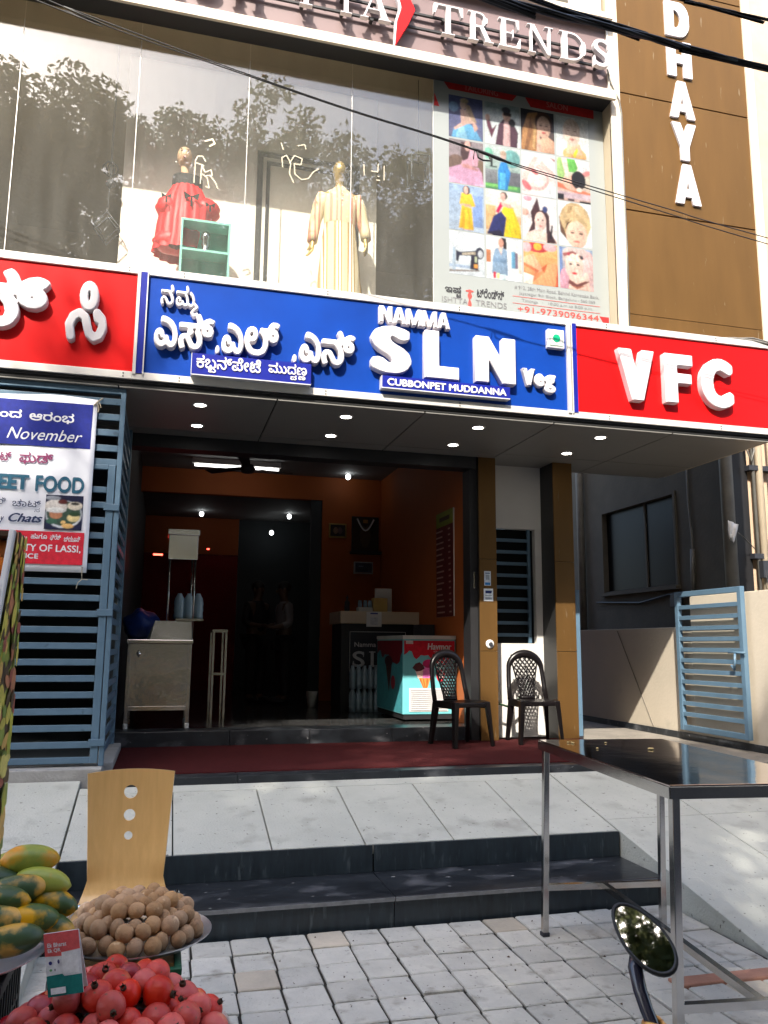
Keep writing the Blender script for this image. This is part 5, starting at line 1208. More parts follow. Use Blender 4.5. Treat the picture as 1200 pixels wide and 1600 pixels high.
# ------------------------------------------------------------------ recessed lamps in the soffit
for i, x in enumerate((0.19, 1.405, 2.61, 3.82)):
    for j, y in enumerate((6.57, 7.23)):
        w = ['leftmost', 'second', 'third', 'rightmost'][i]
        t = thing('downlight', 'lit round downlight in the soffit, %s pair, %s lamp' % (w, 'front' if j == 0 else 'back'), 'lamp', (x, y, 3.42), 'round downlights in the soffit')
        MB().lathe([(0.048, 0.0015), (0.062, 0.0015), (0.062, -0.004), (0.048, -0.006)], 24, cap=False).build('trim_ring', M['white_plastic'], t, smooth=True, local=True)
        MB().lathe([(0.047, 0.001), (0.047, -0.002)], 24).build('lens', M['lamp'], t, local=True)

# ------------------------------------------------------------------ carpet
ca = MB().box(-0.315, 4.12, 6.202, 7.752, 0.572, 0.588).build('carpet', M['carpet'], bevel=0.004)
tag(ca, 'dark red carpet laid along the shop front behind the threshold', 'carpet')
# things fixed to the pillars
st = thing('pillar_stickers', 'two small white payment stickers on the brown pillar by the door', 'sticker', (3.13, 7.648, 2.2))
for b, sh in (((3.085, 3.155, 2.10, 2.245), [(rc(0, 1, 0, 1), (206, 214, 222)), (rc(0.1, 0.9, 0.04, 0.22), (40, 120, 190)), (rc(0.2, 0.8, 0.4, 0.75), (150, 160, 170)), (rc(0.15, 0.85, 0.82, 0.9), (90, 110, 140))]),
              ((3.078, 3.178, 1.945, 2.070), [(rc(0, 1, 0, 1), (214, 220, 226)), (rc(0.18, 0.82, 0.62, 0.84), (30, 50, 110)), (rc(0.15, 0.85, 0.42, 0.47), (130, 140, 150)), (rc(0.15, 0.85, 0.14, 0.3), (150, 158, 170))])):
    s1 = MB().box(b[0], b[1], 7.6455, 7.6475, b[2], b[3]).build('sticker', M['paper'], st)
    picture('sticker_print', s1, facade(7.6452), b, sh, M['print'])
lettering('lettering', 'PAYTM', st, mat('print_payblue', (0.01, 0.03, 0.16), None), (3.093, 3.163, 2.028, 2.050), facade(7.6418), 0.0008, (0.02, 0.02), res=40)
rs = thing('round_lock', 'round white lock plate on the brown pillar above the plastic chair', 'lock', (3.135, 7.648, 1.52))
mb = MB(); mb.loft([[(3.135+r*math.cos(a), y, 1.52+r*math.sin(a)) for a in [k*2*math.pi/24 for k in range(24)]] for r, y in ((0.042, 7.6475), (0.042, 7.636), (0.034, 7.630))]); mb.build('plate', M['white_plastic'], rs, smooth=True, angle=30)
mb = MB(); mb.loft([[(3.14+r*math.cos(a), y, 1.517+r*math.sin(a)) for a in [k*2*math.pi/20 for k in range(20)]] for r, y in ((0.022, 7.6315), (0.022, 7.622), (0.018, 7.620))]); mb.build('keyway', M['charcoal'], rs)
MB().box(2.985, 3.005, 7.685, 7.6995, 2.07, 2.24).build('door_handle', M['steel_dull'], bld, bevel=0.008)

# ------------------------------------------------------------------ black plastic chairs
def plastic_chair():
    t = thing('plastic_chair', 'black plastic chair', 'chair')
    m = M['plastic_black']
    w = 0.23
    # seat: dished sheet with thickness
    n = 10
    def sheet(fn, nu, nv, th, name):
        mb = MB()
        top = [[fn(i/nu, j/nv) for i in range(nu+1)] for j in range(nv+1)]
        mb.loft(top, cap=False, close=False)
        o = mb.build(name, m, t, smooth=True, local=True)
        s = o.modifiers.new('s', 'SOLIDIFY'); s.thickness = th; s.offset = -1
        return o
    sheet(lambda u, v: ((u-0.5)*2*(w+0.005-0.02*v), -0.23+0.44*v, 0.425-0.03*math.sin(math.pi*u)*math.sin(math.pi*min(1, v*1.1))-(0.03*(1-v*6) if v < 0.166 else 0)-0.018*v), 10, 10, 0.012, 'seat')
    ap = MB()
    for s in (-1, 1): ap.box(s*0.235-0.009, s*0.235+0.009, -0.19, 0.19, 0.345, 0.412)
    ap.box(-0.22, 0.22, -0.232, -0.216, 0.36, 0.40)
    ap.build('seat_rim', m, t, local=True, bevel=0.006)
    for sx, y, dy in ((-1, -0.20, -0.05), (1, -0.20, -0.05), (-1, 0.19, 0.06), (1, 0.19, 0.06)):
        mb = MB()
        x0, x1 = sx*0.222, sx*0.262
        rings = []
        for k in range(6):
            q = k/5; z = 0.41*(1-q); hw = 0.042-0.014*q
            x = x0+(x1-x0)*q; yy = y+dy*q
            rings.append([(x-hw*sx, yy-hw*0.9, z), (x+hw*0.5*sx, yy-hw, z), (x+hw*0.6*sx, yy+hw*0.9, z), (x-hw*0.4*sx, yy+hw*0.8, z)][::(1 if sx > 0 else -1)])
        mb.loft(rings[::-1]); mb.build('leg', m, t, local=True, bevel=0.006)
    # hoop of the back: two posts and a rounded top
    def by(z): return 0.20+0.10*((z-0.40)/0.45)+0.02*math.sin((z-0.4)*5)
    pts = []
    for k in range(17):
        a = math.pi*k/16
        x = 0.215*math.cos(a); z = 0.70+0.155*math.sin(a)
        pts.append((x, by(z), z))
    pts = [(0.235, 0.19, 0.40), (0.228, by(0.52), 0.52), (0.222, by(0.62), 0.62)]+pts+[(-0.222, by(0.62), 0.62), (-0.228, by(0.52), 0.52), (-0.235, 0.19, 0.40)]
    MB().tube(pts, [0.028]*3+[0.028+0.014*math.sin(math.pi*k/16) for k in range(17)]+[0.028]*3, 10).build('back_frame', m, t, smooth=True, local=True)
    # lattice splat: crossing strips plus side borders, wider above than below
    def hw(z): return 0.088+0.085*max(0, min(1, (z-0.44)/0.36))**1.2
    mb = MB()
    def pt(u, z): return Vector((u*hw(z), by(z)-0.004+0.015*abs(u), z))
    for s in (-1, 1):
        mb.tube([pt(s, 0.40+0.42*k/8) for k in range(9)], 0.010, 6)
    for fam in (1, -1):
        for k in range(-7, 14):
            ps = []
            for q in range(13):
                z = 0.41+0.42*q/12; u = fam*(-1.0+(z-0.41)/0.42*2.6+(-k*0.36+1.1))
                if -1 <= u <= 1: ps.append(pt(u, z))
            if len(ps) > 1: mb.tube(ps, 0.0110, 5)
    mb.tube([pt(u/4, 0.83) for u in range(-4, 5)], 0.020, 6); mb.tube([pt(u/4, 0.42) for u in range(-4, 5)], 0.016, 6)
    mb.build('back_splat', m, t, smooth=True, local=True)
    return t
ch1 = plastic_chair()
ch1['label'] = 'black plastic chair with lattice back beside the ice cream freezer'
ch1.scale = (0.80, 0.82, 0.98)
ch1.location = (2.72, 7.36, 0.588); ch1.rotation_euler = (0, 0, RAD(14)); ch1['group'] = 'black plastic chairs'
ch2 = copy_tree(ch1); ch2['label'] = 'black plastic chair with lattice back in front of the white panel'
ch2.location = (3.50, 7.44, 0.588); ch2.rotation_euler = (0, 0, RAD(-6))
mb = MB(); mb.tube([(3.24, 7.80, 1.35), (3.23, 7.78, 1.1), (3.27, 7.77, 0.93), (3.38, 7.76, 0.90), (3.5, 7.78, 0.98), (3.62, 7.8, 1.15), (3.61, 7.85, 1.3)], 0.012, 8)
tag(mb.build('hose', mat('hose_green', (0.015, 0.05, 0.02), None, 5, 0.4), smooth=True), 'coiled dark green hose behind the right plastic chair', 'hose')

# ------------------------------------------------------------------ steel table on the pavement
tb = thing('steel_table', 'tall stainless steel stall table standing beside the steps', 'table', (2.28, 3.45, 0.0))
BL, FL = Vector((2.015, 4.23, 0)), Vector((1.845, 2.765, 0))
uu = (FL-BL).normalized(); vv = Vector((-uu.y, uu.x, 0)); vv = vv if vv.x > 0 else -vv
BR, FR = BL+vv*0.72, FL+vv*0.72
def off(p, a, b, z): return p+uu*a+vv*b+Vector((0, 0, z))
q4 = [FL, FR, BR, BL]
top = MB().hexa([p+Vector((0, 0, 0.988)) for p in q4], [p+Vector((0, 0, 0.995)) for p in q4]).build('table_top', M['steel_top'], tb, bevel=0.002)
for a, b in ((BL, FL), (FL, FR), (FR, BR), (BR, BL)):
    MB().bar(a+Vector((0, 0, 0.966)), b+Vector((0, 0, 0.966)), 0.010, 0.042).build('edge_band', M['steel'], top)
legs = {}
for nme, p, a, b in (('bl', BL, 0.03, 0.03), ('fl', FL, -0.03, 0.03), ('fr', FR, -0.03, -0.03), ('br', BR, 0.03, -0.03)):
    s = off(p, a, b, 0.0); s.x -= 0.03*1.0; t_ = off(p, a, b, 0.955)
    legs[nme] = (s, t_)
    lg = MB().bar(s, t_, 0.032, 0.032, upv=(0, 1, 0)).build('leg', M['steel'], tb, bevel=0.003)
    MB().bar(s+Vector((0, 0, 0.001)), s+Vector((0, 0, 0.02)), 0.038).build('foot_cap', M['charcoal'], lg)
def at(n_, z): s, t_ = legs[n_]; return s+(t_-s)*(z/0.955)
MB().bar(at('bl', 0.24), at('br', 0.24), 0.03).build('stretcher', M['steel'], tb)
MB().bar(at('fl', 0.22), at('fr', 0.22), 0.03).build('stretcher', M['steel'], tb)
mid = lambda a, b: (a+b)/2
MB().bar(mid(at('bl', 0.24), at('br', 0.24)), mid(at('fl', 0.22), at('fr', 0.22)), 0.03).build('stretcher', M['steel'], tb)
mb = MB(); rr = random.Random(4)
for k in range(7):
    p = BL+uu*rr.uniform(0.1, 0.5)+vv*rr.uniform(0.08, 0.5); s = rr.uniform(0.006, 0.012)
    mb.ell((p.x, p.y, 0.995+s*0.5), s, s*0.8, s*0.5, 6, 4)
tag(mb.build('food_crumbs', mat('crumb', (0.6, 0.45, 0.18), None)), 'yellow food crumbs lying on the steel table top', 'crumbs', kind='stuff')

# ------------------------------------------------------------------ plywood chair carrying the sapota plate
pc = thing('plywood_chair', 'bent plywood chair with three round holes in its back', 'chair', (-0.10, 3.35, 0.0))
prof = []
for k in range(25):
    q = k/24
    if q < 0.34:   y, z = 2.98+0.46*(q/0.34), 0.455-0.012*math.sin(q/0.34*math.pi)
    elif q < 0.56:
        a = (q-0.34)/0.22*RAD(84); y, z = 3.44+0.15*math.sin(a), 0.455+0.15*(1-math.cos(a))
    else:
        e = (q-0.56)/0.44; y, z = 3.589+0.05*e+0.012*math.sin(e*math.pi), 0.589+0.385*e
    prof.append((y, z, 0.205 if q < 0.34 else (0.205-0.06*min(1, (q-0.34)/0.2) if q < 0.56 else 0.145+0.026*((q-0.56)/0.44))))
mb = MB(); rings = []
nu = 16
for j, (y, z, w) in enumerate(prof):
    rings.append([(-0.10+(i/nu-0.5)*2*w*(1.0), y+(0.018*((i/nu-0.5)*2)**2*(-1 if z > 0.6 else 0)), z+(0.012*(1-((i/nu-0.5)*2)**2) if j == 24 else 0)) for i in range(nu+1)])
mb.loft(rings, cap=False, close=False)
shell = mb.build('seat_shell', M['plywood'], None, smooth=True)
s_ = shell.modifiers.new('s', 'SOLIDIFY'); s_.thickness = 0.011
cut = MB()
for z, r in ((0.896, 0.0265), (0.806, 0.0225), (0.728, 0.0165)):
    cut.loft([[(-0.10+r*math.cos(a), y, z+r*math.sin(a)) for a in [k*2*math.pi/24 for k in range(24)]] for y in (3.8, 3.45)])
cutter = cut.build('cutter', None)
bo = shell.modifiers.new('b', 'BOOLEAN'); bo.operation = 'DIFFERENCE'; bo.object = cutter; bo.solver = 'EXACT'
dg = bpy.context.evaluated_depsgraph_get(); dg.update()
me = bpy.data.meshes.new_from_object(shell.evaluated_get(dg)); me.name = 'seat_shell'
shell.modifiers.clear(); shell.data = me
bpy.data.objects.remove(cutter)
if not me.materials: me.materials.append(M['plywood'])
me.polygons.foreach_set('use_smooth', [True]*len(me.polygons)); me.set_sharp_from_angle(angle=RAD(40))
me.transform(Matrix.Translation(-pc.location)); shell.parent = pc
for s in (-1, 1):
    x = -0.10+s*0.20
    MB().tube([(x, 2.97, 0.0), (x, 3.0, 0.42), (x, 3.05, 0.447), (x, 3.42, 0.447), (x, 3.50, 0.50), (x, 3.56, 0.515), (x, 3.61, 0.48), (x, 3.66, 0.0)], 0.011, 10).build('leg_frame', M['chrome'], pc, smooth=True)
MB().tube([(-0.30, 3.50, 0.50), (0.10, 3.50, 0.50)], 0.009, 8).build('cross_bar', M['chrome'], pc, smooth=True)

# ------------------------------------------------------------------ crates and plates
def crate(label, x0, x1, y0, y1, z0, z1, m, group=None):
    t = thing('plastic_crate', label, 'crate', ((x0+x1)/2, (y0+y1)/2, z0), group)
    MB().box(x0, x1, y0, y1, z0, z0+0.012).build('base', M[m], t)
    for nm, a in (('side_wall', (x0, x1, y0, y0+0.012)), ('side_wall', (x0, x1, y1-0.012, y1)), ('side_wall', (x0, x0+0.012, y0+0.0125, y1-0.0125)), ('side_wall', (x1-0.012, x1, y0+0.0125, y1-0.0125))):
        mb = MB()
        h = z1-z0
        mb.box(*a, z0+0.0125, z0+0.05); mb.box(*a, z1-0.06, z1-0.022)
        lng = a[1]-a[0] > a[3]-a[2]
        n = 9
        for k in range(n+1):
            if lng:
                xx = a[0]+(a[1]-a[0]-0.014)*k/n; mb.box(xx, xx+0.014, a[2]+0.001, a[3]-0.001, z0+0.0501, z1-0.0601)
            else:
                yy = a[2]+(a[3]-a[2]-0.014)*k/n; mb.box(a[0]+0.001, a[1]-0.001, yy, yy+0.014, z0+0.0501, z1-0.0601)
        for f in (0.35, 0.65): mb.box(a[0]+0.002, a[1]-0.002, a[2]+0.002, a[3]-0.002, z0+h*f, z0+h*f+0.016)
        mb.build(nm, M[m], t)
    mb = MB()
    for a in ((x0-0.010, x1+0.010, y0-0.010, y0+0.014), (x0-0.010, x1+0.010, y1-0.014, y1+0.010), (x0-0.010, x0+0.014, y0+0.0141, y1-0.0141), (x1-0.014, x1+0.010, y0+0.0141, y1-0.0141)):
        mb.box(*a, z1-0.0215, z1)
    mb.build('rim', M[m], t, bevel=0.003)
    return t
crate('green plastic crate under the sapota plate', -0.27, 0.10, 2.915, 3.20, 0.16, 0.462, 'plastic_green')
crate('black plastic crate carrying the green crate', -0.30, 0.12, 2.90, 3.20, 0.0, 0.155, 'plastic_crate_black')
crate('black plastic crate under the papaya plate at the left edge', -0.86, -0.40, 2.65, 3.10, 0.0, 0.548, 'plastic_crate_black')
crate('low green plastic crate hidden below the pomegranate plate', -0.36, 0.16, 2.32, 2.78, 0.0, 0.395, 'plastic_green')

def plate_mesh(R_, h=0.022):
    mb = MB()
    mb.lathe([(0.001, 0.0), (R_*0.86, 0.0), (R_*0.97, h*0.8), (R_, h), (R_, h+0.003), (R_*0.965, h*0.8+0.004), (R_*0.855, 0.004), (0.001, 0.004)], 56)
    return mb
def plate_thing(label, c, R_):
    o = plate_mesh(R_).build('steel_plate', M['aluminium'], smooth=True, local=True, angle=50); o.location = c
    return tag(o, label, 'plate')
plate_thing('round aluminium plate heaped with brown sapotas', (-0.045, 3.175, 0.478), 0.262)
plate_thing('round aluminium plate heaped with red pomegranates', (-0.085, 2.545, 0.405), 0.325)
plate_thing('round aluminium plate of papayas at the left edge', (-0.60, 2.89, 0.555), 0.31)
plate_thing('small aluminium plate with a custard apple at the left edge', (-0.60, 2.32, 0.535), 0.20)

def fruit_mesh(seed, r, sz, lump):
    rr = random.Random(seed); ph = [rr.uniform(0, 6.28) for _ in range(4)]
    mb = MB()
    mb.ell((0, 0, 0), r, r, r*sz, 16, 10, fn=lambda d: 1+lump*math.sin(3*d.x+ph[0])*math.cos(2.5*d.y+ph[1])+lump*0.6*math.sin(4*d.z+ph[2]))
    return mb
sap_me = [fruit_mesh(k, 0.0285, 1.04+0.07*(k % 3), 0.022).mesh('sapota') for k in range(4)]
ORD = ['first', 'second', 'third', 'fourth', 'fifth', 'sixth', 'seventh', 'eighth', 'ninth', 'tenth', 'eleventh', 'twelfth']
def heap(c, z0, layers, dz, pitch, keep, seed):
    rr = random.Random(seed); out = []
    for k, R_ in enumerate(layers):
        nxt = layers[k+1] if k+1 < len(layers) else -1
        ox, oy = (k % 2)*pitch/2, (k % 2)*pitch*0.29
        for i in range(-9, 10):
            for j in range(-9, 10):
                x = (i+0.5*(j % 2))*pitch+ox; y = j*pitch*0.866+oy
                d = math.hypot(x, y)
                if d <= R_ and d > nxt-keep: out.append((k, j, i, (c[0]+x+rr.uniform(-1, 1)*pitch*0.06, c[1]+y+rr.uniform(-1, 1)*pitch*0.06, z0+k*dz+rr.uniform(-1, 1)*pitch*0.04)))
    res = []
    nl = len(layers)
    for k in range(nl):
        rows = sorted({q[1] for q in out if q[0] == k})
        for n_, j in enumerate(rows):
            row = sorted([q for q in out if q[0] == k and q[1] == j], key=lambda q: q[2])
            rn = 'front row' if n_ == 0 else ('back row' if n_ == len(rows)-1 else ORD[n_]+' row')
            for w, q in enumerate(row):
                res.append((q[3], '%s layer, %s, %s from the left' % ('bottom' if k == 0 else ('top' if k == nl-1 else ORD[k]), rn, ORD[w])))
    return res
rr = random.Random(11)
for p, where in heap((-0.045, 3.175), 0.511, [0.226, 0.200, 0.150], 0.043, 0.0575, 0.035, 5):
    o = obj('sapota', sap_me[rr.randrange(4)], M['sapota'], smooth=True); o.location = p
    o.rotation_euler = (rr.uniform(-0.6, 0.6), rr.uniform(-0.6, 0.6), rr.uniform(0, 6.28)); o.scale = (rr.uniform(0.9, 1.08), rr.uniform(0.9, 1.08), rr.uniform(0.9, 1.15))
    tag(o, 'brown sapota on the plate, '+where, 'sapota', 'sapotas heaped on the raised plate')
pom_me = [fruit_mesh(k+20, 0.039, 0.93, 0.045).mesh('pomegranate') for k in range(4)]
cm = MB()
for k in range(6):
    a = k*math.pi/3
    cm.add([(0.007*math.cos(a-0.5), 0.007*math.sin(a-0.5), 0.034), (0.007*math.cos(a+0.5), 0.007*math.sin(a+0.5), 0.034), (0.011*math.cos(a), 0.011*math.sin(a), 0.050)], [(0, 1, 2), (2, 1, 0)])
cm.lathe([(0.0075, 0.030), (0.0085, 0.036), (0.008, 0.044), (0.006, 0.045), (0.005, 0.037)], 12, cap=False)
crown_me = cm.mesh('fruit_crown')
for p, where in heap((-0.085, 2.545), 0.450, [0.300, 0.240, 0.15], 0.055, 0.077, 0.05, 8):
    t = obj('pomegranate', pom_me[rr.randrange(4)], M['pomegranate'], smooth=True); t.location = p
    t.rotation_euler = (rr.uniform(0.2, 2.6), rr.uniform(-0.9, 0.9), rr.uniform(-1.2, 1.2)); t.scale = [rr.uniform(0.9, 1.1)]*3
    if rr.random() < 0.14:
        t.material_slots[0].link = 'OBJECT'; t.material_slots[0].material = M['pomegranate_deep']
    tag(t, 'pomegranate on the front plate, '+where, 'pomegranate', 'pomegranates heaped on the front plate')
    obj('fruit_crown', crown_me, M['stem_brown'], t)
# papayas
def papaya_mesh(seed):
    mb = MB(); r2_ = random.Random(seed); n = 18; rings = []
    for j in range(15):
        q = j/14; L_ = 0.125
        e_ = abs(2*q-0.9)/(0.9 if q < 0.45 else 1.1); rad = max(0.004, 0.062*(1-e_**2.3)**0.62)
        rings.append([(-L_+2*L_*q, rad*(1+0.03*math.cos(5*a+seed))*math.cos(a), rad*(1+0.03*math.cos(5*a+seed))*math.sin(a)) for a in [k*2*math.pi/n for k in range(n)]])
    mb.loft([list(reversed(r)) for r in rings]); return mb.mesh('papaya')
pap = [papaya_mesh(k) for k in range(3)]
PAP = [((-0.386, 3.020, 0.795), 14, 4, 1), ((-0.340, 2.970, 0.736), -10, 8, 1), ((-0.434, 3.050, 0.773), 20, 0, 1), ((-0.406, 2.930, 0.728), 8, -4, 0), ((-0.310, 2.950, 0.678), -16, 10, 0), ((-0.483, 2.980, 0.743), 5, 6, 0), ((-0.448, 2.880, 0.711), -8, 0, 0), ((-0.358, 2.860, 0.657), 12, 4, 0), ((-0.306, 2.900, 0.620), -20, 12, 0), ((-0.453, 2.830, 0.668), 3, 0, 0), ((-0.395, 2.800, 0.622), 10, -3, 0), ((-0.531, 2.900, 0.689), 0, 0, 0), ((-0.498, 2.800, 0.645), 6, 0, 0)]
PL = ['yellow-green papaya lying topmost in the pile', 'yellow papaya just below the topmost one at the right', 'yellow-green papaya behind the topmost one at the left', 'dark green papaya with an orange patch in the middle of the pile', 'dark green papaya sticking out furthest right in the pile',
      'green papaya at the left edge below the yellow ones', 'green papaya at the left edge of the middle layer', 'large green papaya lying at the front of the pile', 'green papaya low at the right rim of the plate', 'green papaya at the left edge of the front layer', 'lowest green papaya resting on the front rim of the plate', 'green papaya out of view left of the middle layer', 'green papaya out of view left of the front layer']
for k, (p, rz_, ry_, ripe) in enumerate(PAP):
    o = obj('papaya', pap[k % 3], M['papaya'], smooth=True); o.location = p; o.rotation_euler = (k*1.1, RAD(ry_), RAD(rz_)); o.scale = [0.74]*3
    if ripe: o.material_slots[0].link = 'OBJECT'; o.material_slots[0].material = M['papaya_ripe']
    tag(o, PL[k], 'papaya', 'yellow papayas on top' if ripe else 'green papayas in the pile')
mb = MB()
for j in range(9):
    th = math.pi*(j+0.5)/9; nn = max(3, int(13*math.sin(th)))
    for k in range(nn):
        ph = 2*math.pi*(k+0.5*(j % 2))/nn; d = Vector((math.sin(th)*math.cos(ph), math.sin(th)*math.sin(ph), math.cos(th)))
        mb.ell(tuple(d*0.040), 0.0155, 0.0155, 0.0155, 8, 6)
mb.ell((0, 0, 0), 0.042, 0.042, 0.042, 12, 8)
ca_me = mb.mesh('custard_apple')
for k, (p, lb) in enumerate((((-0.475, 2.36, 0.598), 'knobbly pale green custard apple nearest the plate rim'), ((-0.58, 2.40, 0.598), 'second custard apple further back on the small plate'), ((-0.56, 2.28, 0.598), 'third custard apple at the front of the small plate'))):
    o = obj('custard_apple', ca_me, M['custard_apple'], smooth=True); o.location = p; o.rotation_euler = (k, 0.4*k, k); tag(o, lb, 'custard apple', 'custard apples')
sp = crate('black crate under the small custard apple plate', -0.80, -0.45, 2.16, 2.48, 0.0, 0.53, 'plastic_crate_black')
# payment card standing among the pomegranates (its square code is left out)
cd = thing('payment_card', 'small standing payment card with pink top and teal foot', 'card', (-0.20, 2.42, 0.58))
A0, A1 = Vector((-0.243, 2.425, 0.592)), Vector((-0.156, 2.415, 0.601)); B0 = Vector((-0.267, 2.440, 0.742))
ux = (A1-A0); uz = (B0-A0); nz = ux.cross(uz).normalized(); nz = nz if nz.y < 0 else -nz
cb = MB(); cb.hexa([A0, A1, A1-nz*0.003, A0-nz*0.003], [A0+uz, A1+uz, A1+uz-nz*0.003, A0+uz-nz*0.003]); cb.build('card', M['paper'], cd)
cb = MB(); cb.hexa([A0-nz*0.05, A1-nz*0.05, A1-nz*0.053, A0-nz*0.053], [A0+uz-nz*0.0035, A1+uz-nz*0.0035, A1+uz-nz*0.0065, A0+uz-nz*0.0065]); cb.build('card_back', M['paper'], cd)
FC = (tuple(A0+nz*0.0002), tuple(ux), tuple(uz), tuple(nz))
picture('card_print', cd, FC, (0, 1, 0, 1), [(rc(0, 1, 0, 1), (226, 226, 232)), ([(0, 1), (1, 1), (1, 0.70), (0.55, 0.68), (0.5, 0.62), (0, 0.64)], (226, 96, 98)), ([(0, 0), (1, 0), (1, 0.30), (0.5, 0.30), (0.45, 0.34), (0, 0.33)], (28, 120, 116)), (rc(0.47, 0.93, 0.335, 0.68), (238, 238, 242)), (E_(0.14, 0.53, 0.05, 0.03), (50, 50, 120)), (E_(0.37, 0.54, 0.03, 0.035), (60, 60, 110)), (E_(0.14, 0.42, 0.04, 0.02), (110, 160, 110)), (E_(0.26, 0.42, 0.02, 0.02), (120, 120, 130)), (rc(0.10, 0.52, 0.04, 0.14), (240, 240, 244))], M['print'])
FC2 = (tuple(A0+nz*0.0056), tuple(ux), tuple(uz), tuple(nz))
lettering('lettering', 'Ek Bharat', cd, WH, (0.10, 0.64, 0.78, 0.85), FC2, 0.0004, (0.02, 0.02), res=40)
lettering('lettering', 'Ek QR', cd, WH, (0.10, 0.46, 0.69, 0.76), FC2, 0.0004, (0.02, 0.02), res=40)

# ------------------------------------------------------------------ slanted fruit cabinet at the left edge
fc = thing('fruit_cabinet', 'white slanted fruit display cabinet with a leaf-printed side at the left edge', 'cabinet', (-0.7, 2.4, 0.0))
def fy(z): return 2.345-0.49*(1.80-z)       # slanted front
side_poly = [(fy(0.9), 0.9), (2.50, 0.9), (2.50, 1.80), (fy(1.785), 1.785)]
mb = MB(); mb.hexa([(-0.405, y, z) for y, z in side_poly][::-1], [(-0.40, y, z) for y, z in side_poly][::-1]); mb.build('side_panel', M['white_plastic'], fc)
shp = [([(0, 0), (1, 0), (1, 1), (0, 1)], (130, 140, 60))]
r3 = random.Random(2)
for k in range(300):
    cx, cy = r3.uniform(0, 1), r3.uniform(0, 1); c = r3.choice([(196, 184, 84), (166, 170, 66), (112, 132, 60), (58, 50, 40), (76, 62, 44), (204, 166, 92), (180, 120, 86), (140, 156, 72), (150, 84, 70), (210, 198, 110), (190, 186, 70), (90, 76, 52)])
    shp.append((E_(cx, cy, r3.uniform(0.05, 0.13), r3.uniform(0.014, 0.045), 8, rot=r3.uniform(-8, 8)), c))
FSd = ((-0.3998, 0, 0), (0, 1, 0), (0, 0, 1), (1, 0, 0))
zz = lambda p: p
o_, u_, v_, n_ = [Vector(q) for q in FSd]
mb = MB()
for i, (poly, c) in enumerate(shp):
    poly = clip_poly(poly)
    if len(poly) < 3: continue
    mb.cur = S(*c)
    pts = []
    for (a, b) in poly:
        z = 0.9+b*0.895; y0 = fy(min(z, 1.785)); pts.append(Vector((-0.3996+0.00003*i, y0+0.014+(2.50-y0-0.014)*a, z)))
    mb.add(pts, [tuple(range(len(pts)))])
mb.build('leaf_print', M['print'], fc)
MB().hexa([(-0.411, fy(0.9)-0.02, 0.9), (-0.397, fy(0.9)-0.02, 0.9), (-0.397, fy(0.9)+0.012, 0.9), (-0.411, fy(0.9)+0.012, 0.9)], [(-0.411, fy(1.785)-0.02, 1.795), (-0.397, fy(1.785)-0.02, 1.795), (-0.397, fy(1.785)+0.012, 1.795), (-0.411, fy(1.785)+0.012, 1.795)]).build('front_edge', M['white_plastic'], fc, bevel=0.003)
for z in (1.02, 1.31, 1.60):
    MB().box(-1.2, -0.4055, fy(z)-0.01, 2.49, z-0.02, z).build('shelf', M['white_plastic'], fc); MB().box(-1.2, -0.417, fy(z)-0.025, fy(z)-0.011, z-0.03, z+0.05).build('shelf_lip', M['white_plastic'], fc)
MB().box(-1.2, -0.4055, 2.47, 2.4995, 0.9, 1.795).build('back_panel', M['charcoal'], fc)
MB().box(-1.2, -0.417, fy(1.79), 2.469, 1.780, 1.794).build('roof_panel', M['stem_brown'], fc)
for x in (-1.15, -0.45): MB().box(x, x+0.04, 2.44, 2.48, 0.0, 0.9).box(x, x+0.04, 1.95, 1.99, 0.0, 0.9).build('leg', M['white_plastic'], fc)
or_me = fruit_mesh(77, 0.040, 0.93, 0.015).mesh('orange')
k = 0
for z in (1.02, 1.31, 1.60):
    for row in range(3):
        for i in range(4):
            if k >= 36: break
            o = obj('orange', or_me, M['orange_fruit'], smooth=True); o.location = (-0.448-0.08*i, fy(z)+0.06+0.065*row, z+0.041+0.050*row); o.rotation_euler = (k, k*2, k*3)
            tag(o, 'orange on the %s cabinet shelf, %s row, %s from the right' % ({1.02: 'lowest', 1.31: 'middle', 1.60: 'upper'}[z], ['front', 'middle', 'back'][row], ORD[i]), 'orange', 'oranges on the cabinet shelves'); k += 1

# ------------------------------------------------------------------ scooter in the near right corner, only its mirror in the picture
sc_ = thing('scooter', 'parked scooter of which the dark oval mirror on its stalk shows', 'scooter', (0.80, 0.95, 0.0))
mc = Vector((0.752, 1.217, 1.049))
view = (mc-Vector((0, 0, 1.5))).normalized()
nrm = ((Vector((-2.6, -8.0, 13.6))-mc).normalized()-view).normalized()    # tilted up to the tree tops across the road
ax = (Vector((0.778, 1.19, 1.012))-Vector((0.728, 1.244, 1.092))); ax = (ax-nrm*ax.dot(nrm)).normalized(); ay = nrm.cross(ax).normalized()
def ov(s, d, n=32):
    out = []
    for k in range(n):
        a = 2*math.pi*k/n
        e = 0.061*s*math.cos(a); f = 0.0325*s*math.sin(a)*(1+0.12*math.cos(a))
        out.append(mc+ax*e+ay*f+nrm*d)
    return out
MB().loft([ov(0.55, -0.034), ov(0.85, -0.026), ov(1.0, -0.010), ov(1.03, 0.0), ov(1.0, 0.005), ov(0.92, 0.005), ov(0.90, 0.001)], cap=True).build('mirror_housing', M['black_rubber'], sc_, smooth=True)
MB().loft([ov(0.915, 0.0012), ov(0.913, 0.0022)]).build('mirror_glass', mat('mirror_glass', (0.75, 0.78, 0.80), None, 4, 0.02, metal=1.0), sc_)
b0 = mc-nrm*0.020+Vector((-0.010, 0, -0.018))
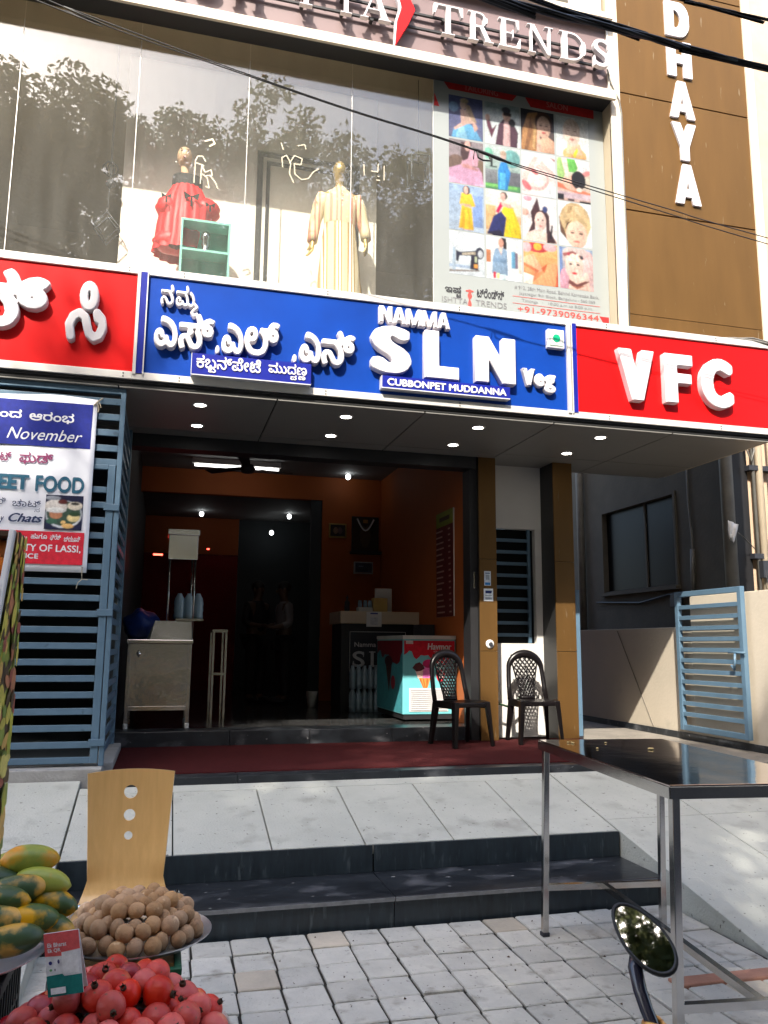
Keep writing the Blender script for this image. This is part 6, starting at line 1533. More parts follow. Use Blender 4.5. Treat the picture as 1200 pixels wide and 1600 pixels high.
stalk = [b0, Vector((0.7385, 1.222, 1.005)), Vector((0.737, 1.208, 0.978)), Vector((0.739, 1.195, 0.955)), Vector((0.748, 1.175, 0.915)), Vector((0.75, 1.165, 0.89))]
MB().tube(stalk, [0.012, 0.0115, 0.011, 0.0105, 0.010, 0.010], 12).build('mirror_stalk', mat('stalk_paint', (0.016, 0.016, 0.035), None, 5, 0.25, coat=0.5), sc_, smooth=True)
mb = MB()
for k in range(7):
    c = Vector((0.742+0.001*k, 1.183-0.003*k, 0.941-0.006*k)); rr2 = 0.0145+0.002*(k % 2)
    mb.tube([c+Vector((rr2*math.cos(a), rr2*math.sin(a), 0.003*math.sin(2*a+k))) for a in [j*2*math.pi/14 for j in range(15)]], 0.0035, 6)
mb.build('gold_charm', mat('charm_gold', (0.65, 0.42, 0.12), (0.45, 0.12, 0.03), 60, 0.35, metal=0.6), sc_, smooth=True)
MB().tube([(0.60, 1.02, 0.80), (0.75, 1.165, 0.885), (0.86, 1.08, 0.80), (0.98, 1.02, 0.78), (1.12, 1.02, 0.78), (1.25, 0.93, 0.78)], 0.013, 10).build('handlebar', M['chrome'], sc_, smooth=True)
MB().tube([(0.56, 0.98, 0.79), (0.66, 1.075, 0.835)], 0.018, 12).build('grip', M['black_rubber'], sc_, smooth=True)
MB().tube([(1.17, 0.985, 0.78), (1.26, 0.92, 0.78)], 0.018, 12).build('grip', M['black_rubber'], sc_, smooth=True)
MB().ell((0.98, 0.98, 0.72), 0.12, 0.08, 0.08, 16, 10).build('headlamp_cowl', mat('scooter_blue', (0.02, 0.03, 0.08), None, 4, 0.3, coat=0.6), sc_, smooth=True)
MB().loft([[(0.98+w*math.cos(a), 0.95-0.05*k+0.05*math.sin(a), 0.70-0.14*k) for a in [math.pi*j/10 for j in range(11)]] for k, w in enumerate((0.10, 0.17, 0.20, 0.19, 0.15))], cap=False, close=False).build('leg_shield', mat('scooter_blue2', (0.02, 0.03, 0.08), None, 4, 0.3, coat=0.6), sc_, smooth=True)
mb = MB(); mb.tube([(0.98, 1.14+0.21*math.cos(a), 0.06+0.21*math.sin(a)) for a in [j*2*math.pi/28 for j in range(29)]], 0.045, 10); mb.build('front_wheel', M['black_rubber'], sc_, smooth=True)
MB().tube([(0.98, 0.99, 0.70), (0.98, 1.14, 0.06)], 0.03, 10).build('fork', M['charcoal'], sc_, smooth=True)
MB().ell((0.98, 0.28, 0.55), 0.16, 0.55, 0.22, 16, 10).build('body', mat('scooter_blue3', (0.02, 0.03, 0.08), None, 4, 0.3, coat=0.6), sc_, smooth=True)
MB().ell((0.98, 0.30, 0.76), 0.14, 0.42, 0.06, 16, 8).build('saddle', M['black_rubber'], sc_, smooth=True)
MB().box(0.84, 1.12, 0.7, 1.1, 0.08, 0.16).build('floorboard', M['charcoal'], sc_, bevel=0.02)
mb = MB(); mb.tube([(0.98, 0.05+0.21*math.cos(a), 0.06+0.21*math.sin(a)) for a in [j*2*math.pi/28 for j in range(29)]], 0.045, 10); mb.build('rear_wheel', M['black_rubber'], sc_, smooth=True)

# ------------------------------------------------------------------ inside the shop
fz = thing('ice_cream_freezer', 'aqua and red ice cream chest freezer with a cone picture by the door', 'freezer', (2.74, 8.9, 0.716))
X0, X1, Y0, Y1 = 2.445, 3.035, 8.36, 9.45
AQ = mat('freezer_aqua', (0.16, 0.50, 0.54), (0.14, 0.46, 0.50), 3, 0.35, coat=0.2)
bd = MB().box(X0, X1, Y0, Y1, 0.785, 1.565).build('body', AQ, fz, bevel=0.008)
MB().box(X0-0.006, X1+0.004, Y0-0.006, Y1+0.004, 1.5655, 1.605).build('lid_frame', M['white_plastic'], fz, bevel=0.006)
MB().box(X0+0.01, X1-0.01, Y0+0.01, Y1-0.01, 0.735, 0.7845).build('base', M['black_paint'], fz)
for x in (X0+0.06, X1-0.06):
    for y in (Y0+0.06, Y1-0.06): MB().tube([(x-0.012, y, 0.736), (x+0.012, y, 0.736)], 0.02, 12).build('castor', M['charcoal'], fz)
drip = [(0, 1), (0, 0.80), (0.06, 0.83), (0.10, 0.86), (0.15, 0.85), (0.19, 0.77), (0.24, 0.74), (0.29, 0.77), (0.33, 0.80), (0.40, 0.79), (0.47, 0.80), (0.53, 0.75), (0.58, 0.70), (0.70, 0.68), (0.80, 0.66), (0.90, 0.70), (0.95, 0.80), (1, 0.84), (1, 1)]
picture('front_print', bd, facade(Y0-0.0005), (X0+0.012, X1-0.012, 0.80, 1.55), [(drip, (196, 24, 44)),
    ([(0.20, 0.62), (0.58, 0.62), (0.44, 0.30), (0.40, 0.30)], (222, 140, 70)), ([(0.20, 0.62), (0.38, 0.63), (0.36, 0.48), (0.27, 0.48)], (246, 206, 196)), ([(0.38, 0.63), (0.58, 0.62), (0.50, 0.48), (0.36, 0.48)], (232, 120, 190)),
    ([(0.30, 0.47), (0.33, 0.47), (0.41, 0.30), (0.40, 0.30)], (180, 96, 44)), ([(0.36, 0.47), (0.39, 0.47), (0.43, 0.30), (0.42, 0.30)], (180, 96, 44)), ([(0.44, 0.47), (0.47, 0.47), (0.44, 0.30), (0.43, 0.30)], (180, 96, 44)),
    ([(0.16, 0.62), (0.22, 0.68), (0.30, 0.70), (0.37, 0.66), (0.40, 0.61), (0.33, 0.58), (0.24, 0.57)], (84, 40, 44)), (E_(0.48, 0.68, 0.12, 0.06), (190, 40, 100)), (E_(0.72, 0.52, 0.09, 0.10), (206, 30, 50)), (E_(0.72, 0.52, 0.05, 0.06), (240, 220, 220))], M['print'])
lettering('lettering', 'Havmor', bd, M['letter_white'], (X0+0.27, X0+0.54, 1.455, 1.525), facade(Y0-0.0068), 0.0006, (0.035, 0.012), shear=0.12, res=60)
lettering('lettering', 'ICE CREAM', bd, M['letter_white'], (X0+0.34, X0+0.48, 1.430, 1.444), facade(Y0-0.0068), 0.0006, (0.02, 0.02), res=30)
picture('price_tag', bd, facade(Y0-0.006), (X0+0.03, X0+0.11, 1.515, 1.55), [(rc(0, 1, 0, 1), (214, 190, 190))], M['print'])
gr = MB().box(X0+0.07, X0+0.50, Y0-0.006, Y0-0.0005, 0.815, 1.055).build('grille', M['white_plastic'], bd)
for k in range(11): MB().box(X0+0.085, X0+0.485, Y0-0.012, Y0-0.0062, 0.828+k*0.0205, 0.838+k*0.0205).build('grille_slat', M['letter_side'], fz)
FL_ = ((X0-0.0005, 0, 0), (0, -1, 0), (0, 0, 1), (-1, 0, 0))
picture('side_print', bd, FL_, (-Y1+0.02, -Y0-0.02, 0.80, 1.55), [(rc(0, 1, 0, 1), (70, 150, 160)), (drip, (120, 24, 38)), ([(0.35, 0.70), (0.62, 0.70), (0.5, 0.25)], (70, 40, 36)), (E_(0.48, 0.70, 0.16, 0.08), (60, 26, 34)), (E_(0.66, 0.40, 0.08, 0.10), (150, 30, 44))], M['print'])
bx_ = MB().box(2.86, 3.03, 9.05, 9.35, 1.606, 1.74).build('carton', M['charcoal'], bevel=0.004); tag(bx_, 'dark carton lying on the freezer lid by the wall', 'box')

ct = thing('cash_counter', 'black cash counter with a pale slab top and framed name board', 'counter', (2.54, 10.0, 0.714))
MB().box(2.08, 3.0, 9.78, 10.35, 0.714, 1.755).build('body', M['black_paint'], ct)
MB().box(2.05, 3.045, 9.70, 10.40, 1.7555, 1.905).build('slab', mat('slab_beige', (0.62, 0.50, 0.36), (0.56, 0.45, 0.32), 3, 0.4), ct, bevel=0.006)
nbd = MB().box(2.17, 2.90, 9.765, 9.7795, 1.15, 1.67).build('name_board', mat('board_black', (0.012, 0.016, 0.026), None), ct)
FCt = facade(9.7645)
for b in ((2.18, 2.89, 1.655, 1.661), (2.18, 2.186, 1.16, 1.6545), (2.884, 2.89, 1.16, 1.6545)): MB().box(b[0], b[1], 9.762, 9.7645, b[2], b[3]).build('border_line', M['white_plastic'], nbd)
lettering('lettering', 'Namma', nbd, M['letter_white'], (2.24, 2.51, 1.475, 1.535), FCt, 0.002, (0.02, 0.02), res=60)
for ch, a, b in (('S', 2.22, 2.37), ('L', 2.42, 2.56), ('N', 2.61, 2.80)):
    cs, e = serif(ch) if ch != 'L' else ([rc(0.2, 0.42, 0, 1), rc(0, 1, 0, 0.08)], [rc(0, 0.62, 0.93, 1), [(1, 0.4), (0.9, 0.4), (0.75, 0.05), (1, 0)]])
    lettering('lettering', cs, nbd, M['letter_side'], (a, b, 1.235, 1.425), FCt, 0.002, (0.03, 0.02), False, 60, extra=e)
def simple(name, label, cat, m, *boxes, bevel=0.004):
    mb = MB()
    for b in boxes: mb.box(*b)
    return tag(mb.build(name, M[m], bevel=bevel), label, cat)
ob = MB().lathe([(0.001, 0), (0.033, 0), (0.034, 0.11), (0.02, 0.13), (0.012, 0.14), (0.012, 0.165), (0.018, 0.167), (0.018, 0.178), (0.006, 0.18), (0.005, 0.2), (0.001, 0.2)], 16).build('pump_bottle', M['charcoal'], smooth=True, local=True); ob.location = (2.16, 9.85, 1.906); tag(ob, 'small dark pump bottle at the left end of the counter', 'bottle')
simple('display_box', 'yellow snack box standing on the counter', 'box', 'gold', (2.50, 2.68, 9.86, 9.98, 1.9055, 2.08))
simple('picture_stand', 'pale upright frame on the counter behind the yellow box', 'frame', 'white_plastic', (2.56, 2.78, 10.02, 10.05, 1.9055, 2.21))
simple('snack_tray', 'low white tray of jars in the middle of the counter', 'tray', 'white_plastic', (2.30, 2.48, 9.82, 9.95, 1.9055, 1.96))
for k, x in enumerate((2.33, 2.40, 2.46)):
    o = MB().lathe([(0.001, 0), (0.026, 0), (0.026, 0.06), (0.02, 0.07), (0.022, 0.072), (0.022, 0.085), (0.001, 0.085)], 14).build('jar', M['bottle'], smooth=True, local=True); o.location = (x, 9.885, 1.961)
    tag(o, ['left jar', 'middle jar', 'right jar'][k]+' of the three on the counter tray', 'jar', 'jars on the counter tray')
pcd = MB().box(2.37, 2.56, 9.690, 9.6985, 1.72, 1.90).build('payment_sheet', M['paper']); tag(pcd, 'white payment sheet hanging over the counter slab edge', 'sheet')
picture('sheet_print', pcd, facade(9.689), (2.37, 2.56, 1.72, 1.90), [(rc(0.25, 0.75, 0.84, 0.93), (40, 60, 140)), (rc(0.25, 0.75, 0.12, 0.62), (205, 208, 214))], M['print'])
k = 0
bt = MB().lathe([(0.001, 0), (0.033, 0), (0.034, 0.07), (0.031, 0.085), (0.034, 0.10), (0.034, 0.19), (0.02, 0.235), (0.014, 0.245), (0.014, 0.27), (0.001, 0.27)], 12).mesh('water_bottle')
for lay in range(2):
    for i in range(6):
        for j in range(2):
            o = obj('water_bottle', bt, M['bottle'], smooth=True); o.location = (2.20+0.072*i, 9.62+0.075*j, 0.714+0.272*lay)
            tag(o, 'water bottle before the counter, %s tier, %s row, %s from the left' % (['lower', 'upper'][lay], ['front', 'back'][j], ORD[i]), 'bottle', 'water bottles before the counter')
# pictures and boards on the walls
def framed(name, label, x0, x1, z0, z1, y, shapes, fm='black_paint'):
    t = thing(name, label, 'picture', ((x0+x1)/2, y, z0))
    f = MB().box(x0, x1, y-0.03, y-0.001, z0, z1).build('frame', M[fm], t, bevel=0.004)
    picture('print', f, facade(y-0.0305), (x0+0.02, x1-0.02, z0+0.02, z1-0.02), shapes, M['print'])
    return t
sh = framed('shrine_picture', 'tall dark shrine picture with a garland on the orange back wall', 2.60, 3.01, 2.86, 3.38, 11.64, bgr((40, 36, 34), (60, 44, 36)) + [(E_(0.5, 0.45, 0.22, 0.38), (84, 66, 50)), (E_(0.5, 0.82, 0.10, 0.10), (50, 34, 30)), (rc(0.4, 0.6, 0.84, 0.95), (160, 120, 60))])
mb = MB(); mb.tube([(2.68, 11.60, 3.34)]+[(2.68+0.25*k/8, 11.595, 3.34-0.17*math.sin(math.pi*k/8)) for k in range(9)], 0.012, 6); mb.build('garland', M['paper'], sh)
MB().box(2.58, 3.03, 11.50, 11.639, 2.82, 2.855).build('shelf', M['charcoal'], sh)
framed('framed_picture', 'small framed picture left of the shrine picture', 2.26, 2.52, 3.05, 3.26, 11.64, bgr((60, 52, 48)) + [(E_(0.35, 0.5, 0.16, 0.3), (150, 120, 100)), (E_(0.65, 0.5, 0.16, 0.3), (110, 90, 90))], 'gold')
framed('framed_certificate', 'pale framed certificate below the shrine picture', 2.64, 2.93, 2.53, 2.71, 11.64, bgr((70, 76, 96)) + [(rc(0.2, 0.5, 0.6, 0.7), (150, 160, 180))], 'letter_side')
mn = thing('menu_board', 'tall red menu board with a green head on the right wall', 'menu', (3.03, 8.7, 1.82))
MB().box(3.035, 3.0495, 8.42, 9.0, 1.82, 3.02).build('board', M['white_panel'], mn)
FM = ((3.0345, 0, 0), (0, -1, 0), (0, 0, 1), (-1, 0, 0))
mr_ = random.Random(6)
shm = [(rc(0, 1, 0, 0.86), (96, 20, 22)), (rc(0, 1, 0.86, 1), (120, 130, 30)), (rc(0.2, 0.8, 0.91, 0.95), (60, 40, 20))]
for k in range(15):
    shm += [(rc(0.06, 0.06+mr_.uniform(0.3, 0.5), 0.035+k*0.055, 0.05+k*0.055), (190, 150, 140)), (rc(0.78, 0.9, 0.035+k*0.055, 0.05+k*0.055), (190, 150, 140))]
picture('menu_print', mn, FM, (-9.0, -8.42, 1.82, 3.02), shm, M['print'])

# steel cart with its top box
sc2 = thing('steel_cart', 'stainless steel serving cart with a raised box on four posts', 'cart', (-0.03, 8.3, 0.716))
cx0, cx1, cy0, cy1 = -0.325, 0.262, 8.06, 8.62
MB().box(cx0+0.03, cx1-0.03, cy0+0.012, cy1-0.012, 0.915, 1.495).build('cabinet', M['steel_dull'], sc2, bevel=0.003)
MB().box(cx0-0.01, cx1+0.01, cy0-0.01, cy1+0.01, 1.496, 1.532).build('counter_top', M['steel'], sc2, bevel=0.004)
MB().box(cx0+0.01, cx1-0.02, cy0+0.002, cy1, 0.880, 0.9145).build('bottom_rail', M['steel'], sc2)
for x in (cx0, cx1-0.035):
    for y in (cy0, cy1-0.035):
        lg = MB().box(x, x+0.035, y, y+0.035, 0.765, 1.4955).build('leg', M['steel_dull'], sc2, bevel=0.003)
        MB().lathe([(0.022, 0), (0.022, 0.04), (0.012, 0.05)], 12, ((x+0.0175), y+0.0175, 0.7165)).build('foot', M['white_plastic'], lg)
MB().hexa([(-0.13, cy0+0.005, 1.5325), (0.255, cy0+0.005, 1.5325), (0.255, cy0+0.02, 1.5325), (-0.16, cy0+0.02, 1.5325)], [(-0.09, cy0+0.06, 1.71), (0.25, cy0+0.06, 1.71), (0.25, cy0+0.075, 1.71), (-0.09, cy0+0.075, 1.71)]).build('splash_plate', M['steel'], sc2)
for x, y in ((0.02, 8.13), (0.26, 8.13), (0.02, 8.40), (0.24, 8.40)):
    MB().tube([(x, y, 1.533), (x, y, 2.31)], 0.011, 8).build('post', M['steel_dull'], sc2, smooth=True)
MB().box(0.0, 0.28, 8.11, 8.43, 2.305, 2.545).build('top_box', M['steel'], sc2, bevel=0.004)
MB().box(-0.012, 0.292, 8.10, 8.44, 2.5455, 2.60).build('box_lid', M['steel'], sc2, bevel=0.004)
MB().box(0.10, 0.36, 8.11, 8.45, 1.715, 1.735).build('shelf', M['steel_dull'], sc2)
kn = MB(); kn.tube([(-0.22, cy0+0.011, 1.40), (-0.22, cy0-0.03, 1.40)], 0.02, 12); kn.tube([(-0.22, cy0-0.025, 1.37), (-0.22, cy0-0.025, 1.43)], 0.008, 8); kn.build('tap', M['chrome'], sc2, smooth=True)
jar = MB().lathe([(0.001, 0), (0.05, 0), (0.052, 0.03), (0.048, 0.06), (0.052, 0.09), (0.048, 0.12), (0.052, 0.15), (0.045, 0.20), (0.025, 0.235), (0.02, 0.25), (0.001, 0.25)], 14).mesh('water_jar')
for k, x in enumerate((0.13, 0.22, 0.31)):
    o = obj('water_jar', jar, M['bottle'], smooth=True); o.location = (x, 8.28, 1.736); tag(o, ['left', 'middle', 'right'][k]+' clear water jar on the steel cart shelf', 'jar', 'water jars on the cart shelf')
mb = MB(); rg = random.Random(3)
mb.ell((-0.22, 8.40, 1.66), 0.17, 0.17, 0.16, 20, 14, fn=lambda d: 1+0.10*math.sin(7*d.x+3*d.z)+0.07*math.sin(11*d.y-5*d.z))
tag(mb.build('blue_bundle', M['tarp_blue'], smooth=True), 'crumpled blue plastic bundle lying on the steel cart', 'bundle')
ht = thing('standing_table', 'thin steel standing table behind the cart', 'table', (0.58, 9.0, 0.714))
MB().box(0.50, 0.66, 8.95, 9.5, 1.62, 1.65).build('table_top', M['steel_dull'], ht)
for x, y in ((0.515, 8.96), (0.645, 8.96), (0.515, 9.48), (0.645, 9.48)): MB().box(x-0.011, x+0.011, y-0.011, y+0.011, 0.714, 1.6195).build('leg', M['steel_dull'], ht)
MB().box(0.5265, 0.6335, 8.952, 8.968, 1.17, 1.195).build('rail', M['steel_dull'], ht)
cp = MB().lathe([(0.001, 0), (0.055, 0), (0.075, 0.19), (0.078, 0.195), (0.07, 0.19), (0.05, 0.01), (0.001, 0.01)], 18).build('waste_bin', M['paper'], smooth=True, local=True); cp.location = (1.853, 10.45, 0.714); tag(cp, 'small white bin on the dark floor by the back opening', 'bin')
# ceiling fan, tube lamp, bulbs
fan = thing('ceiling_fan', 'ceiling fan with three dark blades inside the shop', 'fan', (0.90, 10.0, 3.95))
MB().tube([(0.90, 10.0, 3.95), (0.90, 10.0, 3.70)], 0.012, 8).build('rod', M['charcoal'], fan)
MB().lathe([(0.001, -0.06), (0.07, -0.05), (0.10, 0), (0.07, 0.05), (0.001, 0.06)], 18, (0.90, 10.0, 3.65)).build('motor', M['charcoal'], fan, smooth=True)
for k in range(3):
    a = RAD(20+120*k); d = Vector((math.cos(a), math.sin(a), 0)); nn = Vector((-d.y, d.x, 0))
    c = Vector((0.90, 10.0, 3.65))
    MB().hexa([c+d*0.09-nn*0.04, c+d*0.6-nn*0.07, c+d*0.6+nn*0.07+Vector((0, 0, 0.02)), c+d*0.09+nn*0.04+Vector((0, 0, 0.02))], [c+d*0.09-nn*0.04+Vector((0, 0, 0.006)), c+d*0.6-nn*0.07+Vector((0, 0, 0.006)), c+d*0.6+nn*0.07+Vector((0, 0, 0.026)), c+d*0.09+nn*0.04+Vector((0, 0, 0.026))]).build('blade', M['charcoal'], fan)
tl = thing('tube_lamp', 'lit white tube lamp under the shop ceiling', 'lamp', (0.83, 10.9, 3.95))
MB().tube([(0.28, 10.88, 3.85), (1.40, 10.88, 3.85)], 0.016, 10).build('tube', M['lamp_white'], tl, smooth=True)
MB().box(0.25, 1.43, 10.86, 10.92, 3.875, 3.95).build('batten', M['white_plastic'], tl)
for k, ((x, y, z), lb) in enumerate((((2.459, 11.278, 3.90), 'lit bulb over the cash counter near the orange corner'), ((0.505, 13.765, 3.64), 'lit bulb at the left over the back room'), ((1.951, 13.58, 3.64), 'lit bulb at the right over the back room'), ((1.722, 14.1, 3.42), 'lit bulb deepest in the back room'))):
    t = thing('pendant_bulb', lb, 'lamp', (x, y, z), 'lit bulbs inside the shop')
    MB().ell((x, y, z), 0.036, 0.036, 0.042, 14, 10).build('bulb', M['bulb'], t, smooth=True)
    MB().tube([(x, y, z+0.030), (x, y, z+0.055)], 0.018, 10).build('holder', M['white_plastic'], t, smooth=True)
B('back_ceiling', 'ceiling', (-0.40, 3.04, 11.76, 14.59, 3.70, 3.80))
for (x0, x1, y, z, lb) in ((-0.16, -0.06, 9.3, 2.46, 'short red light bar left of the steel cart box'), (0.17, 0.30, 9.3, 2.46, 'short red light bar right of the steel cart box'), (0.62, 0.66, 13.8, 3.05, 'small red light dot deep in the back room')):
    tag(MB().box(x0, x1, y, y+0.02, z, z+0.018).build('red_light', M['red_led']), lb, 'lamp', 'red lights in the shop')

# ------------------------------------------------------------------ people (one grown body each, clothes on top)
def skin_mesh(name, verts, edges, radii, m, parent, root=0, sub=1):
    me = bpy.data.meshes.new(name); me.from_pydata(verts, edges, []); me.update()
    o = obj(name, me, m, parent)
    o.modifiers.new('skin', 'SKIN')
    lay = me.skin_vertices[0].data
    for i, r in enumerate(radii):
        lay[i].radius = (r, r) if not isinstance(r, tuple) else r
        lay[i].use_root = (i == root)
    s = o.modifiers.new('sub', 'SUBSURF'); s.levels = sub; s.render_levels = sub
    dg = bpy.context.evaluated_depsgraph_get(); dg.update()
    m2 = bpy.data.meshes.new_from_object(o.evaluated_get(dg)); m2.name = name
    o.modifiers.clear(); o.data = m2
    if not m2.materials: m2.materials.append(m)
    m2.polygons.foreach_set('use_smooth', [True]*len(m2.polygons))
    return o
def hand(verts, edges, radii, wrist, d, side, s=1.0):
    """palm, four unequal curled fingers and a thumb from the side of the palm"""
    d = Vector(d).normalized(); sd = Vector(side).normalized(); nn = d.cross(sd).normalized()
    pi_ = len(verts); verts.append(tuple(Vector(verts[wrist])+d*0.05*s)); edges.append((wrist, pi_)); radii.append((0.030*s, 0.016*s))
    for k, ln in enumerate((0.066, 0.078, 0.072, 0.058)):
        b = Vector(verts[pi_])+d*0.035*s+sd*(k-1.5)*0.019*s
        i0 = len(verts); verts.append(tuple(b)); verts.append(tuple(b+d*ln*0.5*s+nn*0.010*s)); verts.append(tuple(b+d*ln*0.9*s+nn*0.032*s))
        edges.extend([(pi_, i0), (i0, i0+1), (i0+1, i0+2)]); radii.extend([0.009*s, 0.0085*s, 0.007*s])
    b = Vector(verts[wrist])+d*0.025*s-sd*0.032*s
    i0 = len(verts); verts.append(tuple(b)); verts.append(tuple(b+d*0.045*s-sd*0.02*s+nn*0.012*s)); edges.extend([(wrist, i0), (i0, i0+1)]); radii.extend([0.011*s, 0.008*s])
M['skin_dark'] = mat('skin_dark', (0.10, 0.055, 0.032), None, 8, 0.55)
def person(label, loc, rz_, shirt, trousers, H=1.60):
    t = thing('person', label, 'person', loc, rz=rz_)
    k = H/1.70
    V_ = [(0, 0, 0.93), (0, 0, 1.10), (0, -0.01, 1.32), (0, 0, 1.44), (0, -0.015, 1.52), (0, -0.03, 1.60), (0, -0.02, 1.66),
          (0.09, 0, 0.88), (0.10, -0.01, 0.49), (0.10, 0.02, 0.09), (0.11, -0.12, 0.035), (-0.09, 0, 0.88), (-0.10, -0.01, 0.49), (-0.10, 0.02, 0.09), (-0.11, -0.12, 0.035),
          (0.18, 0, 1.38), (0.22, 0.02, 1.12), (0.18, -0.20, 1.06), (-0.18, 0, 1.38), (-0.22, 0.02, 1.12), (-0.16, -0.20, 1.08)]
    E2 = [(0, 1), (1, 2), (2, 3), (3, 4), (4, 5), (5, 6), (0, 7), (7, 8), (8, 9), (9, 10), (0, 11), (11, 12), (12, 13), (13, 14), (2, 15), (15, 16), (16, 17), (2, 18), (18, 19), (19, 20)]
    Rd = [(0.15, 0.105), (0.135, 0.095), (0.15, 0.10), 0.06, 0.055, (0.078, 0.095), (0.065, 0.075), 0.085, 0.06, 0.045, 0.035, 0.085, 0.06, 0.045, 0.035, 0.058, 0.045, 0.034, 0.058, 0.045, 0.034]
    V2, E3, R2_ = list(V_), list(E2), list(Rd)
    hand(V2, E3, R2_, 17, (-0.25, -0.9, 0.15), (0.8, -0.2, 0.3)); hand(V2, E3, R2_, 20, (0.25, -0.9, 0.15), (-0.8, -0.2, 0.3))
    sc_v = lambda vs: [tuple(c*k for c in v) for v in vs]
    skin_mesh('body', sc_v(V2), E3, R2_, M['skin_dark'], t)
    cl = [0, 1, 2, 3, 15, 16, 18, 19]; ix = {a: i for i, a in enumerate(cl)}
    Vs = [V_[a] for a in cl]; Es = [(ix[a], ix[b]) for a, b in E2 if a in ix and b in ix]; Rs = [(r[0]+0.014, r[1]+0.014) if isinstance(r, tuple) else r+0.014 for r in (Rd[a] for a in cl)]
    Vs.append((0.19, -0.10, 1.09)); Es.append((ix[16], len(Vs)-1)); Rs.append(0.048); Vs.append((-0.18, -0.10, 1.10)); Es.append((ix[19], len(Vs)-1)); Rs.append(0.048)
    skin_mesh('shirt', sc_v(Vs), Es, Rs, shirt, t)
    cl = [0, 7, 8, 9, 11, 12, 13]; ix = {a: i for i, a in enumerate(cl)}
    skin_mesh('trousers', sc_v([V_[a] for a in cl]), [(ix[a], ix[b]) for a, b in E2 if a in ix and b in ix], [(r[0]+0.010, r[1]+0.010) if isinstance(r, tuple) else r+0.014 for r in (Rd[a] for a in cl)], trousers, t)
    mb = MB(); mb.ell((0, -0.005*k, 1.655*k), 0.086*k, 0.10*k, 0.085*k, 16, 10); mb.build('hair', M['hair'], t, smooth=True, local=True)
    mb = MB(); mb.ell((0, -0.118*k, 1.585*k), 0.012, 0.016, 0.022, 8, 6)
    for s in (-1, 1): mb.ell((s*0.082*k, -0.02*k, 1.60*k), 0.012, 0.022, 0.032, 8, 6)
    mb.build('nose_and_ears', M['skin_dark'], t, smooth=True, local=True)
    mb = MB()
    for s in (-1, 1): mb.ell((s*0.032*k, -0.113*k, 1.615*k), 0.013, 0.006, 0.007, 8, 6)
    mb.ell((0, -0.112*k, 1.548*k), 0.024, 0.006, 0.006, 8, 6); mb.build('eyes_and_mouth', M['hair'], t, smooth=True, local=True)
    for s in (-1, 1):
        mb = MB(); mb.ell((s*0.105*k, -0.06*k, 0.045*k), 0.05, 0.135, 0.045, 12, 8); mb.build('shoe', M['black_rubber'], t, smooth=True, local=True)
    return t
person('person in a white shirt standing in the dark back of the shop, facing left', (1.56, 11.08, 0.714), RAD(-80), mat('shirt_white', (0.22, 0.225, 0.24), None, 6, 0.8), mat('trousers_dark', (0.02, 0.02, 0.025), None, 6, 0.8))
person('person in black clothes standing behind the white-shirted person', (1.22, 11.35, 0.714), RAD(40), mat('shirt_black', (0.012, 0.012, 0.014), None, 6, 0.8), mat('trousers_black', (0.01, 0.01, 0.012), None, 6, 0.8), 1.62)

# ------------------------------------------------------------------ display figures behind the glass
def stripe_mat(name, c1, c2, c3, sx, rough=0.7, axis=0):
    m = bpy.data.materials.new(name); m.use_nodes = True
    N, L = m.node_tree.nodes, m.node_tree.links; p = N['Principled BSDF']; p.inputs['Roughness'].default_value = rough
    tc = N.new('ShaderNodeTexCoord'); sp_ = N.new('ShaderNodeSeparateXYZ'); L.new(tc.outputs['Object'], sp_.inputs[0])
    ml = N.new('ShaderNodeMath'); ml.operation = 'MULTIPLY'; ml.inputs[1].default_value = sx; L.new(sp_.outputs[axis], ml.inputs[0])
    fr = N.new('ShaderNodeMath'); fr.operation = 'FRACT'; L.new(ml.outputs[0], fr.inputs[0])
    cr = N.new('ShaderNodeValToRGB'); cr.color_ramp.interpolation = 'CONSTANT'
    e = cr.color_ramp.elements; e[0].position = 0; e[0].color = (*c1, 1); e[1].position = 0.42; e[1].color = (*c2, 1)
    for ps, c in ((0.55, c1), (0.62, c3), (0.70, c2), (0.80, c3), (0.9, c2)):
        q = e.new(ps); q.color = (*c, 1)
    L.new(fr.outputs[0], cr.inputs[0]); L.new(cr.outputs[0], p.inputs['Base Color'])
    return m
mq = thing('mannequin', 'gold faceless mannequin in a long striped cream kurta', 'mannequin', (1.39, 6.92, 4.221))
V_ = [(1.39, 6.92, 5.15), (1.39, 6.92, 5.40), (1.39, 6.93, 5.60), (1.385, 6.92, 5.70), (1.38, 6.91, 5.78), (1.375, 6.90, 5.86), (1.375, 6.90, 5.94),
      (1.20, 6.93, 5.62), (1.165, 6.93, 5.36), (1.13, 6.88, 5.13), (1.57, 6.93, 5.64), (1.615, 6.93, 5.40), (1.63, 6.88, 5.22),
      (1.33, 6.92, 5.05), (1.33, 6.92, 4.65), (1.33, 6.93, 4.28), (1.45, 6.92, 5.05), (1.45, 6.92, 4.65), (1.45, 6.93, 4.28)]
E2 = [(0, 1), (1, 2), (2, 3), (3, 4), (4, 5), (5, 6), (2, 7), (7, 8), (8, 9), (2, 10), (10, 11), (11, 12), (0, 13), (13, 14), (14, 15), (0, 16), (16, 17), (17, 18)]
Rd = [(0.13, 0.1), (0.11, 0.085), (0.13, 0.085), 0.045, 0.042, (0.066, 0.08), (0.058, 0.07), 0.05, 0.036, 0.026, 0.05, 0.036, 0.026, 0.07, 0.05, 0.035, 0.07, 0.05, 0.035]
hand(V_, E2, Rd, 9, (-0.12, -0.1, -1), (0.4, -0.9, 0.0)); hand(V_, E2, Rd, 12, (0.1, -0.1, -1), (-0.4, -0.9, 0.0))
o0 = mq.location
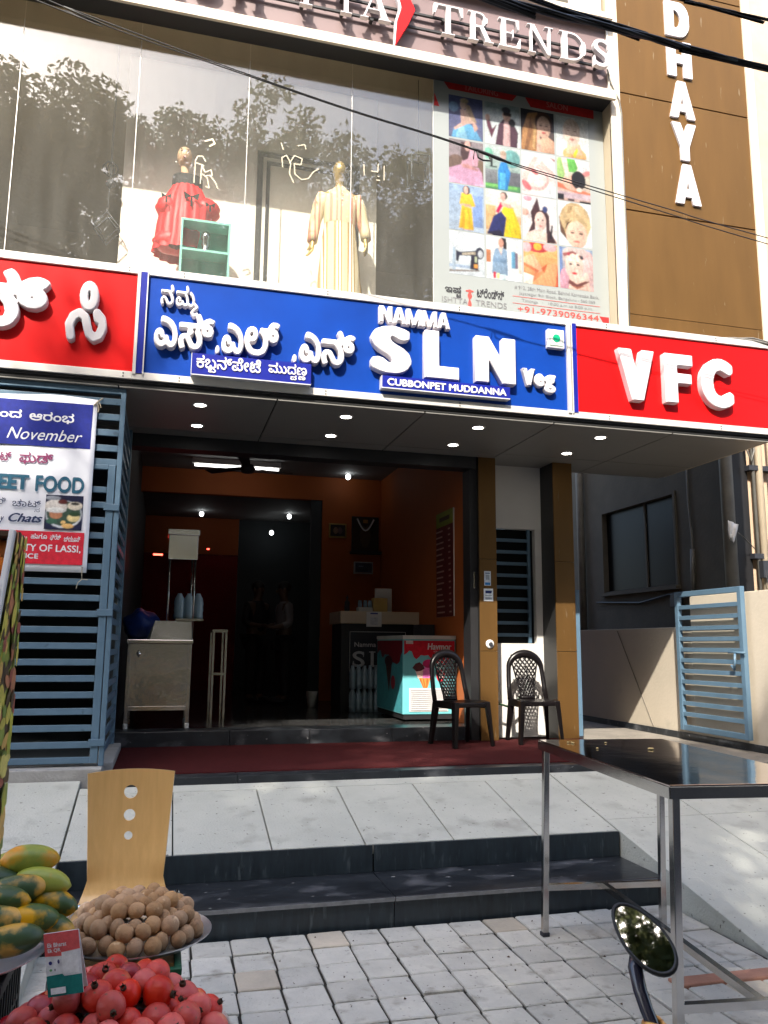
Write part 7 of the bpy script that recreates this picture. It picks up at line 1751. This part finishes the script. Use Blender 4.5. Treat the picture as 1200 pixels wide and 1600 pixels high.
skin_mesh('body', [tuple(Vector(v)-o0) for v in V_], E2, Rd, M['gold'], mq, sub=2)
KC, KG, KP, KW = S(216, 198, 160), S(178, 142, 84), S(208, 142, 116), S(240, 232, 216)
MB().ell((1.375, 6.90, 5.885), 0.062, 0.076, 0.098, 24, 18, fn=lambda d: 1-0.10*max(0, -d.z)).build('head', M['gold'], mq, smooth=True)
KM = stripe_mat('kurta_stripe', KC, KG, KW, 8.0); KB = stripe_mat('kurta_bodice', KC, KP, KC, 5.2)
def ringz(cx, cy, z, rx, ry, n=40, amp=0.0, fq=12, ph=0): return [(cx+rx*(1+amp*math.cos(fq*a+ph))*math.cos(a), cy+ry*(1+amp*math.cos(fq*a+ph))*math.sin(a), z) for a in [k*2*math.pi/n for k in range(n)]]
MB().loft([ringz(1.40, 6.92, 4.30, 0.235, 0.17, amp=0.05), ringz(1.40, 6.92, 4.6, 0.215, 0.155, amp=0.045), ringz(1.395, 6.92, 4.95, 0.185, 0.135, amp=0.03), ringz(1.39, 6.92, 5.18, 0.165, 0.12, amp=0.015), ringz(1.39, 6.92, 5.35, 0.145, 0.107)], cap=False).build('kurta_skirt', KM, mq, smooth=True)
MB().loft([ringz(1.39, 6.92, 5.345, 0.147, 0.109), ringz(1.39, 6.92, 5.48, 0.158, 0.112), ringz(1.39, 6.925, 5.60, 0.17, 0.105), ringz(1.388, 6.925, 5.67, 0.135, 0.085), ringz(1.385, 6.92, 5.705, 0.068, 0.06), ringz(1.385, 6.918, 5.725, 0.058, 0.055)], cap=False).build('kurta_bodice', KB, mq, smooth=True)
MB().tube([(1.24, 6.925, 5.63), (1.195, 6.93, 5.52), (1.16, 6.93, 5.36), (1.14, 6.905, 5.22), (1.130, 6.885, 5.14)], [0.068, 0.064, 0.056, 0.05, 0.048], 14).build('sleeve', KB, mq, smooth=True)
MB().tube([(1.53, 6.925, 5.65), (1.58, 6.93, 5.54), (1.615, 6.93, 5.40), (1.632, 6.905, 5.30), (1.635, 6.885, 5.23)], [0.068, 0.064, 0.056, 0.05, 0.048], 14).build('sleeve', KB, mq, smooth=True)
for k in range(4): MB().ell((1.39, 6.806+0.002*k, 5.68-0.06*k), 0.008, 0.005, 0.008, 8, 6).build('button', M['white_plastic'], mq)

gw = thing('gown_bust', 'bald display bust wearing a red ball gown with a black bodice', 'mannequin', (0.0, 6.92, 4.221))
def headf(d): return 1+0.10*max(0, -d.y)**6*max(0, 1-abs(d.z+0.15)*3)*max(0, 1-abs(d.x)*4)
hb = MB(); hb.ell((-0.035, 6.90, 5.785), 0.066, 0.082, 0.092, 22, 18, fn=headf)
hb.tube([(-0.03, 6.91, 5.71), (-0.02, 6.92, 5.60), (0.0, 6.92, 5.56)], [0.036, 0.033, 0.07], 16)
hb.loft([ringz(0.0, 6.92, 5.50, 0.125, 0.085), ringz(0.0, 6.92, 5.57, 0.12, 0.08), ringz(0.0, 6.92, 5.61, 0.075, 0.055), ringz(-0.01, 6.92, 5.63, 0.035, 0.035)])
hb.build('bust', M['skin_plaster'], gw, smooth=True)
ey = MB()
for s in (-1, 1): ey.ell((-0.035+s*0.026, 6.826, 5.80), 0.011, 0.005, 0.005, 10, 6); ey.ell((-0.035+s*0.026, 6.826, 5.818), 0.014, 0.004, 0.003, 10, 6)
ey.build('eyes', mat('eye_brown', (0.12, 0.06, 0.04), None), gw)
MB().ell((-0.035, 6.824, 5.742), 0.017, 0.006, 0.006, 10, 6).build('lips', mat('lip', (0.35, 0.10, 0.08), None), gw)
for x in (-0.105, 0.032): MB().ell((x, 6.90, 5.725), 0.010, 0.010, 0.012, 10, 8).build('earring', M['white_plastic'], gw, smooth=True)
MB().loft([ringz(0.0, 6.92, 5.47, 0.128, 0.095), ringz(0.0, 6.92, 5.52, 0.13, 0.095, amp=0.02, fq=24), ringz(0.0, 6.92, 5.60, 0.128, 0.09, amp=0.02, fq=24), ringz(0.0, 6.92, 5.605, 0.115, 0.08)], cap=False).build('bodice', M['black_lace'], gw, smooth=True)
MB().loft([ringz(-0.02, 6.92, 4.86, 0.245, 0.20, 64, 0.06, 16), ringz(0.0, 6.92, 4.98, 0.245, 0.20, 64, 0.055, 16), ringz(0.0, 6.92, 5.12, 0.235, 0.19, 64, 0.05, 16), ringz(0.01, 6.92, 5.26, 0.225, 0.175, 64, 0.05, 16, 0.6), ringz(0.0, 6.92, 5.38, 0.185, 0.14, 64, 0.05, 16, 0.9), ringz(0.0, 6.92, 5.50, 0.126, 0.095, 64, 0.03, 16)], cap=False).build('gown', M['red_satin'], gw, smooth=True)
for c, r in (((0.17, 6.90, 5.29), (0.125, 0.12, 0.11)), ((-0.15, 6.90, 5.27), (0.11, 0.12, 0.11)), ((-0.10, 6.87, 4.94), (0.165, 0.13, 0.10))):
    MB().ell(c, *r, 20, 12, fn=lambda d: 1+0.06*math.sin(9*d.z+5*d.x)).build('tulle_puff', M['red_satin'], gw, smooth=True)
MB().ell((-0.075, 6.80, 4.94), 0.11, 0.06, 0.085, 20, 12, fn=lambda d: 1+0.05*math.sin(14*d.x)).build('lace_hem', mat('dark_red_lace', (0.22, 0.010, 0.018), (0.05, 0.004, 0.006), 60, 0.7, bump=0.5, bscale=90), gw, smooth=True)
for (x, z, s) in ((0.04, 5.33, 1.25), (0.20, 5.27, 0.8), (-0.17, 5.30, 0.8)):
    bm_ = MB()
    for sg in (-1, 1): bm_.add([(x, 6.735, z), (x+sg*0.055*s, 6.728, z+0.028*s), (x+sg*0.045*s, 6.728, z-0.03*s)], [(0, 1, 2), (2, 1, 0)])
    bm_.add([(x-0.008, 6.734, z), (x+0.008, 6.734, z), (x+0.012, 6.73, z-0.08*s), (x-0.006, 6.73, z-0.08*s)], [(0, 1, 2, 3), (3, 2, 1, 0)]); bm_.build('bow', M['black_lace'], gw)
MB().tube([(0, 6.92, 4.24), (0, 6.92, 4.95)], 0.018, 10).build('stand_pole', M['chrome'], gw, smooth=True); MB().lathe([(0.15, 0), (0.15, 0.015), (0.02, 0.03)], 24, (0, 6.92, 4.2215)).build('stand_foot', M['chrome'], gw, smooth=True)
tbx = thing('teal_box', 'open teal display box in front of the red gown', 'box', (0.17, 6.68, 4.221))
MB().box(-0.035, 0.378, 6.76, 6.775, 4.222, 5.04).build('back', M['teal'], tbx)
for a in ((-0.035, -0.017, 6.58, 6.7595, 4.222, 5.04), (0.360, 0.378, 6.58, 6.7595, 4.222, 5.04), (-0.0168, 0.3598, 6.58, 6.7595, 5.02, 5.04), (-0.0168, 0.3598, 6.58, 6.7595, 4.755, 4.775)): MB().box(*a).build('board', M['teal_edge'], tbx)
fg = MB(); fg.lathe([(0.001, 0), (0.045, 0), (0.04, 0.03), (0.025, 0.05), (0.035, 0.08), (0.03, 0.12), (0.04, 0.135), (0.03, 0.19), (0.001, 0.21)], 14, (0.175, 6.66, 4.776))
tag(fg.build('figurine', M['steel_dull'], smooth=True), 'small dark figurine with a silver base inside the teal box', 'figurine')
# pendant lamps and wall things in the dark bays
for k, (x, y, z, kind, lb) in enumerate(((-0.72, 7.6, 5.98, 0, 'dark wire cage pendant lamp left of the display wall'), (-0.68, 7.2, 5.15, 1, 'diamond shaped wire pendant lamp low beside the display wall'), (-0.67, 7.2, 5.60, 2, 'small dark bead lamp above the diamond pendant'), (2.15, 6.9, 6.02, 3, 'dark square wire lamp at the right end of the glass'))):
    t = thing('pendant_lamp', lb, 'lamp', (x, y, z), 'pendant lamps behind the display glass')
    mb = MB()
    if kind in (0,): 
        for a in range(6): mb.tube([(x+0.07*math.cos(a*1.05)*math.sin(q), y+0.07*math.sin(a*1.05)*math.sin(q), z+0.07*math.cos(q)) for q in [j*math.pi/10 for j in range(11)]], 0.005, 5)
    elif kind == 1:
        for s in (-1, 1):
            for p_ in ((x+0.09, z), (x, z+0.13), (x-0.09, z)): pass
            ps = [(x, y+s*0.05, z+0.15), (x+0.11, y+s*0.05, z+0.02), (x, y+s*0.05, z-0.12), (x-0.11, y+s*0.05, z+0.02), (x, y+s*0.05, z+0.15)]
            mb.tube(ps, 0.006, 5)
        for (a, b) in ((x, z+0.15), (x+0.11, z+0.02), (x, z-0.12), (x-0.11, z+0.02)): mb.tube([(a, y-0.05, b), (a, y+0.05, b)], 0.006, 5)
    elif kind == 2: mb.ell((x, y, z), 0.045, 0.045, 0.038, 14, 10)
    else:
        for s in (-0.07, 0.07):
            mb.tube([(x-0.09, y+s, z+0.14), (x+0.09, y+s, z+0.14), (x+0.09, y+s, z-0.14), (x-0.09, y+s, z-0.14), (x-0.09, y+s, z+0.14)], 0.012, 5)
    mb.build('wire_cage', M['charcoal'], t, smooth=True)
    MB().tube([(x, y, z+0.06), (x, y, 7.0)], 0.003, 5).build('cord', M['charcoal'], t)
